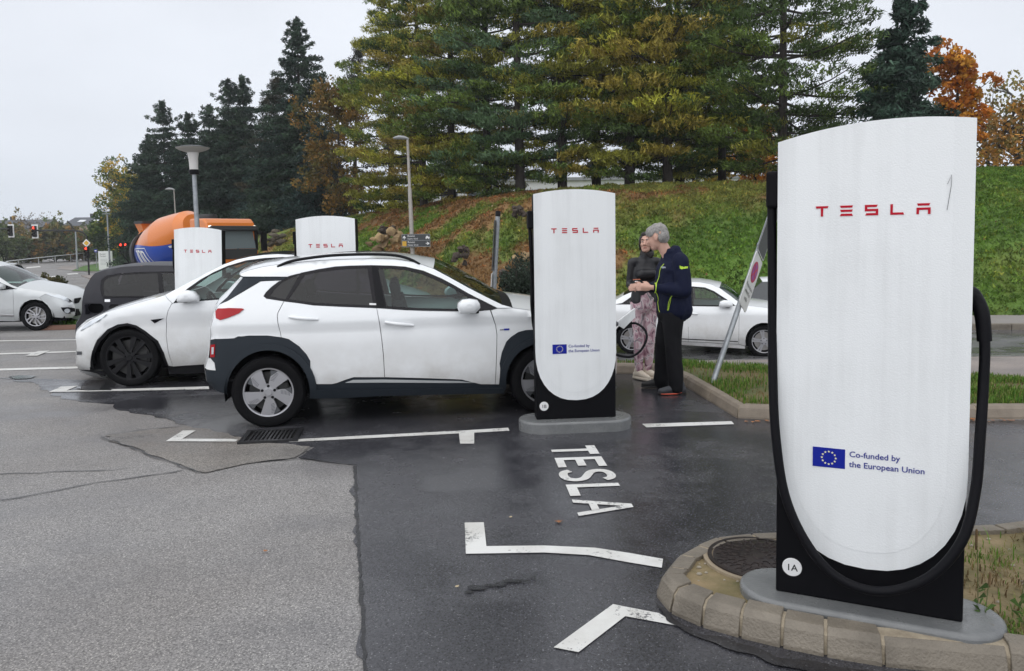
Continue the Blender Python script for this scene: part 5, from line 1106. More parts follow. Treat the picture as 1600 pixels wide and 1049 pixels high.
# ------------------------------------------------------------------ silver hatchback at the left edge, facing right
def silver_car():
    th = R(7); Yp = 16.3; p = at(55, 500, Yp); p = np.array([p[0], p[1], float(zg(p[0], p[1]))])
    S = [(-215, 500, 'rear'), (-222, 480), (-220, 455), (-205, 430), (-180, 412), (-150, 406, 'roof'), (-110, 402.5), (-70, 405), (-40, 413), (-20, 423, 'screen'), (0, 434), (17, 445.5), (27.4, 449.3, 'bonnet'), (45, 452), (62, 454.5), (80, 457.5), (96, 461.5), (106, 466), (113, 471.5, 'nose'), (117, 478), (118, 486), (117, 492), (112, 497)]
    c = Car('silver_hatchback', 'silver hatchback cut off by the left edge, front wheel beside a grass strip', 'car', p, th, .90, .93, .40, S, rend=(.16, .20), rtop=.05, h=.08, endl=.55)
    c.paint = M_SILVER; t = c.t
    c.loft({'rear': ('tailgate', M_SILVER), 'roof': ('roof', M_SILVER), 'screen': ('windscreen', M_WIND), 'bonnet': ('bonnet', M_SILVER), 'nose': ('front_bumper', M_SILVER)}, {'rear': .09, 'roof': .05, 'screen': .13, 'bonnet': .11, 'nose': .16})
    dl = [(-180, 440), (-160, 420), (-120, 411), (-75, 411.5), (-45, 419.5), (-18, 433), (3, 443), (25, 451.8), (0, 453), (-60, 452), (-150, 448)]
    gf = [(-85, 448.5), (-75, 414.5), (-47, 422.5), (-22, 434.5), (-2, 444.5), (-4, 450), (-40, 450)]; gr = [(-165, 440), (-150, 422), (-118, 414), (-80, 414.5), (-90, 448.5), (-145, 446)]
    tr = c.panel('window_surround', dl, M_GLOSSBLK, off=-.004, gap=.001, holes=[gf, gr]); c.panel('window_glass', gf, M_GLASS, off=-.008, gap=0, parent=tr, thick=.004); c.panel('window_glass', gr, M_TINT, off=-.008, gap=0, parent=tr, thick=.004)
    c.panel('roof_side', [(-180, 412), (-150, 406), (-110, 402.5), (-70, 405), (-40, 413), (-20, 423), (0, 434), (17, 445.5), (27.4, 449.3), (25, 451.8), (3, 443), (-18, 433), (-45, 419.5), (-75, 411.5), (-120, 411), (-160, 420), (-180, 440), (-200, 440), (-205, 430)], M_SILVER)
    arch = [(31, 501), (29.5, 490), (32, 480), (38, 473), (47, 469), (56, 468.3), (66, 470.5), (74, 477), (79.5, 485), (82.5, 496)]
    gap = [(20.5, 453), (20.8, 470), (22, 495)]
    c.panel('front_wing', [(20.5, 452.2), (27.4, 449.3), (45, 452), (62, 454.5), (80, 457.5), (96, 461.5), (106, 466), (113, 471.5), (108, 471.5), (97, 467.5), (79, 462.3), (71, 459.6), (62, 465), (66, 470.5), (56, 468.3), (47, 469), (38, 473), (32, 480), (29.5, 490), (31, 501), (23, 502), (22, 495), (20.8, 470)], M_SILVER)
    c.panel('front_bumper_side', [(62, 465), (71, 459.6), (79, 462.3), (97, 467.5), (108, 471.6), (113, 471.6), (117, 478), (118, 486), (117, 492), (112, 497), (83, 496), (79.5, 485), (74, 477), (66, 470.5)], M_SILVER)
    c.panel('headlight', [(71, 459.4), (80, 458), (95, 461.4), (106, 466), (112.5, 471.4), (106, 471.3), (97, 467.5), (79, 462.3)], M_CLEAR, off=.006, gap=0)
    c.panel('lamp_shade', [(103, 465.5), (106, 466.2), (112.5, 471.2), (106, 471), (102, 468.5)], M_BLACK, off=.009, gap=0, h=.1)
    c.panel('lower_intake', [(95, 480.6), (116.5, 480.2), (117.3, 490.8), (103, 490.3), (98, 486)], M_BLACK, off=.004, gap=0)
    c.panel('fog_light', arc(105, 486, 4.6, 0, 340, 14, 3.6), M_CLEAR, off=.010, gap=0, h=.1)
    b = MB(); g_ = c.S[-6]; b.box((g_[0] + .13, 0, .62), (.06, 1.2, .12)); b.box((g_[0] + .14, 0, .36), (.06, 1.3, .16)); b.build('grille', M_BLACK, t, bevel=.02)
    fd = c.panel('front_door', [(-85, 450.5), (0, 453.3), (20.5, 452.5), (20.8, 470), (22, 495), (-90, 493), (-92, 470)], M_SILVER); rd = c.panel('rear_door', [(-150, 448.5), (-85, 450.5), (-92, 470), (-90, 493), (-130, 492), (-150, 470)], M_SILVER)
    c.panel('rear_quarter', [(-200, 440), (-180, 440.5), (-150, 448.5), (-150, 470), (-165, 468), (-185, 478), (-190, 495), (-215, 500), (-222, 480), (-220, 455), (-205, 430)], M_SILVER)
    c.panel('sill', [(-90, 493.4), (22, 495.4), (23, 502), (-90, 502)], M_SILVER, off=-.01, gap=0)
    c.panel('door_moulding', [(-85, 490), (21.5, 492.3), (21.6, 494), (-85, 492)], M_CHROME, off=.01, gap=0)
    c.mirror([(-18, 452), (-17, 444), (-8, 441.5), (6, 442.5), (12, 446), (11.5, 451), (2, 452.5)], m=M_SILVER, stalk=.08)
    xf = c.unp(54.9, 492, .88)[0]; c.wheels([(xf, 0, 0), (xf - 2.64, 0, 0)], .318, .215, 'silver10', arch=.36); c.under(xf - 3.2, xf + .55, .2, .4); c.interior(xf - 1.3, .5, (xf - .85, .37), 1, xf - .5, rear_x=xf - 2.2)
    return c
SILVER = silver_car()

# ------------------------------------------------------------------ white saloon behind the people, facing right, nose nearer
def saloon():
    pf = G(1193.7, 558.6, -.80); th = R(-15)
    S = [(925, 520, 'rear'), (922, 500), (925, 480), (940, 473, 'boot'), (960, 470), (974, 462, 'rear_screen'), (1000, 450.5), (1030, 443), (1050, 440.5, 'roof'), (1074, 440.5), (1093, 441), (1110, 444), (1124, 449.8, 'screen'), (1141, 462), (1160, 476.8, 'bonnet'), (1190, 480), (1220, 485), (1245, 491), (1262, 499, 'nose'), (1271, 512), (1273, 530), (1266, 546)]
    c = Car('saloon_car', 'white saloon with silver five spoke wheels passing behind the two people', 'car', pf, th, .91, .90, .44, S, rend=(.16, .18), rtop=.05, h=.08, endl=.5, crease=[(.84, .014, .2)])
    c.paint = M_WHITE; t = c.t
    c.loft({'rear': ('rear_bumper', M_WHITE), 'boot': ('boot_lid', M_WHITE), 'rear_screen': ('rear_window', M_TINT), 'roof': ('roof', M_WHITE), 'screen': ('windscreen', M_WIND), 'bonnet': ('bonnet', M_WHITE), 'nose': ('front_bumper', M_WHITE)}, {'rear': .1, 'boot': .05, 'rear_screen': .07, 'roof': .05, 'screen': .13, 'bonnet': .09, 'nose': .14})
    dl = [(972, 474), (985, 465), (1005, 456), (1030, 450), (1055, 447.3), (1080, 447.7), (1101.4, 449.5), (1115.7, 455.3), (1134.3, 467.4), (1149, 477.8), (1120, 479), (1080, 478.3), (1030, 476.8), (985, 475.8)]
    gf = [(1082.5, 450), (1100, 451.6), (1113, 456.8), (1130, 468), (1138, 476.5), (1120, 477), (1084, 476.6)]; gr = [(1032, 452), (1055, 449.4), (1073, 449.4), (1073.5, 476.2), (1026, 474.8)]; gq = [(980, 473), (990, 466), (1006, 458.5), (1027, 453), (1022, 474.4)]
    tr = c.panel('window_surround', dl, M_GLOSSBLK, off=-.004, gap=.001, holes=[gf, gr, gq])
    for g_ in (gf, gr, gq): c.panel('window_glass', g_, M_GLASS, off=-.008, gap=0, parent=tr, thick=.004)
    c.panel('roof_side', [(974, 462), (1000, 450.5), (1030, 443), (1050, 440.5), (1074, 440.5), (1093, 441), (1110, 444), (1124, 449.8), (1141, 462), (1160, 476.8), (1149, 477.8), (1134.3, 467.4), (1115.7, 455.3), (1101.4, 449.5), (1080, 447.7), (1055, 447.3), (1030, 450), (1005, 456), (985, 465), (972, 474), (960, 476), (960, 470)], M_WHITE)
    af = arc(1193.7, 533.7, 29, -25, 192, 16); arr = arc(986, 529, 27, -10, 195, 16)
    fd = c.panel('front_door', [(1075.5, 478.6), (1120, 479.3), (1149, 478), (1155, 490), (1154, 538), (1076, 534), (1075, 500)], M_WHITE)
    rd = c.panel('rear_door', [(1015, 477), (1030, 477), (1075.5, 478.6), (1075, 500), (1076, 534), (1022, 531), (1014, 520)], M_WHITE)
    c.panel('rear_quarter', [(925, 480), (940, 473), (960, 470), (960, 476), (985, 476), (1015, 477), (1014, 520)] + arr[2:] + [(940, 533), (925, 520), (922, 500)], M_WHITE)
    c.panel('front_wing', [(1149, 478), (1160, 476.8), (1190, 480), (1220, 485), (1245, 491), (1250, 510), (1245, 530), (1226, 544)] + af[1:] + [(1164, 541), (1154, 538), (1155, 490)], M_WHITE)
    c.panel('front_bumper_side', [(1245, 491), (1262, 499), (1271, 512), (1273, 530), (1266, 546), (1226, 544), (1245, 530), (1250, 510)], M_WHITE)
    c.panel('sill', [(1022, 531.4), (1076, 534.4), (1154, 538.4), (1164, 541.4), (1164, 545), (1080, 540), (1012, 536)], M_WHITE, off=-.012, gap=0)
    c.panel('door_strip', [(1022, 527.2), (1076, 529.6), (1153, 533.4), (1153, 534.6), (1076, 531), (1022, 528.4)], M_BLACK, off=.004, gap=0)
    c.handle((1080.5, 490), (1090, 490.8), fd, .02); c.handle((1022, 488), (1033, 488.8), rd, .02)
    c.mirror([(1123, 477.5), (1124.5, 470.5), (1131, 468), (1140, 469), (1145, 475), (1144, 479), (1126, 479.5)], stalk=.05)
    xf = c.unp(1193.7, 534, .89)[0]; xr = c.unp(987, 529, .89)[0]
    c.wheels([(xf, 0, 0), (xr, 0, 0)], .322, .235, 'five', arch=.375); c.under(xr - .6, xf + .6, .2, .4); c.interior((xr + xf) / 2 + .2, .48, ((xr + xf) / 2 + .72, .37), 1, (xr + xf) / 2 + 1.05, rear_x=(xr + xf) / 2 - .7)
    return c
SALOON = saloon()
# ------------------------------------------------------------------ plain cars further off
def far_car(name, label, center, th, kind='suv', paint=None, ln=4.5, wd=.9, hg=1.6, sx=1):
    """body lofted through sections along its length, with the glazing and wheels as parts"""
    paint = paint or M_WHITE; t = thing(name, label, 'car', center, th)
    L2 = ln / 2; zb = .58 * hg
    prof = [(-L2, .45, .62), (-L2 + .05, .80 * zb + .1, .72), (-L2 + .12, zb, .80), (-L2 + .5, zb + .02, .86), (-.3, zb + .02, .9), (L2 - 1.35, zb, .9), (L2 - .5, zb - .12, .84), (L2 - .12, zb - .24, .72), (L2, .45, .6)]
    v = []; 
    for x, zt, w in prof:
        for y, z in ((-1, .24), (-1.03, .5), (-1, zt - .1), (-.9, zt), (0, zt + .03), (.9, zt), (1, zt - .1), (1.03, .5), (1, .24)): v.append((x * sx, y * w * wd / .9, z))
    n = 9; f = [(i * n + j, i * n + j + 1, (i + 1) * n + j + 1, (i + 1) * n + j) for i in range(len(prof) - 1) for j in range(n - 1)] + [tuple(range(n)), tuple(range(len(v) - 1, len(v) - n - 1, -1))]
    if sx < 0: f = [q[::-1] for q in f]
    b = MB(); b.add(v, f); b.build('body', paint, t, True, 40)
    zr = hg; g = [(-L2 + .18, zb + .0), (-L2 + .62, zr - .07), (-.2, zr), (.35, zr - .04), (L2 - 1.25, zb + .0)]
    if kind == 'suv': g = [(-L2 + .1, zb), (-L2 + .45, zr - .08), (-.3, zr), (.4, zr - .03), (L2 - 1.2, zb)]
    def prof_y(z): return (.87 - .42 * max(0, z - zb)) * wd / .9
    v = []
    for x, z in g: v += [(x * sx, -prof_y(z), z - .04), (x * sx, 0, z + (.03 if z > zb + .1 else 0)), (x * sx, prof_y(z), z - .04)]
    b = MB(); b.add(v, [(i * 3 + j, i * 3 + j + 1, (i + 1) * 3 + j + 1, (i + 1) * 3 + j) for i in range(1, 3) for j in range(2)]); o = b.build('roof', paint, t, True, 60)
    o.modifiers.new('solid', 'SOLIDIFY').thickness = .05
    for i, nm in ((0, 'rear_window'), (3, 'windscreen')):
        b = MB(); b.add(v[i * 3:i * 3 + 6], [(0, 1, 4, 3), (1, 2, 5, 4)]); b.build(nm, M_FARGLASS, t, True)
    for sd in (-1, 1):
        P = [(x * sx, sd * (prof_y(z) - .006), z - .045) for x, z in g]; b = MB(); b.add(P, [tuple(range(len(P)))]); b.build('side_window', M_FARGLASS, t)
        for xa, xb in ((1, None), (2, None)):
            q = g[xa]; b = MB(); b.tube([(q[0] * sx + (.25 if xa == 1 else 0) * sx, sd * prof_y(q[1]), q[1] - .05), ((q[0] + (.15 if xa == 1 else .1)) * sx, sd * prof_y(zb), zb)], .035, 6); b.build('pillar', paint, t)
        for x in (-L2 + .85, L2 - .88):
            w = bpy.data.objects.new('wheel', None); COL.objects.link(w); w.parent = t; w.location = (x * sx, sd * (wd + .01), .32); w.rotation_euler = (0, 0, 0 if sd < 0 else math.pi); wheel_parts(w, .32, .22, .2, 'plain')
    return t
M_FARGLASS = mat('far_car_glass', (.03, .036, .042), .08, coat=.6)
q = at(1200, 470, 18.2); far_car('estate_car', 'white car with dark rear windows mostly hidden behind the leaning signpost and the saloon', (q[0] + .2, q[1], float(zg(q[0], q[1]))), R(-12), 'suv', M_WHITE, 4.6, .92, 1.44, -1)
q = at(28, 470, 29); far_car('compact_car', 'pale car seen over the bonnet of the silver hatchback beside a round bush', (q[0] - .35, q[1], float(zg(q[0], q[1]))), R(20), 'hatch', M_SILVER, 3.9, .86, 1.42, 1)
# ------------------------------------------------------------------ mixer truck on the road behind
def mixer():
    Zt = 37.0; c = at(300, 400, Zt); gz = float(zg(c[0], c[1])); th = R(-40)
    t = thing('mixer_truck', 'orange concrete mixer truck with blue band round its drum, behind the charging posts', 'truck', (c[0], c[1], gz), th)
    M_OR = mat('truck_orange', (.72, .20, .025), .35, coat=.6); M_BLU = mat('truck_blue', (.01, .065, .42), .35, coat=.6); M_CH = mat('truck_chassis', (.03, .03, .032), .6)
    # local: x forward (cab end), y left... drum axis tilted, high at the rear
    b = MB(); b.box((-.35, -.40, .95), (8.4, .12, .28)); b.box((-.35, .40, .95), (8.4, .12, .28)); b.build('chassis', M_CH, t)
    for x in (2.9, -1.7, -3.05):
        for s in (-1, 1):
            w = bpy.data.objects.new('wheel', None); COL.objects.link(w); w.parent = t; w.location = (x, s * 1.24, .52); w.rotation_euler = (0, 0, 0 if s < 0 else math.pi); wheel_parts(w, .52, .29, .32, 'plain')
    ax = rotM('Y', R(-90) + R(-19), (-1.75, 0, 2.36))       # lathe z axis -> -x (rear), rising to the rear
    prof = [(0, -2.35), (.62, -2.35), (.95, -1.95), (1.16, -1.1), (1.38, -.1), (1.40, .7), (1.30, 1.5), (1.21, 2.0), (1.08, 2.35), (.6, 2.36), (.5, 2.2)]
    b = MB(); b.lathe(prof, 56, ax); drum = b.build('drum', M_OR, t, True, 9)
    # blue band wrapped round the drum, slanting like a helix
    def surf(a, h, off=.012):
        r = np.interp(h, [p[1] for p in prof[1:9]], [p[0] for p in prof[1:9]]) + off
        return ax @ Vector((r * math.cos(a), r * math.sin(a), h))
    V = []; Fq = []; nh, na = 26, 40
    A0, A1 = R(-175), R(60)
    # visible flank: find the angle facing local -y
    for i in range(nh + 1):
        h = -2.0 + 4.25 * i / nh
        lo = FL + .26; hi = FL - 1.30
        for j in range(na + 1):
            a = lo + (hi - lo) * j / na + .30 * (h - .5); V.append(surf(a, h))
    Fq = [(i * (na + 1) + j, i * (na + 1) + j + 1, (i + 1) * (na + 1) + j + 1, (i + 1) * (na + 1) + j) for i in range(nh) for j in range(na)]
    b = MB(); b.add(V, Fq); b.build('drum_band', M_BLU, drum, True)
    for h in (2.02,):
        b = MB(); b.lathe([(np.interp(h, [p[1] for p in prof[1:9]], [p[0] for p in prof[1:9]]) + .10, h - .13), (1.40, h - .13), (1.40, h + .13), (1.0, h + .13)], 48, ax); b.build('drum_ring', M_CH, drum, True, 30)
    # white outlined emblem with block letters wrapped on the drum
    def stroke(P, w, o_, nm):
        P = resample(np.array(P, float), .06, False); tg = np.gradient(P, axis=0); tg /= np.linalg.norm(tg, axis=1)[:, None] + 1e-9; nn = np.stack([-tg[:, 1], tg[:, 0]], 1)
        L_ = P + nn * w / 2; R_ = P - nn * w / 2; n = len(P); v = [surf(FL + .16 - q[1] / 1.2 + .30 * (q[0] - .5), q[0], .026) for q in np.concatenate([L_, R_])]
        b = MB(); b.add(v, [(i, i + 1, n + i + 1, n + i) for i in range(n - 1)]); b.build(nm, M_SIGNW, drum, True)
    stroke([(.35, .0), (1.72, .10), (1.72, 1.1), (.35, 1.1), (.35, .0)], .035, 0, 'emblem_outline')
    for x0 in (.55, .93):
        stroke([(x0 + .05, .18), (x0 + .30, .18), (x0 + .30, .80), (x0 + .05, .92), (x0 + .05, .18)], .10, 0, 'emblem_letter')
    stroke([(1.50, .2), (1.36, .2), (1.36, .80), (1.55, .95)], .10, 0, 'emblem_letter')
    stroke([(-2.2, .06), (-1.2, .02)], .12, 0, 'print_strip')
    # hopper and chutes at the rear
    b = MB(); M_ = Matrix.Translation((-4.35, 0, 2.45)) @ Matrix.Diagonal((.95, .85, 1, 1))
    b.add([(-.55, -.7, .9), (.25, -.7, .9), (.25, .7, .9), (-.55, .7, .9), (-.15, -.35, -.1), (.2, -.35, -.1), (.2, .35, -.1), (-.15, .35, -.1)], [(0, 1, 5, 4), (1, 2, 6, 5), (2, 3, 7, 6), (3, 0, 4, 7), (4, 5, 6, 7)], M_); b.build('hopper', M_OR, t)
    b = MB(); b.box((-4.35, 0, 3.42), (.95, 1.3, .14)); b.build('hopper_rim', M_CH, t)
    b = MB(); b.add([(-3.8, -.7, .6), (-4.3, -.7, .6), (-4.4, -.7, 2.7), (-4.0, -.7, 3.0), (-3.8, .7, .6), (-4.3, .7, .6), (-4.4, .7, 2.7), (-4.0, .7, 3.0)], [(0, 1, 2, 3)[::-1], (4, 5, 6, 7), (0, 3, 7, 4)[::-1], (1, 5, 6, 2)[::-1]]); b.build('rear_frame', M_OR, t)
    b = MB(); b.tube([(-4.3, -.2, 2.6), (-4.65, -.3, 1.9), (-4.95, -.5, 1.25)], [.26, .24, .22], 12, True, .5); b.build('chute', M_OR, t)
    b = MB(); b.box((-3.5, -1.0, 1.05), (1.6, .5, .35)); b.build('rear_fender', M_OR, t, bevel=.05)
    # cab
    cx_ = 3.15; zc = 1.0
    sec = [(-.85, zc), (.85, zc - .35), (.95, zc + .55), (.88, zc + 1.0), (.70, zc + 1.95), (.62, zc + 2.20), (.40, zc + 2.40), (-.85, zc + 2.42)]
    b = MB(); MY_ = Matrix(((1, 0, 0, 0), (0, 0, -1, 0), (0, 1, 0, 0), (0, 0, 0, 1))); b.prism([(p[0] + cx_, p[1]) for p in sec], -1.22, 1.22, MY_); cab = b.build('cab', M_OR, t, bevel=.09, seg=3)
    b = MB(); b.add([(cx_ + .905, -1.08, zc + 1.0), (cx_ + .905, 1.08, zc + 1.0), (cx_ + .735, 1.02, zc + 1.86), (cx_ + .735, -1.02, zc + 1.86)], [(0, 1, 2, 3)]); b.build('windscreen', mat('truck_glass', (.16, .19, .20), .06, coat=.6), cab)
    b = MB(); b.box((0, 0, 0), (.34, 2.3, .20), rotM('Y', R(-12), (cx_ + .84, 0, zc + 1.93))); b.build('sun_visor', M_CH, cab, bevel=.03)
    b = MB(); b.box((cx_ + .95, 0, zc + .76), (.10, 2.2, .46)); b.build('front_grille', M_CH, cab, bevel=.03); b = MB(); b.box((cx_ + .98, 0, zc - .18), (.3, 2.4, .42)); b.build('front_bumper', M_OR, cab, bevel=.06)
    for s in (-1, 1):
        b = MB(); b.box((cx_ + .86, s * 1.13, zc + 1.45), (.10, .12, 1.05), rotM('Y', 0)); b.build('windscreen_pillar', M_BLACK, cab)
        b = MB(); b.add([(cx_ - .1, s * 1.228, zc + 1.05), (cx_ + .78, s * 1.228, zc + 1.05), (cx_ + .64, s * 1.228, zc + 1.85), (cx_ - .1, s * 1.228, zc + 1.85)], [(0, 1, 2, 3)]); b.build('side_window', M_FARGLASS, cab)
        b = MB(); b.box((cx_ + 1.0, s * 1.45, zc + 1.30), (.14, .26, .85)); b.tube([(cx_ + .85, s * 1.2, zc + 1.78), (cx_ + 1.0, s * 1.42, zc + 1.76)], .025, 6); b.build('cab_mirror', M_BLACK, cab, bevel=.02)
        b = MB(); b.ball((cx_ + .80, s * 1.1, zc + 2.03), (.06, .09, .05), 8, 6); b.build('marker_light', mat('marker_lamp', (.9, .9, .85), .3, emit=(1, .95, .85), es=1.2), cab)
        b = MB(); b.box((cx_ + .15, s * 1.235, zc + .55), (1.0, .04, 1.0)); b.build('cab_door', M_OR, cab, bevel=.02)
    b = MB(); b.box((cx_ + .72, -.35, zc + 1.12), (.1, .34, .22)); b.ball((cx_ + .7, .15, zc + 1.2), (.08, .2, .14), 8, 6); b.build('dashboard_things', mat('dash_things', (.35, .3, .3), .6), cab)
    b = MB(); b.lathe([(0, .26), (.42, .24), (.48, .15), (.48, 0), (.3, -.05)], 24, Matrix.Translation((1.6, 0, zc + 2.42))); b.tube([(1.6, 0, zc + 1), (1.6, 0, zc + 2.42)], .12, 10); b.build('air_intake', M_CH, t, True)
    b = MB(); b.tube([(cx_ + .90, -.9, zc + .98), (cx_ + .86, -.3, zc + 1.16)], .012, 5); b.tube([(cx_ + .90, .1, zc + .98), (cx_ + .86, .7, zc + 1.14)], .012, 5); b.build('wiper', M_BLACK, cab)
    return t
FL = 0.0
# angle on the drum that faces local -y: lathe x,y -> world through Ry; local y is unchanged, so -y is at -90 degrees
FL = R(-90) - .25
MIXER = mixer()

# ------------------------------------------------------------------ street furniture
def lamp_post():
    p = at(314, 440, 17.6); z = float(zg(p[0], p[1])); t = thing('street_lamp', 'mushroom shaped lamp with wide flat shade on a grey pole above the mixer truck', 'street lamp', (p[0], p[1], z))
    t.rotation_euler = (0, R(-.8), 0)
    h = 1.68 + (383 - 233) / 1164 * 17.6 - z
    b = MB(); b.tube([(0, 0, -.1), (0, 0, h - .64)], [.065, .05], 14); b.build('pole', M_GALV, t, True)
    b = MB(); b.lathe([(.0, h - .66), (.10, h - .66), (.115, h - .60), (.115, h - .56), (.09, h - .54)], 24); b.build('collar', M_BLACK, t, True, 30)
    b = MB(); b.lathe([(.095, h - .56), (.105, h - .30), (.125, h - .18), (.13, h - .15)], 24); b.build('lamp_glass', mat('lamp_opal', (.62, .60, .58), .25, coat=.3), t, True)
    b = MB(); b.lathe([(.13, h - .15), (.30, h - .09), (.365, h - .055), (.375, h - .045)], 32); b.build('shade_underside', mat('lamp_under', (.42, .40, .37), .5), t, True)
    b = MB(); b.lathe([(.375, h - .045), (.37, h - .03), (.25, h - .005), (.12, h + .012), (0, h + .018)], 32); b.build('shade', mat('lamp_shade', (.035, .04, .042), .35), t, True)
lamp_post()
def road_lamp(u, vt, vb, Y, label, head=.55, lean=0.0, r=.075, sign=False, side=-1):
    p = at(u, vb, Y); gz = float(max(zg(p[0], p[1]), hz(p[0], p[1]) if hill_d(np.array([p[0]]), np.array([p[1]]))[0] > 0 else -9)); top = at(u, vt, Y)[2]
    t = thing('road_lamp', label, 'street lamp', (p[0], p[1], gz), 0, 'tall road lamps'); h = top - gz; t.rotation_euler = (0, lean, 0)
    m = mat('old_lamp_pole', (.36, .34, .31), .6, metal=.3, col2=(.20, .10, .06), nscale=3.2, ncontrast=.12, nshift=.12)
    b = MB(); b.tube([(0, 0, -.3), (0, 0, h * .62), (0, 0, h * .63), (0, 0, h - .05)], [r, r * .86, r * .66, r * .55], 12); b.build('pole', m, t, True)
    b = MB(); b.tube([(.05, 0, h - .03), (side * head * .2, 0, h + .02), (side * head * .6, 0, h + .04), (side * head, 0, h + .02)], [.05, .11, .13, .05], 12, True, .6); b.build('lamp_head', mat('lamp_head', (.30, .31, .32), .4), t, True)
    return t, h
rl, hh = road_lamp(646, 216, 420, 27.5, 'tall rusty road lamp in front of the pines, carrying a dark direction sign', .52, R(-1.2), .085)
road_lamp(279, 296, 400, 45.0, 'slim road lamp behind the mixer drum, in front of dark spruces', .5, R(-1), .06)
def text_on(me, m, parent, loc, rot=(math.pi / 2, 0, 0)): return link('sign_text', me.copy(), m, parent, loc, rot)
def direction_sign():
    p = at(650, 376, 27.36); t = thing('direction_sign', 'dark two row direction sign with white arrows fixed to the rusty lamp pole', 'direction sign', tuple(p), R(4))
    s = 27.4 / 1164
    b = MB(); b.box((0, 0, 0), (44 * s, .03, 19.5 * s)); b.build('sign_panel', M_SIGNG, t, bevel=.006)
    b = MB()
    for z in (9.6, 0, -9.6): b.box((0, -.018, z * s), (44 * s, .012, .7 * s))
    for x in (-21.7, 21.7): b.box((x * s, -.018, 0), (.6 * s, .012, 19 * s))
    b.build('sign_border', mat('sign_line', (.25, .27, .28), .5), t)
    ar = [(-.5, -3), (.5, -3), (.5, 0), (2.4, -1.6), (2.4, -.2), (0, 3), (-2.4, -.2), (-2.4, -1.6), (-.5, 0)]
    b = MB(); b.prism([((x - 18) * s, (z + 4.8) * s) for x, z in ar], .016, .024, MXZ); b.build('arrow', M_SIGNW, t)
    b = MB(); b.prism([((18 + z) * s, (-4.8 - x) * s) for x, z in ar], .016, .024, MXZ); b.build('arrow', M_SIGNW, t)
    b = MB(); b.box((-18 * s, -.018, -4.8 * s), (6.4 * s, .012, 7.6 * s)); b.build('yellow_pictogram', mat('sign_yellow', (.62, .36, .04), .5), t)
    b = MB(); b.box((18 * s, -.018, 4.2 * s), (6.0 * s, .012, 2.2 * s)); b.box((17.4 * s, -.018, 6 * s), (3.2 * s, .012, 1.8 * s)); b.box((15.8 * s, -.018, 2.7 * s), (1.3 * s, .012, 1.3 * s)); b.box((19.8 * s, -.018, 2.7 * s), (1.3 * s, .012, 1.3 * s)); b.build('pictogram', M_SIGNW, t)
    T = {k: text_mesh(k, q * s) for k, q in (('Rovec', 4.6), ('Sejem vhod', 3.4), ('Rovec', 4.6))}
    T2 = text_mesh('Mesto ahod', 3.4 * s)
    for me, x, z in ((T['Rovec'], -13, 5.6), (T['Sejem vhod'], -13, 1.7), (T['Rovec'], -13, -4.0), (T2, -13, -8.0)): text_on(me, M_SIGNW, t, (x * s, -.020, z * s))
direction_sign()
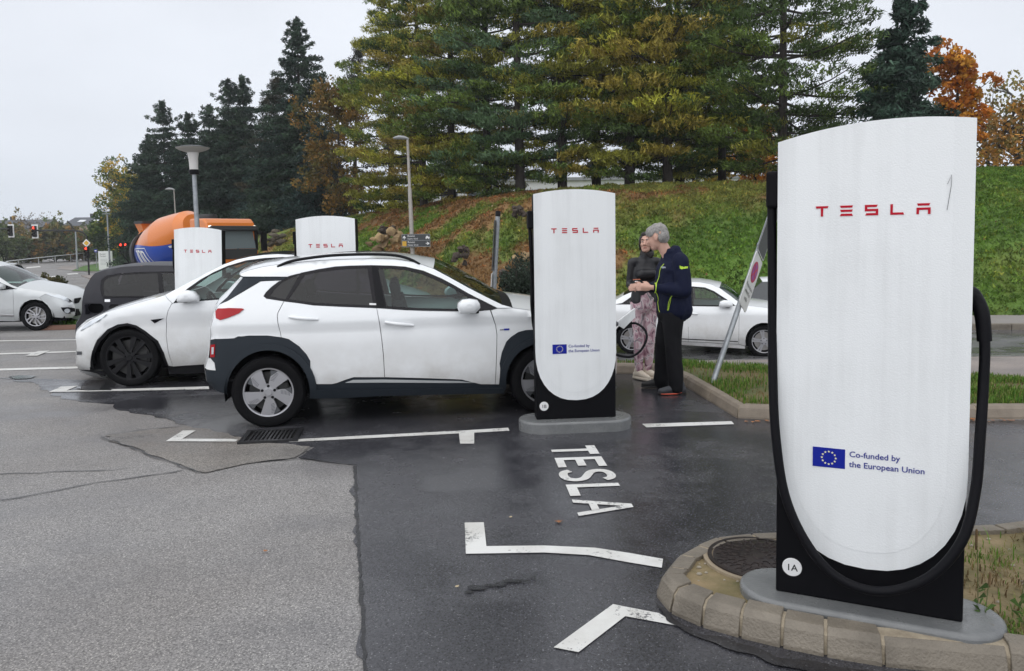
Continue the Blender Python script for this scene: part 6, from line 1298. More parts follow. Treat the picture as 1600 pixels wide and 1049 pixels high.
# leaning parking signpost on the grass island
def parking_sign():
    p = G(1113, 600, .09); top = at(1212, 312, 8.5)
    t = thing('parking_signpost', 'leaning steel parking signpost standing on the grass island beside the man', 'signpost', tuple(p))
    v = Vector(top) - Vector(p); L_ = v.length
    q = Vector((0, 0, 1)).rotation_difference(v.normalized()); t.rotation_mode = 'QUATERNION'; t.rotation_quaternion = q
    b = MB(); b.tube([(0, 0, -.1), (0, 0, L_ - .02)], .030, 14); b.build('pole', M_GALV, t, True)
    rz = R(58)
    M0 = rotM('Z', rz)
    w = .36
    def plate(z0, z1, nm, m, rad=.03):
        pts = []
        for cx_, cz_, a0 in ((w / 2 - rad, z1 - rad, 0), (-w / 2 + rad, z1 - rad, 90), (-w / 2 + rad, z0 + rad, 180), (w / 2 - rad, z0 + rad, 270)):
            pts += [(cx_ + rad * math.cos(R(a0 + k * 22.5)), cz_ + rad * math.sin(R(a0 + k * 22.5))) for k in range(5)]
        b = MB(); b.prism(pts, .034, .040, M0 @ MXZ); o = b.build(nm, m, t)
        b = MB(); n = len(pts); inn = [(x * .955, (z - (z0 + z1) / 2) * .972 + (z0 + z1) / 2) for x, z in pts]
        v = [(x, z, .0408) for x, z in pts] + [(x, z, .0408) for x, z in inn]; b.add(v, [(k, (k + 1) % n, n + (k + 1) % n, n + k) for k in range(n)], M0 @ MXZ); b.build('plate_border', M_SIGNW, o); return o
    z1 = L_ + .02; a = plate(z1 - .72, z1, 'charging_plate', mat('plate_grey', (.085, .088, .10), .45)); c = plate(z1 - 1.36, z1 - .74, 'no_stopping_plate', M_SIGNW)
    zc = z1 - .93
    b = MB(); b.lathe([(0, .0415), (.120, .0415)], 36, M0 @ MXZ @ Matrix.Translation((0, zc, 0))); b.build('sign_ring', mat('sign_magenta', (.5, .05, .12), .45), c)
    b = MB(); b.lathe([(0, .0430), (.092, .0430)], 36, M0 @ MXZ @ Matrix.Translation((0, zc, 0))); b.build('sign_disc', mat('sign_violet', (.33, .10, .34), .45), c)
    for an in (45, 135):
        b = MB(); b.prism([(-.10, -.013), (.10, -.013), (.10, .013), (-.10, .013)], .0435, .0445 + .0005 * (an > 90), M0 @ MXZ @ Matrix.Translation((0, zc, 0)) @ rotM('Z', R(an))); b.build('sign_bar', MATS['sign_magenta'], c)
    for i, s_ in enumerate(('Rezervirano', 'električna', 'vozila')):
        me = text_mesh(s_, .058); wd = max(q.co.x for q in me.vertices)
        o = link('sign_text', me, M_BLACK, c); o.matrix_local = M0 @ MXZ @ Matrix.Translation((-wd / 2, z1 - 1.13 - i * .07, .0425))
    me = text_mesh('TESLA', .075, 0, 1.25); wd = max(q.co.x for q in me.vertices); o = link('sign_text', me, M_SIGNW, a); o.matrix_local = M0 @ MXZ @ Matrix.Translation((-wd / 2, z1 - .25, .0415))
    b = MB(); b.box((0, 0, 0), (.24, .002, .014), M0 @ rotM(None, 0, (0, -.0415, z1 - .31))); b.build('plate_rule', M_SIGNW, a)
    for z in (z1 - .15, z1 - .60, z1 - .85, z1 - 1.25): b = MB(); b.lathe([(.031, z - .015), (.036, z - .015), (.036, z + .015), (.031, z + .015)], 16); b.build('clamp', M_GALV, t, True, 30)
parking_sign()
def edge_sign():
    p = G(762, 566, -.02); top = at(778, 336, 9.75); t = thing('edge_on_signpost', 'leaning grey signpost seen edge on beyond the windscreen of the nearest hatchback', 'signpost', (at(766, 560, 9.75)[0], 9.75, .05))
    v = Vector(top) - Vector(t.location); L_ = v.length; t.rotation_mode = 'QUATERNION'; t.rotation_quaternion = Vector((0, 0, 1)).rotation_difference(v.normalized())
    b = MB(); b.tube([(0, 0, -.1), (0, 0, L_)], .031, 14); b.build('pole', M_GALV, t, True); b = MB(); b.lathe([(0, L_ + .05), (.030, L_ + .05), (.034, L_ + .04), (.034, L_ - .02)], 14); b.build('pole_cap', M_BLACK, t, True, 30)
    b = MB(); b.box((-.040, .02, L_ - .40), (.006, .36, .66)); b.build('charging_plate', MATS['plate_grey'], t); b = MB(); b.box((-.040, .02, L_ - 1.08), (.006, .36, .62)); b.build('no_stopping_plate', M_SIGNW, t)
edge_sign()
# ------------------------------------------------------------------ crossroads at the left
M_TL = mat('signal_black', (.012, .012, .014), .5); M_TLR = mat('red_signal_lamp', (.6, .02, .02), .3, emit=(1, .06, .03), es=3.2); M_TLO = mat('unlit_lamp', (.02, .015, .012), .2)
def signal(name_root, x, y, z, s, back=True, red=True, n=3, label=None, par=None):
    b = MB(); b.box((x, y, z), (.36 * s, .28 * s, (.34 * n + .06) * s)); h = b.build('signal_housing', M_TL, par, bevel=.02)
    if back:
        b = MB(); b.box((x, y + .05, z), (.62 * s, .02, (.34 * n + .34) * s)); b.build('backing_board', M_SIGNW, h)
    for k in range(n):
        b = MB(); zz = z + (.34 * (n - 1) / 2 - .34 * k) * s; b.ball((x, y - .14 * s, zz), (.13 * s, .04 * s, .13 * s), 14, 8); b.build('signal_lamp', (M_TLR if red and k == 0 else M_TLO), h, True)
        b = MB(); b.tube([(x, y - .13 * s, zz + .03), (x, y - .30 * s, zz + .03)], .15 * s, 12, False); b.build('lamp_hood', M_TL, h, True)
def gantry():
    Y = 62; p = at(139, 428, Y); z0 = float(zg(p[0], p[1])); s = Y / 1164
    t = thing('traffic_light', 'traffic light on a black bent arm showing red, with a yellow diamond sign', 'traffic light', (p[0], p[1], z0))
    zt = 1.68 + (384 - 362) * s - z0
    arm = [(0, 0, -.2), (0, 0, zt - .9), (-.15, 0, zt - .3), (-.7, 0, zt), (-2.2, 0, zt + .06), (-4.1, 0, zt + .10)]
    b = MB(); b.tube(smooth_path(np.array(arm), 5), .07, 8); b.build('arm_pole', M_TL, t, True)
    signal('s', -4.28, -.05, zt + .02, .85, True, True, 3, None, t); signal('s', 0, -.12, 1.68 + (384 - 395) * s - z0, .85, False, True, 3, None, t)
    d = .34; zz = 1.68 + (384 - 381) * s - z0
    b = MB(); b.prism([(0, d + zz), (d, zz), (0, -d + zz), (-d, zz)], .12, .14, MXZ); o = b.build('priority_sign', M_SIGNW, t); b = MB(); d = .22; b.prism([(0, d + zz), (d, zz), (0, -d + zz), (-d, zz)], .14, .155, MXZ); b.build('sign_diamond', mat('priority_yellow', (.72, .42, .04), .5), o)
gantry()
def second_signal(u, v, Y, label, back, red, arm_left=False, foot=None):
    p = at(u, v, Y); z0 = float(zg(p[0], p[1])); t = thing('traffic_light', label, 'traffic light', (p[0], p[1], z0))
    signal('s', 0, -.1, p[2] - z0, .85, back, red, 3, None, t)
    if not arm_left: signal('s', .42, -.1, p[2] - z0, .85, back, red, 3, None, t)
    b = MB(); b.tube([(.2, .12, -.2), (.2, .12, p[2] - z0 + .1)] if not arm_left else [(0, .1, p[2] - z0 + .2), (-6, .1, p[2] - z0 + .15), (-6.5, .1, 0)], .06, 8); b.build('pole', M_TL, t, True)
second_signal(18, 361, 66, 'traffic light seen from behind near the left edge of the photo', True, False, True)
second_signal(191, 388, 66, 'pair of red signals on a low pole beside the mixer drum', False, True)
p_ = at(188, 385, 65.9); 
def pole_thing(u, vt, vb, Y, label, r=.08, head=True):
    p = at(u, vb, Y); z0 = float(zg(p[0], p[1])); h = at(u, vt, Y)[2] - z0; t = thing('road_lamp', label, 'street lamp', (p[0], p[1], z0), 0, 'tall road lamps')
    b = MB(); b.tube([(0, 0, -.2), (0, 0, h)], [r, r * .7], 8); b.build('pole', M_GALV, t, True)
    if head == 'arm': b = MB(); b.tube([(0, 0, h), (-.4, 0, h + .7), (-.8, 0, h + 1.1)], [.05, .06, .09], 6); b.build('lamp_head', M_TL, t, True)
    elif head:
        b = MB()
        for k in range(3): b.box((-.1, 0, h + .1 + k * .22), (.7, .12, .06))
        b.build('lamp_head', M_GALV, t)
pole_thing(121, 362, 417, 78, 'pale lamp pole with a dark slanting arm beside the bend of the road', .10, 'arm'); pole_thing(172, 336, 421, 70, 'pale pole topped with a stack of short bars beside the white information board', .10, True)
def info_board():
    Y = 76; s = Y / 1164; p = at(165.5, 417, Y); z0 = float(zg(p[0], p[1])); t = thing('information_board', 'white upright information board with grey print on the grass by the crossroads', 'sign board', (p[0], p[1], z0), R(3))
    b = MB(); b.box((0, 0, 15 * s), (20 * s, .25, 29 * s)); b.build('board', M_SIGNW, t, bevel=.02); b = MB(); b.box((0, 0, .06), (19 * s, .2, .25)); b.build('plinth', M_TL, t)
    for k, (q, hgt) in enumerate((('Šentjur', 3.2), ('Center', 3.2))): text_on(text_mesh(q, hgt * s), M_SIGNG, t, (-7.5 * s, -.13, (24 - k * 3.2) * s))
    b = MB()
    for k in range(5): b.box((-1.5 * s, -.128, (17 - k * 2.1) * s), (11 * s, .004, .5 * s))
    b.build('print_lines', mat('print_grey', (.4, .42, .43), .6), t)
info_board()
def bus_sign():
    p = at(150, 392, 82); z0 = float(zg(p[0], p[1])); t = thing('bus_stop_sign', 'small blue and white square sign left of the white information board', 'road sign', (p[0], p[1], z0)); h = p[2] - z0
    b = MB(); b.tube([(0, 0, 0), (0, 0, h)], .04, 6); b.build('pole', M_GALV, t); b = MB(); b.box((0, -.06, h), (.34, .03, .34)); o = b.build('sign_plate', M_EUB, t); b = MB(); b.box((0, -.08, h), (.2, .01, .12)); b.build('pictogram', M_SIGNW, o)
bus_sign()
def guard_rail():
    pts = [at(u, v, Y) for u, v, Y in ((6, 412, 96), (12, 408.5, 98), (60, 403, 106), (110, 398, 116), (150, 393.5, 125), (200, 390, 134))]
    t = thing('guard_rail', 'long grey steel guard rail along the hedge beside the curving road', 'guard rail', (0, 0, 0))
    b = MB(); b.tube([tuple(p) for p in pts], .16, 6, True, .4); b.build('rail', mat('rail_grey', (.42, .43, .43), .5, metal=.3), t)
    for k, q in enumerate(resample(np.array(pts), 3.0, False)[::2]): z0 = float(zg(q[0], q[1])); b = MB(); b.box((q[0], q[1], (q[2] + z0) / 2), (.10, .10, max(.2, q[2] - z0))); b.build('rail_post', MATS['rail_grey'], t)
guard_rail()
# green verges of the crossroads
M_VERGE = mat('verge_grass', (.085, .17, .028), .9, col2=(.05, .11, .02), nscale=.35, bump=.6, bscale=4)
drape('verge', [at(u, v, 1)[:2] * 0 + G(u, v)[:2] for u, v in ((112, 424), (130, 416.5), (160, 411), (200, 404), (232, 402), (250, 412), (220, 424), (160, 425))], M_VERGE, .05, 1.5)
drape('verge', [G(u, v)[:2] for u, v in ((55, 516), (62, 505.5), (130, 500), (200, 500), (200, 513), (130, 514.5))], M_VERGE, .10, .4, skirt=.12)
VG = np.array([G(u, v)[:2] for u, v in ((57, 515), (63, 506), (130, 501), (200, 501), (200, 512), (130, 513.5))])
blades('grass', 7000, in_poly(VG), lambda x, y: zg(x, y) + .10, (.05, .11), (.012, .02), GREENS[:3])
kp = [G(u, v)[:2] for u, v in ((53, 517), (130, 515), (200, 513.5))]
kerb(np.array(kp), .10, .10, [.9], lambda x, y: float(zg(x, y)), mat('red_kerb', (.16, .085, .06), .8, bump=.3, bscale=50), 'verge_kerb')
drape('far_pavement', [G(u, v)[:2] for u, v in ((88, 420.5), (97, 416), (128, 415), (112, 424.4), (160, 425.4), (150, 427))], M_PINK, .03, 1.5)
drape('traffic_island', [G(u, v)[:2] for u, v in ((127, 432), (150, 431), (158, 436), (140, 437))], M_PINK, .10, 1.0, skirt=.2)
drape('bank_verge', [G(u, v)[:2] for u, v in ((-80, 420), (0, 412.5), (40, 408), (100, 401.5), (150, 397.5), (190, 395), (190, 391.5), (100, 393.5), (0, 399), (-80, 405))], mat('verge_far', (.11, .15, .045), .9, col2=(.07, .10, .03), nscale=.3), .05, 3)
for a, b_ in (((40, 419), (62, 417)), ((70, 434), (90, 432)), ((104, 429), (121, 428)), ((20, 425), (40, 423))):
    drape('lane_marking', [G(a[0], a[1] - .8)[:2], G(b_[0], b_[1] - .8)[:2], G(b_[0] + 2, b_[1] + .8)[:2], G(a[0] + 2, a[1] + .8)[:2]], M_PAINT, .02, 1)
# ------------------------------------------------------------------ far houses
def house(u0, u1, v_roof, v_eave, Y, label, wall, roof, sky=True, nwin=4):
    a = at(u0, v_eave, Y); c = at(u1, v_eave, Y); zt = at(u0, v_roof, Y)[2]; z0 = float(zg(a[0], a[1])) - .5; w = c[0] - a[0]; dp = 11.0
    t = thing('house', label, 'house', ((a[0] + c[0]) / 2, Y + dp / 2, z0), 0); he = a[2] - z0; hr = zt - z0
    b = MB(); b.box((0, 0, he / 2), (w, dp, he)); b.build('wall', wall, t)
    b = MB(); b.prism([(-dp / 2 - .6, he - .2), (dp / 2 + .6, he - .2), (0, hr)], -w / 2 - .5, w / 2 + .5, Matrix(((0, 0, 1, 0), (1, 0, 0, 0), (0, 1, 0, 0), (0, 0, 0, 1)))); rf = b.build('roof', roof, t)
    sl = math.atan2(hr - he, dp / 2)
    for k in range(nwin):
        x = -w / 2 + (k + .5) * w / nwin
        for zz in ((he - 1.9, he - 4.7) if he > 6 else (he - 1.9,)):
            b = MB(); b.box((x, -dp / 2 - .03, zz), (1.2, .08, 1.4)); o = b.build('window', M_SIGNW, t); b = MB(); b.box((x, -dp / 2 - .08, zz), (1.0, .04, 1.2)); b.build('pane', M_FARGLASS, o)
    if sky:
        for x in (-.12, .33):
            q = .45; b = MB(); b.box((0, 0, .06), (1.5, 1.3, .12), rotM('X', sl, (x * w, -dp / 2 * (1 - q), he + (hr - he) * q + .05))); b.build('roof_window', mat('sky_light', (.75, .78, .8), .15), rf)
    b = MB(); b.box((-.05 * w, .8, hr + .2), (.9, .9, 1.4)); b.build('chimney', mat('chimney_dark', (.05, .05, .055), .8), rf)
M_SLATE = mat('slate_roof', (.075, .085, .10), .6, col2=(.055, .06, .075), nscale=1.2)
house(100, 150, 339, 352, 176, 'far house with a long slate roof and two pale roof windows', mat('house_wall', (.42, .30, .24), .8), M_SLATE)
house(-60, 62, 344, 358, 190, 'far long building with a plain slate roof behind the bare tree', mat('house_wall2', (.32, .30, .29), .8), M_SLATE, False, 8)
def hall():
    Y = 95; a = at(640, 286.5, Y); c = at(1215, 286.5, Y); z0 = 1.0; t = thing('hall', 'long low pale building glimpsed between the pine trunks behind the crest', 'building', ((a[0] + c[0]) / 2, Y + 6, z0)); w = c[0] - a[0]; hh_ = a[2] - z0
    b = MB(); b.box((0, 0, hh_ / 2), (w, 12, hh_)); b.build('wall', mat('hall_wall', (.55, .56, .57), .6), t); b = MB(); b.box((0, -.1, hh_ + .2), (w + .6, 12.6, .4)); b.build('roof_edge', mat('hall_roof', (.22, .23, .24), .6), t)
    for k in range(14): b = MB(); b.box((-w / 2 + (k + .5) * w / 14, -6.04, hh_ - 1.7), (w / 14 - 1.2, .08, 1.1)); o = b.build('window', M_FARGLASS, t)
hall()

# ------------------------------------------------------------------ vegetation
def unit(v): return v / (np.linalg.norm(v, axis=-1, keepdims=True) + 1e-9)
def sprays(C, D, n_each, spread, ln, wd, tint, tvar=.25, up=.0, tri=False):
    """leaf or needle quads scattered about centres C (n,3) with spread (n,3) along directions D"""
    n = len(C); k = n_each; c = np.repeat(C, k, 0); d = np.repeat(D, k, 0); sp = np.repeat(spread, k, 0); tn = np.repeat(tint, k, 0)
    m = len(c); r = RNG.normal(0, 1, (m, 3)); r /= np.maximum(1, np.linalg.norm(r, axis=1, keepdims=True) / 1.6); pos = c + r * sp
    dv = unit(d * .9 + RNG.normal(0, .75, (m, 3)) + np.array([0, 0, up])); s = unit(np.cross(dv, RNG.normal(0, 1, (m, 3))))
    l = (RNG.uniform(ln[0], ln[1], m))[:, None]; w = (RNG.uniform(wd[0], wd[1], m))[:, None]
    a = pos - dv * l * .5; b = pos + dv * l * .5
    if tri:
        V = np.stack([a - s * w * .75, a + s * w * .75, b], 1).reshape(-1, 3); t = tn * (1 + RNG.uniform(-tvar, tvar, (m, 1)))
        return V, np.arange(m)[:, None] * 3 + np.array([[0, 1, 2]]), np.repeat(t, 3, 0)
    V = np.stack([a - s * w * .35, a + s * w * .35, b + s * w * .5, b - s * w * .5], 1).reshape(-1, 3)
    F = np.arange(m)[:, None] * 4 + np.array([[0, 1, 2, 3]])
    t = tn * (1 + RNG.uniform(-tvar, tvar, (m, 1)))
    return V, F, np.repeat(t, 4, 0)
def join(parts):
    V = []; Fs = []; T = []; n = 0
    for v, f, t in parts: V.append(v); Fs.append(f + n); T.append(t); n += len(v)
    return np.concatenate(V), np.concatenate(Fs), np.concatenate(T)
def limb_mesh(b, p0, p1, r0, r1, sag=0.0, n=4, sides=5):
    p0, p1 = np.array(p0, float), np.array(p1, float)
    pts = [tuple(p0 + (p1 - p0) * t + np.array([0, 0, -sag * 4 * t * (1 - t)])) for t in np.linspace(0, 1, n + 1)]
    b.tube(pts, list(np.linspace(r0, r1, n + 1)), sides, False)
def conifer(label, x, y, z, H, Rad, style='pine', pal=None, density=1.0, z_first=.12, group='conifers behind the car park', bend=0.0, seed=0, taper=1.0, openness=0.0):
    rng = np.random.default_rng(seed + 100)
    t = thing({'pine': 'pine_tree', 'spruce': 'spruce_tree'}[style], label, 'tree', (x, y, z), 0, group)
    tb = MB(); tr = .010 * H + .05; axisx = lambda h: np.array([bend * (h / H) ** 2, 0, h])
    tb.tube([tuple(axisx(H * q)) if q > 0 else (0, 0, -.4) for q in (0, .04, .3, .55, .8, .985)], [tr * 1.15, tr, tr * .78, tr * .52, tr * .25, .012], 9)
    tb.build('trunk', M_BARK, t, True)
    C = []; D = []; S = []; T = []; lb = MB()
    pal = np.array(pal)
    h = H * z_first
    if style == 'pine':
        while h < H * .985:
            f = h / H; rad = Rad * (min(1.0, (1 - f) * 1.5 + .05)) ** .85 * (.62 + .38 * min(1, f / .2)) * taper; nb = rng.integers(4, 6); a0 = rng.uniform(0, 6.28)
            for k in range(nb):
                if rng.random() < openness: continue
                a = a0 + 6.283 * k / nb + rng.normal(0, .3); L_ = rad * rng.uniform(.55, 1.18); rise = L_ * rng.uniform(-.12, .18) + (L_ * .45 if f > .75 else 0)
                p0 = axisx(h + rng.normal(0, .2)); p1 = p0 + np.array([math.cos(a) * L_, math.sin(a) * L_, rise])
                limb_mesh(lb, p0, p1, .022 + .012 * L_, .010, .05 * L_, 3, 5)
                col = pal[rng.choice(len(pal), p=PAL_P(len(pal)))]; col2 = pal[rng.choice(len(pal), p=PAL_P(len(pal)))]
                side = np.array([-math.sin(a), math.cos(a), 0]); wd_ = rng.uniform(.30, .46) * L_
                for q in np.arange(.40, 1.04, .30 / max(L_, .6)):
                    for s in (-1, -.4, .4, 1):
                        if rng.random() < .12: continue
                        c = p0 + (p1 - p0) * min(q, 1.02) + side * s * wd_ * math.sin(math.pi * min(1, (q - .25) / .95)) * rng.uniform(.7, 1.2) + np.array([0, 0, -.05 * 4 * L_ * q * (1 - q) + rng.uniform(-.03, .16)])
                        C.append(c); D.append(unit(np.array([math.cos(a) + side[0] * s * .6, math.sin(a) + side[1] * s * .6, .45]))); S.append((.17, .17, .09)); T.append((col if rng.random() < .75 else col2) * rng.uniform(.7, 1.25))
            h += rng.uniform(.50, .92) * (1.0 if f < .7 else .65)
        C = np.array(C); D = np.array(D); S = np.array(S); T = np.array(T)
        V, F, TT = sprays(C, D, int(28 * density), S, (.14, .30), (.024, .052), T, .48, .45, True)
    else:
        while h < H * .99:
            f = h / H; rad = Rad * (1 - f) ** .78 * (.85 + .15 * min(1, f / .15)) + .06; nb = int(4 + 6 * (1 - f)); a0 = rng.uniform(0, 6.28)
            for k in range(nb):
                if rng.random() < openness: continue
                a = a0 + 6.283 * k / nb + rng.normal(0, .3); L_ = rad * rng.uniform(.55, 1.2); drop = -L_ * rng.uniform(.02, .35) * (1 - f) + (L_ * .55 if f > .82 else 0)
                p0 = axisx(h + rng.normal(0, .1)); p1 = p0 + np.array([math.cos(a) * L_, math.sin(a) * L_, drop])
                limb_mesh(lb, p0, p1, .018 + .008 * L_, .008, .05 * L_, 2, 4)
                col = pal[rng.integers(0, len(pal))]; side = np.array([-math.sin(a), math.cos(a), 0])
                for q in np.arange(.30, 1.05, max(.12, .42 / max(L_, .4))):
                    for s in (-1, 0, 1):
                        c = p0 + (p1 - p0) * min(q, 1) + side * s * (1.1 - q) * L_ * .33 * rng.uniform(.5, 1.2) + np.array([0, 0, -.06 - .12 * rng.random()])
                        C.append(c); D.append(unit(np.array([math.cos(a) + side[0] * s * .8, math.sin(a) + side[1] * s * .8, -.15]))); S.append((.10 + .12 * (1 - f), .10 + .12 * (1 - f), .09 + .09 * (1 - f))); T.append(col * rng.uniform(.6, 1.3))
            h += rng.uniform(.22, .40) * (H / 11) ** .5
        C = np.array(C); D = np.array(D); S = np.array(S); T = np.array(T)
        V, F, TT = sprays(C, D, int(20 * density), S, (.16, .40), (.035, .085), T, .45, -.05, True)
    link('crown', np_mesh('crown', V, F, TT), M_NEEDLE, t); lb.build('limbs', M_BARK, t, True)['kind'] = 'stuff'; return t
def PAL_P(n): 
    p = np.linspace(1.6, .6, n); return p / p.sum()
DG = (.065, .108, .028); MG = (.125, .185, .036); BG = (.085, .145, .070); OL = (.25, .25, .040); YG = (.36, .36, .044); OC = (.31, .25, .046); BR = (.22, .165, .045)
def hill_foot(u, Y):
    p = at(u, 300, Y); return p[0], p[1], float(hz(p[0], p[1])) - .15
pines = [(612, 45, 15.5, 2.9, [MG, YG, OL, OL, DG], 'yellowish green pine at the left end of the row on the hill, branches reaching low'),
         (662, 40.5, 16.5, 3.1, [OL, YG, MG, OC, DG], 'olive pine with ochre patches directly behind the rusty road lamp'),
         (706, 38.5, 17, 3.0, [OL, OC, MG, YG, BR], 'pine with the most orange brown needles, right of the rusty road lamp'),
         (762, 35.5, 16.5, 2.8, [MG, OL, BG, DG, OL], 'dark green pine on the hill above the direction sign'),
         (813, 34, 17.5, 2.6, [BG, MG, DG, MG, BG], 'bluish green pine on the crest left of post 1B'),
         (879, 34, 16.5, 2.7, [OL, MG, YG, OC, DG], 'olive pine whose trunk rises behind the top of post 1B'),
         (932, 36, 17, 2.9, [MG, OL, YG, BG, OC], 'green and olive pine just right of post 1B on the crest'),
         (984, 33, 17.5, 2.9, [OL, OC, YG, DG, MG], 'ochre tinged pine on the crest above the two people'),
         (1043, 32.5, 17, 2.9, [OL, YG, OC, MG, DG], 'olive pine with its trunk on the crest just right of the two people'),
         (1062, 36, 18, 3.0, [MG, DG, OL, MG, OL], 'darker pine close behind and right of the olive pine above the people'),
         (1128, 37, 16, 2.7, [DG, MG, DG, OL, DG], 'dark green pine on the crest just left of the leaning signpost'),
         (1222, 30.5, 15, 3.5, [DG, MG, DG, OL, MG], 'open dark green pine with straight trunk behind the left edge of post 1A')]
for i, (u, Y, H, Rd, pal, lab) in enumerate(pines):
    Rd *= 1.14
    x, y, z = hill_foot(u, Y)
    conifer(lab, x, y, z, H, Rd, 'pine', pal, 1.0 if i else 1.15, (.01 if i < 2 else .03 if i < 4 else .06 if i < 9 else .07), 'pines on the hill', RNG.uniform(-.5, .5), i, 1.0, (.0 if i < 3 else .12 if i in (4, 5) else .05 if i < 11 else .0))
x, y, z = hill_foot(1405, 28.5)
conifer('blue green spruce with pointed top standing above post 1A', x, y, z, 8.1, 2.15, 'spruce', [(.036, .070, .048), (.054, .095, .064), (.026, .052, .036)], 1.0, .06, 'spruces', 0, 31, 1.0, .16)
sp = [(240, 70, 12.4, 3.3, 'leftmost dark spruce of the group behind the mixer truck'), (264, 68, 14.8, 4.2, 'broad dark spruce above the mixer drum, taller than its left neighbour'), (303, 66, 13.4, 3.6, 'pointed dark spruce directly behind the mushroom lamp'), (336, 69, 14.6, 4.0, 'dark spruce just right of the mushroom lamp'),
      (367, 66, 16.4, 4.3, 'spruce with a thin spiky top between the mushroom lamp and the tallest spruce'), (389, 67, 16.8, 4.2, 'thin topped spruce left of the grey brown conifer'), (476, 58, 19.2, 4.4, 'tallest spruce of the left group with a ragged open top'), (502, 54, 10.2, 2.8, 'smaller bluish spruce under the tallest spruce'), (452, 61, 12.0, 4.0, 'dark low spruce filling the gap left of the tallest spruce')]
SPAL = [(.026, .052, .034), (.034, .064, .038), (.020, .042, .030), (.042, .074, .042)]
for i, (u, Y, H, Rd, lab) in enumerate(sp):
    p = at(u, 400, Y); z = float(hz(p[0], p[1])) if hill_d(np.array([p[0]]), np.array([p[1]]))[0] > 0 else float(zg(p[0], p[1]))
    conifer(lab, p[0], p[1], z - .2, H - max(0, z), Rd * 1.25, 'spruce', SPAL if i < 7 else [(.022, .05, .045), (.03, .06, .052)], .62 * (1.0 if i != 6 else 1.5), .02, 'spruces', 0, 50 + i, 1.0, 0.0 if i != 6 else .08)
p = at(432, 400, 62); conifer('grey brown conifer with ragged crown between the thin spruces and the tallest one', p[0], p[1], 0.6, 14.5, 3.2, 'pine', [(.040, .045, .026), (.055, .048, .030), (.025, .035, .020), (.07, .06, .035)], .8, .03, 'spruces', .6, 71)
p = at(556, 400, 56); conifer('thin sparse grey pine just left of the yellowish pine', p[0], p[1], 1.2, 15.5, 2.3, 'pine', [(.045, .05, .038), (.06, .055, .045)], .55, .3, 'pines on the hill', .8, 72, 1.0, .35)
def leafy(name, label, x, y, z, H, Rad, pal, nclump=260, leaf=(.12, .22), per=30, group=None, trunk=.16, crown0=.3, bare=0.0, seed=0, flat=1.0, stems=1, spread=.45):
    rng = np.random.default_rng(seed + 500); t = thing(name, label, 'tree' if name.endswith('tree') else 'shrub', (x, y, z), 0, group)
    b = MB(); tips = []
    for s in range(stems):
        a = rng.uniform(0, 6.28); top = np.array([math.cos(a) * Rad * .25 * (stems > 1), math.sin(a) * Rad * .25 * (stems > 1), H * .82])
        P = [np.array([0, 0, -.3]) + np.array([math.cos(a), math.sin(a), 0]) * .12 * (stems > 1), top * .45 + rng.normal(0, .08, 3) * H * .12, top]
        P = smooth_path(np.array(P), 4); b.tube([tuple(q) for q in P], list(np.linspace(trunk / stems ** .5, .02, len(P))), 7, False)
        nbr = 15 if stems == 1 else 9
        for k in range(nbr):
            q = P[int(len(P) * rng.uniform(crown0 * .8, .95))]; a2 = rng.uniform(0, 6.28); L_ = Rad * rng.uniform(.5, 1.0) * (1.15 - .5 * q[2] / H)
            e_ = q + np.array([math.cos(a2) * L_, math.sin(a2) * L_, L_ * rng.uniform(.25, .95)]); limb_mesh(b, q, e_, trunk * .32, .012, -.06 * L_, 3, 5); tips.append((q, e_))
            for r_ in range(4):
                m_ = q + (e_ - q) * rng.uniform(.4, .95); e2 = m_ + rng.normal(0, .4, 3) * L_ * .7 + np.array([0, 0, .2 * L_]); limb_mesh(b, m_, e2, trunk * .13, .006, 0, 2, 4); tips.append((m_, e2))
    b.build('trunk', M_BARK, t, True)
    C = []; pal = np.array(pal); T = []
    lobes = [(np.array([rng.normal(0, spread) * Rad, rng.normal(0, spread) * Rad, H * (crown0 + (1 - crown0) * rng.uniform(.12, .92))]), rng.uniform(.30, .52) * Rad) for _ in range(14)]
    for k in range(nclump):
        if rng.random() < .5: q, e_ = tips[rng.integers(len(tips))]; c = q + (e_ - q) * rng.uniform(.45, 1.08) + rng.normal(0, .10, 3) * Rad
        else:
            l, lr = lobes[rng.integers(len(lobes))]; d = unit(rng.normal(0, 1, 3)); c = l + d * lr * rng.uniform(.6, 1.0) * np.array([1, 1, flat])
        if c[2] < H * .06: c[2] = H * .06 + rng.random() * H * .1
        C.append(c); T.append(pal[rng.integers(len(pal))] * rng.uniform(.7, 1.25))
    C = np.array(C); D = unit(C - np.array([0, 0, H * .5])); S = np.full((len(C), 3), .11 * Rad ** .6); n = max(2, int(per * (1 - bare)))
    V, F, TT = sprays(C, D, n, S, leaf, (leaf[0] * .7, leaf[1] * .7), np.array(T), .3, 0)
    link('crown', np_mesh('crown', V, F, TT), M_LEAF, t); return t
ORG = [(.50, .155, .018), (.42, .12, .014), (.56, .21, .03), (.34, .10, .015)]; YEL = [(.58, .38, .04), (.48, .33, .04), (.28, .27, .04), (.16, .20, .035)]; GRN = [(.055, .10, .025), (.07, .12, .03), (.045, .085, .022)]
ORG2 = [(.58, .22, .022), (.52, .17, .018), (.62, .30, .035), (.42, .14, .018)]
def up_tree(u, Y, **k):
    p = at(u, 300, Y); d = hill_d(np.array([p[0]]), np.array([p[1]]))[0]; z = float(hz(p[0], p[1])) if d > 0 else float(zg(p[0], p[1])); return dict(x=p[0], y=p[1], z=z - .1, **k)
leafy('maple_tree', 'bright orange maple rising behind the right top corner of post 1A', H=6.0, Rad=1.20, pal=ORG2, nclump=250, leaf=(.10, .20), per=20, seed=1, crown0=.2, **up_tree(1492, 33))
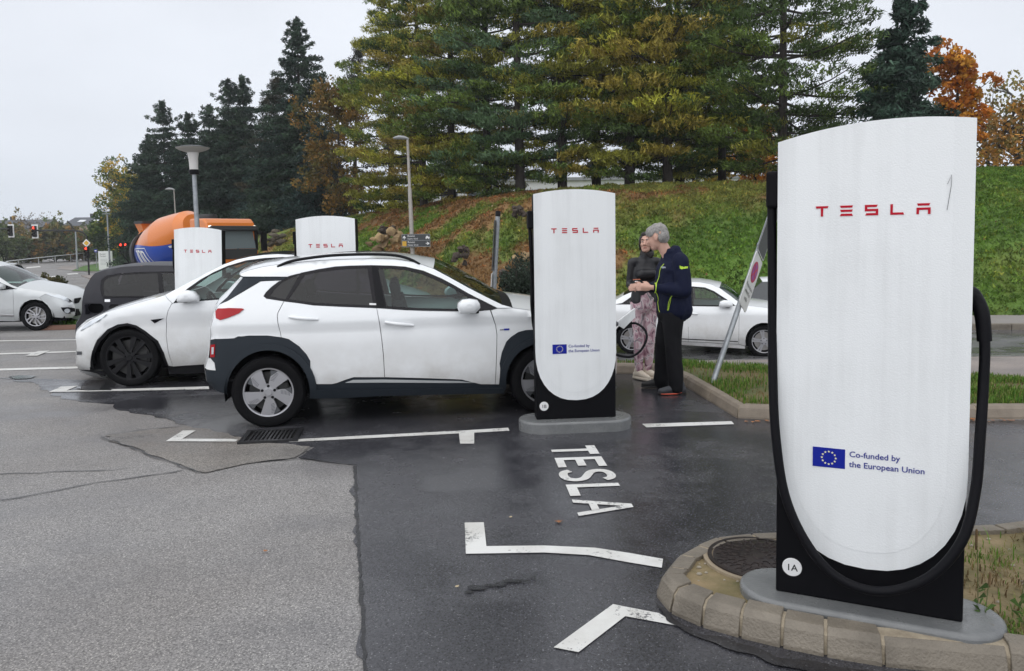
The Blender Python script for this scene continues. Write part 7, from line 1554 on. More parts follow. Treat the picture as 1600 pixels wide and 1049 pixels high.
leafy('maple_tree', 'orange leaved tree low behind the left edge of post 1A', H=4.2, Rad=1.9, pal=ORG2 + YEL[:1], nclump=300, per=20, seed=2, crown0=.1, **up_tree(1180, 44))
leafy('birch_tree', 'small yellow tree on the crest left of the orange one near the signpost', H=3.0, Rad=1.7, pal=YEL[:3], nclump=150, per=14, seed=3, crown0=.25, bare=.2, **up_tree(1130, 47))
leafy('cherry_tree', 'little thin leaved tree on the crest between the pine trunks', H=2.8, Rad=2.0, pal=YEL[1:], nclump=110, per=12, seed=4, crown0=.3, bare=.3, stems=2, **up_tree(1083, 46))
leafy('shrub_tree', 'mostly bare tree with last yellow leaves right of post 1A', H=4.4, Rad=2.6, pal=[(.30, .18, .05), (.22, .15, .06), (.20, .17, .06)], nclump=230, per=8, seed=5, crown0=.15, bare=.25, stems=2, **up_tree(1549, 41))
leafy('shrub_tree', 'taller thin tree with sparse yellow green leaves at the right edge', H=5.8, Rad=2.3, pal=[(.25, .22, .07), (.18, .18, .06), (.33, .2, .05)], nclump=200, per=9, seed=6, crown0=.2, bare=.35, stems=2, **up_tree(1592, 40))
leafy('maple_tree', 'low orange bush like tree at the right edge under the thin tree', H=2.6, Rad=2.2, pal=[(.42, .2, .04), (.34, .17, .04), (.25, .18, .05)], nclump=200, per=13, seed=7, crown0=.08, bare=.2, **up_tree(1590, 37.5))
leafy('birch_tree', 'golden brown birch between the bluish spruce and the yellowish pine', H=9.0, Rad=2.7, pal=[(.24, .135, .03), (.19, .12, .03), (.15, .11, .03), (.11, .10, .03)], nclump=620, per=16, seed=8, crown0=.12, leaf=(.12, .2), **up_tree(533, 50))
leafy('lime_tree', 'green and yellow broadleaf tree at the left end of the spruces', H=12.4, Rad=4.0, pal=YEL + GRN[:2], nclump=950, per=18, seed=9, leaf=(.15, .28), crown0=.12, **up_tree(200, 94))
leafy('lime_tree', 'green lower tree left of the mixer drum under the yellow crown', H=7.6, Rad=3.4, pal=GRN + YEL[3:], nclump=520, per=18, seed=10, leaf=(.2, .38), crown0=.2, **up_tree(180, 100))
p = at(48, 360, 120); leafy('birch_tree', 'nearly bare grey tree rising above the far hedge at the left', p[0], p[1], -.9, 7.8, 2.9, [(.16, .14, .10), (.2, .15, .09)], 200, (.14, .24), 6, None, .2, .3, .2, 11)
p = at(84, 360, 118); leafy('willow_tree', 'round grey green tree above the far hedge in front of the house', p[0], p[1], -.9, 5.6, 2.3, [(.075, .10, .06), (.09, .11, .07)], 300, (.2, .36), 14, None, .2, .2, 0, 12)
hp = [[(.28, .20, .075), (.21, .18, .07), (.34, .22, .07)], [(.13, .17, .065), (.15, .18, .07), (.19, .19, .07)], [(.38, .22, .07), (.26, .20, .07), (.18, .18, .07)], [(.10, .14, .055), (.14, .17, .07)]]
for i, (u, Y, H, Rd, k, lab) in enumerate(((-30, 106, 4.6, 3.6, 3, 'dark green far hedge bush cut by the left edge'), (6, 110, 4.2, 3.4, 3, 'dark green far hedge bush under the rear facing traffic light'), (30, 113, 5.0, 3.5, 0, 'rusty brown hedge bush left of the red traffic light'), (58, 115, 4.6, 3.4, 2, 'orange brown hedge bush right of the red traffic light'), (84, 118, 4.4, 3.2, 1, 'olive green hedge bush under the long signal arm'), (108, 121, 4.8, 3.4, 2, 'orange hedge bush behind the pale lamp pole'), (133, 124, 4.4, 3.2, 1, 'olive hedge bush behind the yellow diamond sign'), (158, 127, 4.8, 3.4, 1, 'green hedge bush above the white information board'), (182, 118, 4.0, 3.0, 3, 'dark hedge bush just left of the mixer hopper'))):
    p = at(u, 380, Y); leafy('hedge_shrub', lab, p[0], p[1], float(zg(p[0], p[1])) + .1, H, Rd, hp[k], 330, (.2, .42), 16, 'bushes of the far hedge', .12, .02, 0, 20 + i, .8, 3, .42)
p = at(84, 444, 26.5); leafy('box_shrub', 'low round olive bush beyond the bonnet of the silver hatchback', p[0], p[1], float(zg(p[0], p[1])) - .05, .92, .50, [(.06, .06, .02), (.10, .085, .03), (.035, .045, .015)], 260, (.05, .10), 26, None, .04, .02, 0, 40, .7, 4, .45)
p = at(830, 452, 20.8); leafy('cotoneaster_shrub', 'grey green shrub at the foot of the bank just left of post 1B', p[0], p[1], float(zg(p[0], p[1])) - .1, 1.7, .95, [(.045, .065, .045), (.06, .08, .055), (.03, .045, .03)], 380, (.04, .085), 30, None, .04, .02, 0, 41, .9, 4, .42)
# rocks breaking through the bank
def rock(label, u, v, Y, s, seed, col):
    import bmesh
    rng = np.random.default_rng(seed); p = at(u, v, Y); bm = bmesh.new()
    for k in range(14):
        c = rng.normal(0, .42, 3) * np.array(s); c[1] += .25 * s[1]; r = np.array(s) * rng.uniform(.22, .50)
        vs = [bm.verts.new(tuple(c + unit(rng.normal(0, 1, 3)) * r * rng.uniform(.75, 1.1))) for _ in range(16)]
        g = bmesh.ops.convex_hull(bm, input=vs); bmesh.ops.delete(bm, geom=[e for e in g['geom_interior'] if isinstance(e, bmesh.types.BMVert)], context='VERTS')
    me = bpy.data.meshes.new('rock_outcrop'); bm.to_mesh(me); bm.free(); o = link('rock_outcrop', me, col, None, tuple(p)); b = o.modifiers.new('bevel', 'BEVEL'); b.width = .02; b.segments = 1
    tag(o, label, 'rock'); return o
M_ROCK = mat('yellow_rock', (.42, .30, .15), .9, col2=(.14, .09, .05), nscale=1.7, ncontrast=.35, bump=1.0, bscale=6); M_ROCKD = mat('dark_rock', (.085, .062, .048), .9, col2=(.035, .028, .022), nscale=2.5, bump=1.0, bscale=7)
rock('pale yellow rock showing through the bank left of the direction sign', 605, 376, 29.3, (.62, .5, .50), 3, M_ROCK); rock('dark brown rock on top of the yellow rock left of the direction sign', 601, 360, 29.9, (.42, .4, .22), 4, M_ROCKD)
rock('yellow rock in the bank just left of post 1B above the shrub', 818, 405, 22.3, (.42, .4, .30), 5, M_ROCK); rock('dark rock hollow under the yellow rock near post 1B', 802, 432, 21.7, (.38, .35, .32), 6, M_ROCKD)
rock('small dark rock high on the bank left of the top of post 1B', 812, 333, 26.6, (.30, .3, .26), 7, M_ROCKD); rock('small brown rock half way up the bank behind the edge on signpost', 722, 397, 24.4, (.34, .3, .3), 8, M_ROCKD); rock('small grey stones on the green slope right of the mixer cab', 428, 373, 42, (.75, .5, .42), 9, mat('grey_rock', (.17, .145, .11), .9, col2=(.07, .06, .045), nscale=2, bump=1, bscale=5))
# turf on the bank: short leafy tufts over the visible face
def hill_turf(n):
    P = np.stack([RNG.uniform(-22, 21, n * 3), RNG.uniform(19, 50, n * 3)], 1); d = hill_d(P[:, 0], P[:, 1]); P = P[(d > .05) & (d < 11)]; d = hill_d(P[:, 0], P[:, 1])
    w = np.clip(1.0 - (P[:, 1] - 20) / 45, .25, 1); P = P[RNG.random(len(P)) < w][:n]
    z = hz(P[:, 0], P[:, 1]); c = hcol(P[:, 0], P[:, 1]); keep = RNG.random(len(P)) < np.where(c[:, 1] < c[:, 0] * .85, .45, 1.0); P, z, c = P[keep], z[keep], c[keep]; n = len(P)
    cl = np.clip(1 + 1.1 * vnoise(P[:, 0], P[:, 1], 1.5, 3.3), .25, 2.0)
    C = np.c_[P, z + .03 * cl]; S = np.c_[np.full(n, .08), np.full(n, .08), .035 * cl]
    V, F, T = sprays(C, np.tile([[0, -.3, .9]], (n, 1)), 5, S, (.06, .17), (.024, .06), c * (1.0 + .65 * (cl[:, None] - 1)) * np.where(RNG.random((n, 1)) < .12, [[1.7, 1.25, 1.2]], 1.0), .45, .5, True)
    o = link('bank_turf', np_mesh('bank_turf', V, F, T), M_GRASS); o['kind'] = 'stuff'
    k = RNG.permutation(n)[:550]; k = k[RNG.random(len(k)) < np.clip(1.1 - .10 * P[k, 0], .25, 1)]; Cl = C[k] + np.array([0, -.03, .06]); m = len(k)
    V, F, T = sprays(Cl, np.tile([[0, -1, .2]], (m, 1)), 1, np.full((m, 3), .05), (.06, .10), (.05, .08), np.array([(.34, .20, .07), (.22, .10, .04), (.42, .34, .18), (.16, .075, .035)])[RNG.integers(0, 4, m)], .3)
    o = link('leaf_litter', np_mesh('leaf_litter', V, F, T), M_LEAF); o['kind'] = 'stuff'
hill_turf(62000)
# far roofs seen between trunks
# ------------------------------------------------------------------ people
def blob(name, caps, voxel, m, parent=None, smooth=6, disp=0.0, dscale=8.0, seed=0, loc=None, rot=None):
    """one continuous surface grown over tapered capsules (p0, p1, r0, r1, squash) and ellipsoids (centre, radii[, rotation])"""
    b = MB()
    for c in caps:
        if len(c) <= 3:
            b.ball(c[0], c[1], 22, 14, c[2] if len(c) == 3 else None)
        else:
            p0, p1, r0, r1 = c[:4]; p0, p1 = Vector(p0), Vector(p1); sq = c[4] if len(c) > 4 else 1.0
            n = 7; pts = [p0.lerp(p1, k / n) for k in range(n + 1)]; rr = [r0 + (r1 - r0) * k / n for k in range(n + 1)]
            if sq == 1.0: b.ball(p0, r0, 14, 10); b.ball(p1, r1, 14, 10)
            else: b.ball(p0, (r0, r0 * sq, r0 * .8) if True else r0, 14, 10); b.ball(p1, (r1, r1 * sq, r1 * .8), 14, 10)
            if sq == 1.0: b.tube(pts, rr, 16)
            else:
                v = []; k_ = 20
                for p, r in zip(pts, rr): v += [(p.x + r * math.cos(q), p.y + r * sq * math.sin(q), p.z) for q in (2 * math.pi * j / k_ for j in range(k_))]
                f = [(i * k_ + j, i * k_ + (j + 1) % k_, (i + 1) * k_ + (j + 1) % k_, (i + 1) * k_ + j) for i in range(n) for j in range(k_)] + [tuple(range(k_ - 1, -1, -1)), tuple(range(n * k_, (n + 1) * k_))]
                if p1.z < p0.z: f = [q[::-1] for q in f]
                b.add(v, f)
    o = b.build('blob_source', m)
    r = o.modifiers.new('r', 'REMESH'); r.mode = 'VOXEL'; r.voxel_size = voxel; s = o.modifiers.new('s', 'SMOOTH'); s.factor = .5; s.iterations = smooth
    me = eval_mesh(o); bpy.data.objects.remove(o); me.name = name
    if disp:
        n = len(me.vertices); co = np.empty(n * 3, np.float32); no = np.empty(n * 3, np.float32); me.vertices.foreach_get('co', co); me.vertex_normals.foreach_get('vector', no); co = co.reshape(-1, 3); no = no.reshape(-1, 3)
        d = np.array([noise.noise((p[0] * dscale + seed, p[1] * dscale, p[2] * dscale * .55)) + .5 * noise.noise((p[0] * dscale * 2.1, p[1] * dscale * 2.1 + seed, p[2] * dscale * 1.6)) for p in co]); co += no * (d * disp)[:, None]
        me.vertices.foreach_set('co', co.ravel()); me.update()
    me.polygons.foreach_set('use_smooth', [True] * len(me.polygons)); me.materials.clear()
    return link(name, me, m, parent, loc, rot)
M_SKIN = mat('skin', (.60, .37, .29), .55, col2=(.52, .29, .22), nscale=9); M_LIP = mat('lips', (.36, .13, .11), .5); M_EYE = mat('eye_white', (.50, .48, .46), .4, spec=.2); M_IRIS = mat('eye_dark', (.03, .022, .016), .15)
def hand(palm, d, across, size=1.0, curl=.6, thumb=1):
    """capsules of a hand: palm centre, pointing direction d, knuckle line direction across, fingers curled towards d x across"""
    p = Vector(palm); d = Vector(d).normalized(); a = Vector(across); a = (a - d * a.dot(d)).normalized(); n = d.cross(a); s = size; out = []
    out += [(tuple(p - d * .045 * s), tuple(p + d * .035 * s), .026 * s, .030 * s), (tuple(p - d * .02 * s + a * .022 * s), tuple(p + d * .035 * s + a * .026 * s), .017 * s, .015 * s), (tuple(p - d * .02 * s - a * .022 * s), tuple(p + d * .035 * s - a * .026 * s), .017 * s, .015 * s)]
    for k, (o, l) in enumerate(((-.032, .060), (-.011, .072), (.011, .068), (.032, .054))):
        b0 = p + d * .040 * s + a * o * s; q = b0; ang = .15
        for j, (ll, r) in enumerate(((.45, .0095), (.32, .0085), (.25, .0075))):
            ang += curl * (.55 + .25 * j); v = d * math.cos(ang) + n * math.sin(ang); e = q + v * l * ll * 1.25 * s; out.append((tuple(q), tuple(e), r * s, (r - .001) * s)); q = e
    b0 = p - d * .02 * s - a * .030 * s * thumb; m = b0 + (d * .6 - a * thumb * .65 + n * .35) * .036 * s; e = m + (d * .95 - a * thumb * .1 + n * .35) * .034 * s
    out += [(tuple(b0), tuple(m), .013 * s, .011 * s), (tuple(m), tuple(e), .011 * s, .009 * s)]; return out
def face_parts(par, c, yaw, pitch, s, brow, hooded=False):
    """eyes, brows, mouth placed on a head centred at c that looks along yaw (0 = -x)"""
    M_ = Matrix.Translation(c) @ Matrix.Rotation(yaw, 4, 'Z') @ Matrix.Rotation(pitch, 4, 'Y')
    for sy in (-1, 1):
        b = MB(); b.ball((-.091 * s, sy * .031 * s, .012 * s), (.009 * s, .0115 * s, .0055 * s), 12, 8); b.v = [tuple(M_ @ Vector(p)) for p in b.v]; e_ = b.build('eye', M_EYE, par, True)
        b = MB(); b.ball((-.0985 * s, sy * .031 * s, .012 * s), (.0040 * s, .0055 * s, .0052 * s), 10, 6); b.v = [tuple(M_ @ Vector(p)) for p in b.v]; b.build('iris', M_IRIS, e_, True)
        b = MB(); b.tube([(-.094 * s, sy * .016 * s, .034 * s), (-.097 * s, sy * .030 * s, .039 * s), (-.086 * s, sy * .050 * s, .034 * s)], [.004 * s, .0052 * s, .002 * s], 6); b.v = [tuple(M_ @ Vector(p)) for p in b.v]; b.build('eyebrow', brow, par, True)
    b = MB(); b.tube([(-.090 * s, -.024 * s, -.062 * s), (-.101 * s, 0, -.060 * s), (-.090 * s, .024 * s, -.062 * s)], [.003 * s, .0065 * s, .003 * s], 8); b.v = [tuple(M_ @ Vector(p)) for p in b.v]; b.build('mouth', M_LIP, par, True)
def head_caps(c, yaw, pitch, s):
    M_ = Matrix.Translation(c) @ Matrix.Rotation(yaw, 4, 'Z') @ Matrix.Rotation(pitch, 4, 'Y'); P = lambda x, y, z: tuple(M_ @ Vector((x * s, y * s, z * s))); Rm = (Matrix.Rotation(yaw, 4, 'Z') @ Matrix.Rotation(pitch, 4, 'Y')); q = lambda *r: tuple(v * s for v in r)
    o = [(P(.012, 0, .035), q(.098, .077, .092), Rm), (P(-.025, 0, -.022), q(.070, .064, .085), Rm), (P(-.050, 0, -.075), q(.043, .046, .036), Rm), (P(-.072, 0, -.088), q(.022, .024, .018), Rm),
         (P(-.088, 0, .018), P(-.118, 0, -.022), .010 * s, .014 * s), (P(-.108, .011, -.027), q(.011, .009, .008), Rm), (P(-.108, -.011, -.027), q(.011, .009, .008), Rm), (P(-.080, .034, -.022), q(.020, .022, .022), Rm), (P(-.080, -.034, -.022), q(.020, .022, .022), Rm), (P(-.078, 0, .038), q(.022, .05, .012), Rm)]
    for sy in (-1, 1): o.append((P(.015, sy * .078, -.008), q(.020, .011, .034), Rm))
    return o, M_
def man():
    f = G(1047, 613); t_loc = tuple(f)
    S = Vector; hc = (-.128, .0, 1.665); yaw, pit = R(38) * -1, R(-16); s = 1.12
    hcaps, HM = head_caps(hc, yaw, pit, s)
    body = hcaps + [((-.02, 0, 1.47), (-.09, 0, 1.60), .064, .060), ((.03, 0, .95), (.03, 0, 1.30), .13, .15, 1.25), ((.03, 0, 1.3), (.01, 0, 1.45), .15, .07, 1.3)]
    sh, el, wr = (.065, -.215, 1.415), (.09, -.285, 1.115), (-.215, -.20, 1.145); sh2, el2, wr2 = (.03, .21, 1.41), (.0, .28, 1.12), (-.24, .06, 1.13)
    body += [(sh, el, .055, .043), (el, wr, .043, .027), (sh2, el2, .055, .043), (el2, wr2, .043, .027)]
    body += hand((-.285, -.19, 1.150), (-1, .12, .06), (0, .25, 1), 1.05, .55, -1) + [(wr, (-.25, -.195, 1.148), .027, .028)]
    body += hand((-.315, .05, 1.135), (-1, -.15, .05), (0, .25, 1), 1.05, .5, -1) + [(wr2, (-.27, .055, 1.132), .027, .028)]
    hipn, knn, ann = (.015, -.10, .92), (.0, -.12, .50), (.055, -.125, .10); hipf, knf, anf = (.015, .10, .92), (-.045, .13, .50), (-.06, .20, .10)
    body += [(hipn, knn, .085, .055), (knn, ann, .055, .038), (hipf, knf, .085, .055), (knf, anf, .055, .038), ((.02, 0, .92), (.02, 0, 1.0), .13, .13, 1.2)]
    p = blob('person', body, .0075, M_SKIN, None, 4, loc=t_loc); tag(p, 'grey haired man in a navy jacket with lime trim, looking at a phone', 'person')
    navy = mat('navy_jacket', (.008, .011, .032), .75, spec=.15, bump=.12, bscale=60); lime = mat('lime_trim', (.50, .72, .05), .6)
    jk = [((.045, 0, .90), (.035, 0, 1.12), .190, .182, 1.28), ((.035, 0, 1.12), (.03, 0, 1.32), .182, .172, 1.30), ((.03, 0, 1.32), (.015, 0, 1.445), .170, .095, 1.45), ((-.085, 0, 1.10), (-.075, 0, 1.25), .085, .08, 1.4),
          (sh, el, .092, .076), (el, (-.165, -.21, 1.140), .078, .056), (sh2, el2, .092, .076), (el2, (-.19, .09, 1.125), .078, .056),
          ((.075, -.08, 1.475), (.075, .08, 1.475), .055, .055), ((.06, -.05, 1.525), (.06, .05, 1.525), .05, .05), ((-.005, -.06, 1.505), (-.005, .06, 1.505), .05, .05), ((-.035, -.05, 1.465), (-.035, .05, 1.465), .045, .045)]
    j = blob('jacket', jk, .010, navy, p, 5, .013, 9.5, 3)
    bp = bpy.data.objects
    # lime edges follow the jacket: opening, pocket zip, cuff, arm band
    me = j.data; co = np.empty(len(me.vertices) * 3, np.float32); me.vertices.foreach_get('co', co); co = co.reshape(-1, 3)
    from mathutils.kdtree import KDTree
    kd = KDTree(len(co)); [kd.insert(q, i) for i, q in enumerate(co)]; kd.balance()
    nrm = np.empty(len(me.vertices) * 3, np.float32); me.vertex_normals.foreach_get('vector', nrm); nrm = nrm.reshape(-1, 3)
    def onsurf(P, off=.002): 
        o = []
        for q in P:
            if q[1] <= -.39:
                k = np.where((np.abs(co[:, 0] - q[0]) < .016) & (np.abs(co[:, 2] - q[2]) < .016))[0]; i = int(k[co[k, 1].argmin()]) if len(k) else kd.find(q)[1]
            else: i = kd.find(q)[1]
            o.append(tuple(co[i] + nrm[i] * off))
        return o
    def trim(P, r, nm='jacket_trim'):
        q = onsurf([tuple(v) for v in resample(np.array(P), .02, False)]); q = np.array(q); q[1:-1] = (q[:-2] + q[1:-1] * 2 + q[2:]) / 4; b = MB(); b.tube([tuple(v) for v in q], r, 6); b.build(nm, lime, j, True)
    trim([(-.12, -.16, 1.42), (-.20, -.12, 1.30), (-.25, -.10, 1.1), (-.24, -.08, .95), (-.2, -.08, .86)], .0042)
    trim([(-.045, -.4, 1.05), (-.07, -.4, .97), (-.08, -.4, .89)], .0038, 'pocket_zip'); trim([(-.050, -.4, 1.05), (-.055, -.4, .97), (-.075, -.4, .89)], .003, 'pocket_zip')
    b = MB(); b.tube([(-.188, -.206, 1.142), (-.196, -.205, 1.143)], .057, 18, False); b.tube([(-.196, -.205, 1.143), (-.200, -.205, 1.143)], [.057, .045], 18, False); b.build('cuff_trim', lime, j, True)
    c = [onsurf([(x, -.5, z)], .003)[0] for z in (1.352, 1.372) for x in np.linspace(.02, .135, 7)]; b = MB(); b.add(c, [(i, i + 1, i + 8, i + 7) for i in range(6)]); b.build('arm_band', lime, j)
    c = [onsurf([(x, -.4, z)], .002)[0] for z in (1.355, 1.372) for x in np.linspace(-.13, -.09, 4)]; b = MB(); b.add(c, [(i, i + 1, i + 5, i + 4) for i in range(3)]); b.build('chest_print', mat('print_pale', (.3, .33, .4), .6), j)
    blk = mat('black_trousers', (.010, .010, .012), .8, spec=.15, bump=.12, bscale=80)
    tr = [((.02, 0, .86), (.025, 0, 1.0), .165, .16, 1.12), ((.012, -.095, .86), (.0, -.12, .52), .118, .090), ((.0, -.12, .52), (.045, -.125, .07), .090, .078), ((.012, .095, .86), (-.045, .13, .52), .118, .090), ((-.045, .13, .52), (-.055, .195, .07), .090, .078)]
    blob('trousers', tr, .011, blk, p, 5, .011, 8.0, 9)
    grey = mat('grey_hair', (.40, .38, .36), .75, col2=(.17, .165, .16), nscale=60, ncontrast=.5, bump=.6, bscale=140)
    P = lambda x, y, z: tuple(HM @ Vector((x * s, y * s, z * s))); Rm = HM.to_3x3().to_4x4(); q = lambda *r: tuple(v * s for v in r)
    blob('hair', [(P(.018, 0, .050), q(.096, .079, .084), Rm), (P(.055, 0, .0), q(.060, .070, .070), Rm), (P(-.035, 0, .092), q(.056, .060, .034), Rm), (P(-.02, -.055, .06), q(.06, .03, .05), Rm), (P(-.02, .055, .06), q(.06, .03, .05), Rm)], .0065, grey, p, 3, .010, 26.0, 5)
    face_parts(p, hc, yaw, pit, s, mat('brow_grey', (.2, .19, .18), .8))
    shoe = mat('grey_trainers', (.045, .047, .055), .6, bump=.2, bscale=120); sole = mat('black_sole', (.012, .012, .013), .6); red = mat('orange_sole_edge', (.75, .10, .045), .5)
    for (a, yw, nm) in (((.055, -.125, 0), R(4), 'n'), ((-.06, .20, 0), R(-10), 'f')):
        M_ = Matrix.Translation(a) @ Matrix.Rotation(yw, 4, 'Z')
        P2 = lambda x, y, z: tuple(M_ @ Vector((x, y, z)))
        o = blob('shoe', [(P2(.045, 0, .055), P2(-.03, 0, .075), .045, .048), (P2(-.03, 0, .070), P2(-.14, 0, .048), .047, .036), (P2(-.14, 0, .046), P2(-.185, 0, .042), .038, .030), (P2(.035, 0, .06), P2(.03, 0, .11), .045, .043)], .007, shoe if nm == 'n' else sole, p, 4)
        b = MB(); outl = [(.085, -.03), (.095, 0), (.085, .03), (.03, .042), (-.08, .046), (-.16, .045), (-.205, .03), (-.218, 0), (-.205, -.03), (-.16, -.045), (-.08, -.046), (.03, -.042)]
        b.prism([(M_ @ Vector((x, y, 0)))[:2] for x, y in outl], .012, .030); b.build('sole', sole, o, bevel=.006)
        if nm == 'n':
            b = MB(); pts = [P2(x, -.047 if x > -.17 else -.036, .018 + .012 * (x > .02)) for x in (-.19, -.15, -.08, -.02, .03)]; b.tube(pts, [.003, .005, .0065, .005, .002], 6); b.build('sole_stripe', red, o, True)
            for k in range(4): b = MB(); b.tube([P2(-.05 - .022 * k, -.035, .088 - .008 * k), P2(-.05 - .022 * k, 0, .108 - .011 * k), P2(-.05 - .022 * k, .035, .088 - .008 * k)], .004, 5); b.build('lace', sole, o, True)
    return p
MAN = man()
def woman():
    f = G(1009, 594); t_loc = tuple(f); hc = (.012, -.02, 1.595); yaw, pit, s = R(68), R(8), .98
    hcaps, HM = head_caps(hc, yaw, pit, s)
    body = hcaps + [((0, .015, 1.40), (.008, -.005, 1.52), .046, .047), ((-.02, 0, .98), (.0, 0, 1.22), .085, .085, .7), ((0, .01, 1.22), (0, .015, 1.37), .09, .06, .6)]
    sh, el, wr = (-.150, .01, 1.375), (-.178, .03, 1.12), (-.165, -.19, 1.115); sh2, el2, wr2 = (.150, .03, 1.375), (.185, -.01, 1.12), (.04, -.20, 1.11)
    body += [(sh, el, .043, .034), (el, wr, .034, .024), (sh2, el2, .043, .034), (el2, wr2, .034, .024)]
    body += hand((-.162, -.245, 1.115), (.25, -1, .05), (-.2, -.1, 1), .92, .75, 1) + [(wr, (-.168, -.21, 1.115), .024, .024)]
    body += hand((-.015, -.235, 1.105), (-1, -.4, .05), (0, -.2, 1), .92, .6, -1) + [(wr2, (.01, -.22, 1.107), .024, .024)]
    hr, kr, ar_ = (-.09, 0, .90), (-.085, -.02, .50), (-.075, .02, .10); hl, kl, al = (.055, 0, .90), (.045, -.02, .50), (.035, .03, .11)
    body += [(hr, kr, .065, .042), (kr, ar_, .034, .024), (hl, kl, .065, .042), (kl, al, .034, .024), ((-.018, 0, .93), (-.018, 0, 1.0), .095, .09, .75)]
    p = blob('person', body, .0075, M_SKIN, None, 4, loc=t_loc); tag(p, 'woman in a black zip top and pink camouflage leggings, facing the man', 'person')
    blk = mat('black_top', (.013, .013, .016), .42, spec=.4, bump=.12, bscale=60)
    jk = [((-.02, 0, .93), (-.018, 0, 1.08), .155, .135, .80), ((-.018, 0, 1.08), (-.005, 0, 1.25), .125, .138, .80), ((-.005, -.01, 1.25), (0, .01, 1.37), .140, .115, .74), ((-.055, -.085, 1.245), (.055, -.085, 1.245), .062, .062), ((0, .015, 1.38), (.004, .0, 1.46), .085, .066),
          (sh, el, .056, .048), (el, (-.18, -.15, 1.116), .048, .038), (sh2, el2, .056, .048), (el2, (.085, -.16, 1.112), .048, .038), ((-.13, .01, 1.385), (.13, .01, 1.385), .054, .054)]
    blob('black_top', jk, .010, blk, p, 6, .007, 9.0, 2)
    m = mat('camouflage_leggings', (.50, .33, .37), .75); t = m.node_tree; bs = t.nodes['Principled BSDF']; tc_ = N('ShaderNodeTexCoord', t); mp_ = N('ShaderNodeMapping', t); mp_.inputs['Scale'].default_value = (1, 1, .62); t.links.new(tc_.outputs['Object'], mp_.inputs[0])
    n1 = N('ShaderNodeTexNoise', t); n1.inputs['Scale'].default_value = 13; n1.inputs['Detail'].default_value = 1.5; n1.inputs['Distortion'].default_value = 1.2; t.links.new(mp_.outputs[0], n1.inputs['Vector'])
    rp = N('ShaderNodeValToRGB', t); rp.color_ramp.interpolation = 'CONSTANT'; e = rp.color_ramp.elements; e[0].position = 0; e[0].color = (.12, .065, .09, 1); e[1].position = .34; e[1].color = (.40, .22, .28, 1)
    for pos, c in ((.44, (.62, .42, .47, 1)), (.53, (.74, .62, .65, 1)), (.60, (.30, .26, .29, 1)), (.66, (.50, .30, .36, 1))): q = rp.color_ramp.elements.new(pos); q.color = c
    t.links.new(n1.outputs['Fac'], rp.inputs[0]); t.links.new(rp.outputs[0], bs.inputs['Base Color'])
    lg = [((-.018, .0, .87), (-.018, .0, 1.0), .150, .140, .86), (hr, kr, .090, .060), (kr, (-.082, .0, .36), .060, .060), ((-.082, .0, .36), (-.076, .02, .12), .060, .042), (hl, kl, .090, .060), (kl, (.042, .0, .36), .060, .060), ((.042, .0, .36), (.034, .03, .13), .060, .042)]
    blob('leggings', lg, .010, m, p, 5, .006, 12.0, 6)
    hair = mat('dark_hair', (.016, .012, .012), .55, bump=.4, bscale=120); P = lambda x, y, z: tuple(HM @ Vector((x * s, y * s, z * s))); Rm = HM.to_3x3().to_4x4(); q = lambda *r: tuple(v * s for v in r)
    blob('hair', [(P(.026, 0, .045), q(.102, .088, .096), Rm), (P(.05, 0, -.03), q(.066, .084, .10), Rm), (P(-.02, .072, .0), q(.045, .018, .085), Rm), (P(-.02, -.072, .0), q(.045, .018, .085), Rm), (P(.03, 0, -.12), q(.06, .085, .07), Rm), (P(-.035, 0, .105), q(.045, .06, .03), Rm)], .0065, hair, p, 4, .005, 20.0, 8)
    face_parts(p, hc, yaw, pit, s, hair)
    b = blob('neck_warmer', [((0, .0, 1.435), (.008, -.008, 1.485), .056, .054)], .007, mat('taupe_knit', (.16, .13, .12), .9), p, 4)
    crm = mat('cream_trainers', (.66, .58, .48), .6, bump=.15, bscale=100); sol = mat('cream_sole', (.70, .62, .52), .6); lace = mat('gold_lace', (.50, .34, .18), .6)
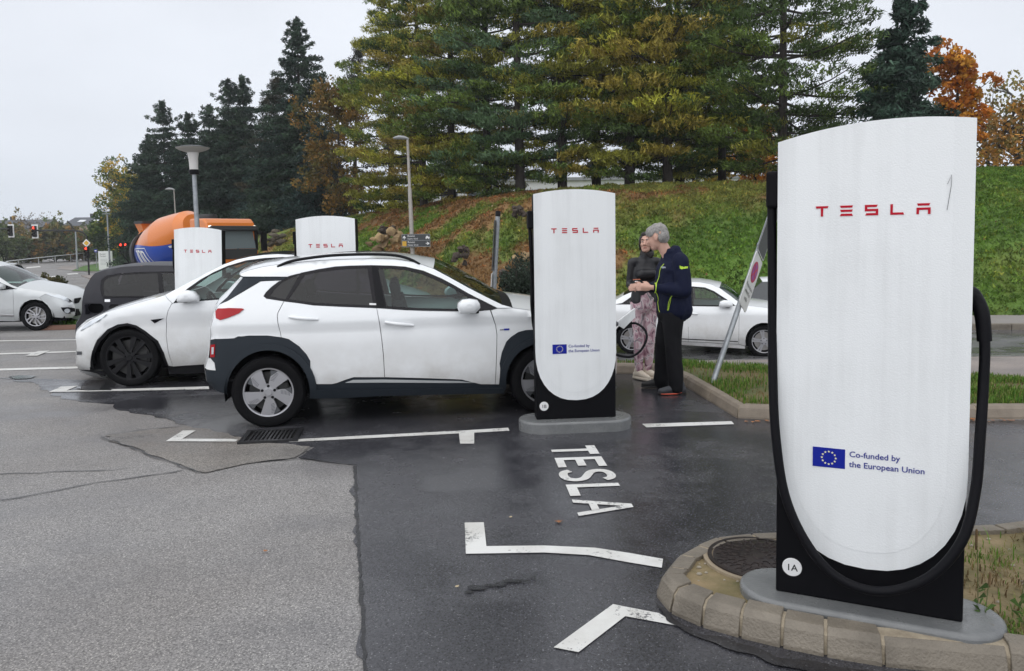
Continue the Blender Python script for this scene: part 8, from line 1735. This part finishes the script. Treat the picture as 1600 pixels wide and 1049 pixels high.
    for a, yw in ((ar_, R(-112) + math.pi + R(90)), (al, R(-128) + math.pi + R(90))):
        M_ = Matrix.Translation((a[0], a[1], 0)) @ Matrix.Rotation(R(122) if a is ar_ else R(135), 4, 'Z')
        P2 = lambda x, y, z: tuple(M_ @ Vector((x, y, z)))
        o = blob('shoe', [(P2(.045, 0, .06), P2(-.03, 0, .078), .042, .044), (P2(-.03, 0, .072), P2(-.12, 0, .052), .044, .036), (P2(-.12, 0, .050), P2(-.155, 0, .046), .038, .030), (P2(.03, 0, .06), P2(.02, 0, .115), .044, .042)], .0065, crm, p, 4)
        b = MB(); outl = [(.085, -.03), (.098, 0), (.085, .03), (.03, .041), (-.07, .045), (-.13, .044), (-.175, .03), (-.188, 0), (-.175, -.03), (-.13, -.044), (-.07, -.045), (.03, -.041)]
        b.prism([(M_ @ Vector((x, y, 0)))[:2] for x, y in outl], .012, .042); b.build('sole', sol, o, bevel=.008)
        for k in range(4): b = MB(); b.tube([P2(-.03 - .022 * k, -.034, .098 - .008 * k), P2(-.03 - .022 * k, 0, .118 - .010 * k), P2(-.03 - .022 * k, .034, .098 - .008 * k)], .0045, 5); b.build('lace', lace, o, True)
    return p
WOMAN = woman()
def phone():
    w = np.array(WOMAN.location); p = w + np.array([-.140, -.285, 1.150])
    t = thing('mobile_phone', 'dark mobile phone with orange edge held between the man and the woman', 'phone', tuple(p), R(8)); t.rotation_euler = (R(-30), 0, R(12))
    b = MB(); b.box((0, 0, 0), (.085, .010, .10)); b.build('phone_body', M_GLOSSBLK, t, bevel=.004); b = MB(); b.box((0, -.001, .050), (.087, .014, .010)); b.build('case_edge', mat('phone_orange', (.55, .16, .08), .5), t, bevel=.002)
    b = MB(); b.lathe([(0, .004), (.007, .004), (.008, 0)], 12, Matrix.Translation((-.022, -.006, .022)) @ MXZ); b.lathe([(0, .004), (.007, .004), (.008, 0)], 12, Matrix.Translation((-.004, -.006, .022)) @ MXZ); b.build('camera_lens', M_CHROME, t, True)
phone()
# ------------------------------------------------------------------ damp air
hz_m = bpy.data.materials.new('damp_air'); hz_m.use_nodes = True; _t = hz_m.node_tree; _t.nodes.remove(_t.nodes['Principled BSDF'])
_v = N('ShaderNodeVolumePrincipled', _t); _v.inputs['Color'].default_value = (.93, .96, 1, 1); _v.inputs['Density'].default_value = .0006; _v.inputs['Anisotropy'].default_value = .2
_t.links.new(_v.outputs[0], _t.nodes['Material Output'].inputs['Volume'])
MB().box((0, 130, 11.5), (700, 420, 31)).build('haze', hz_m)['kind'] = 'stuff'
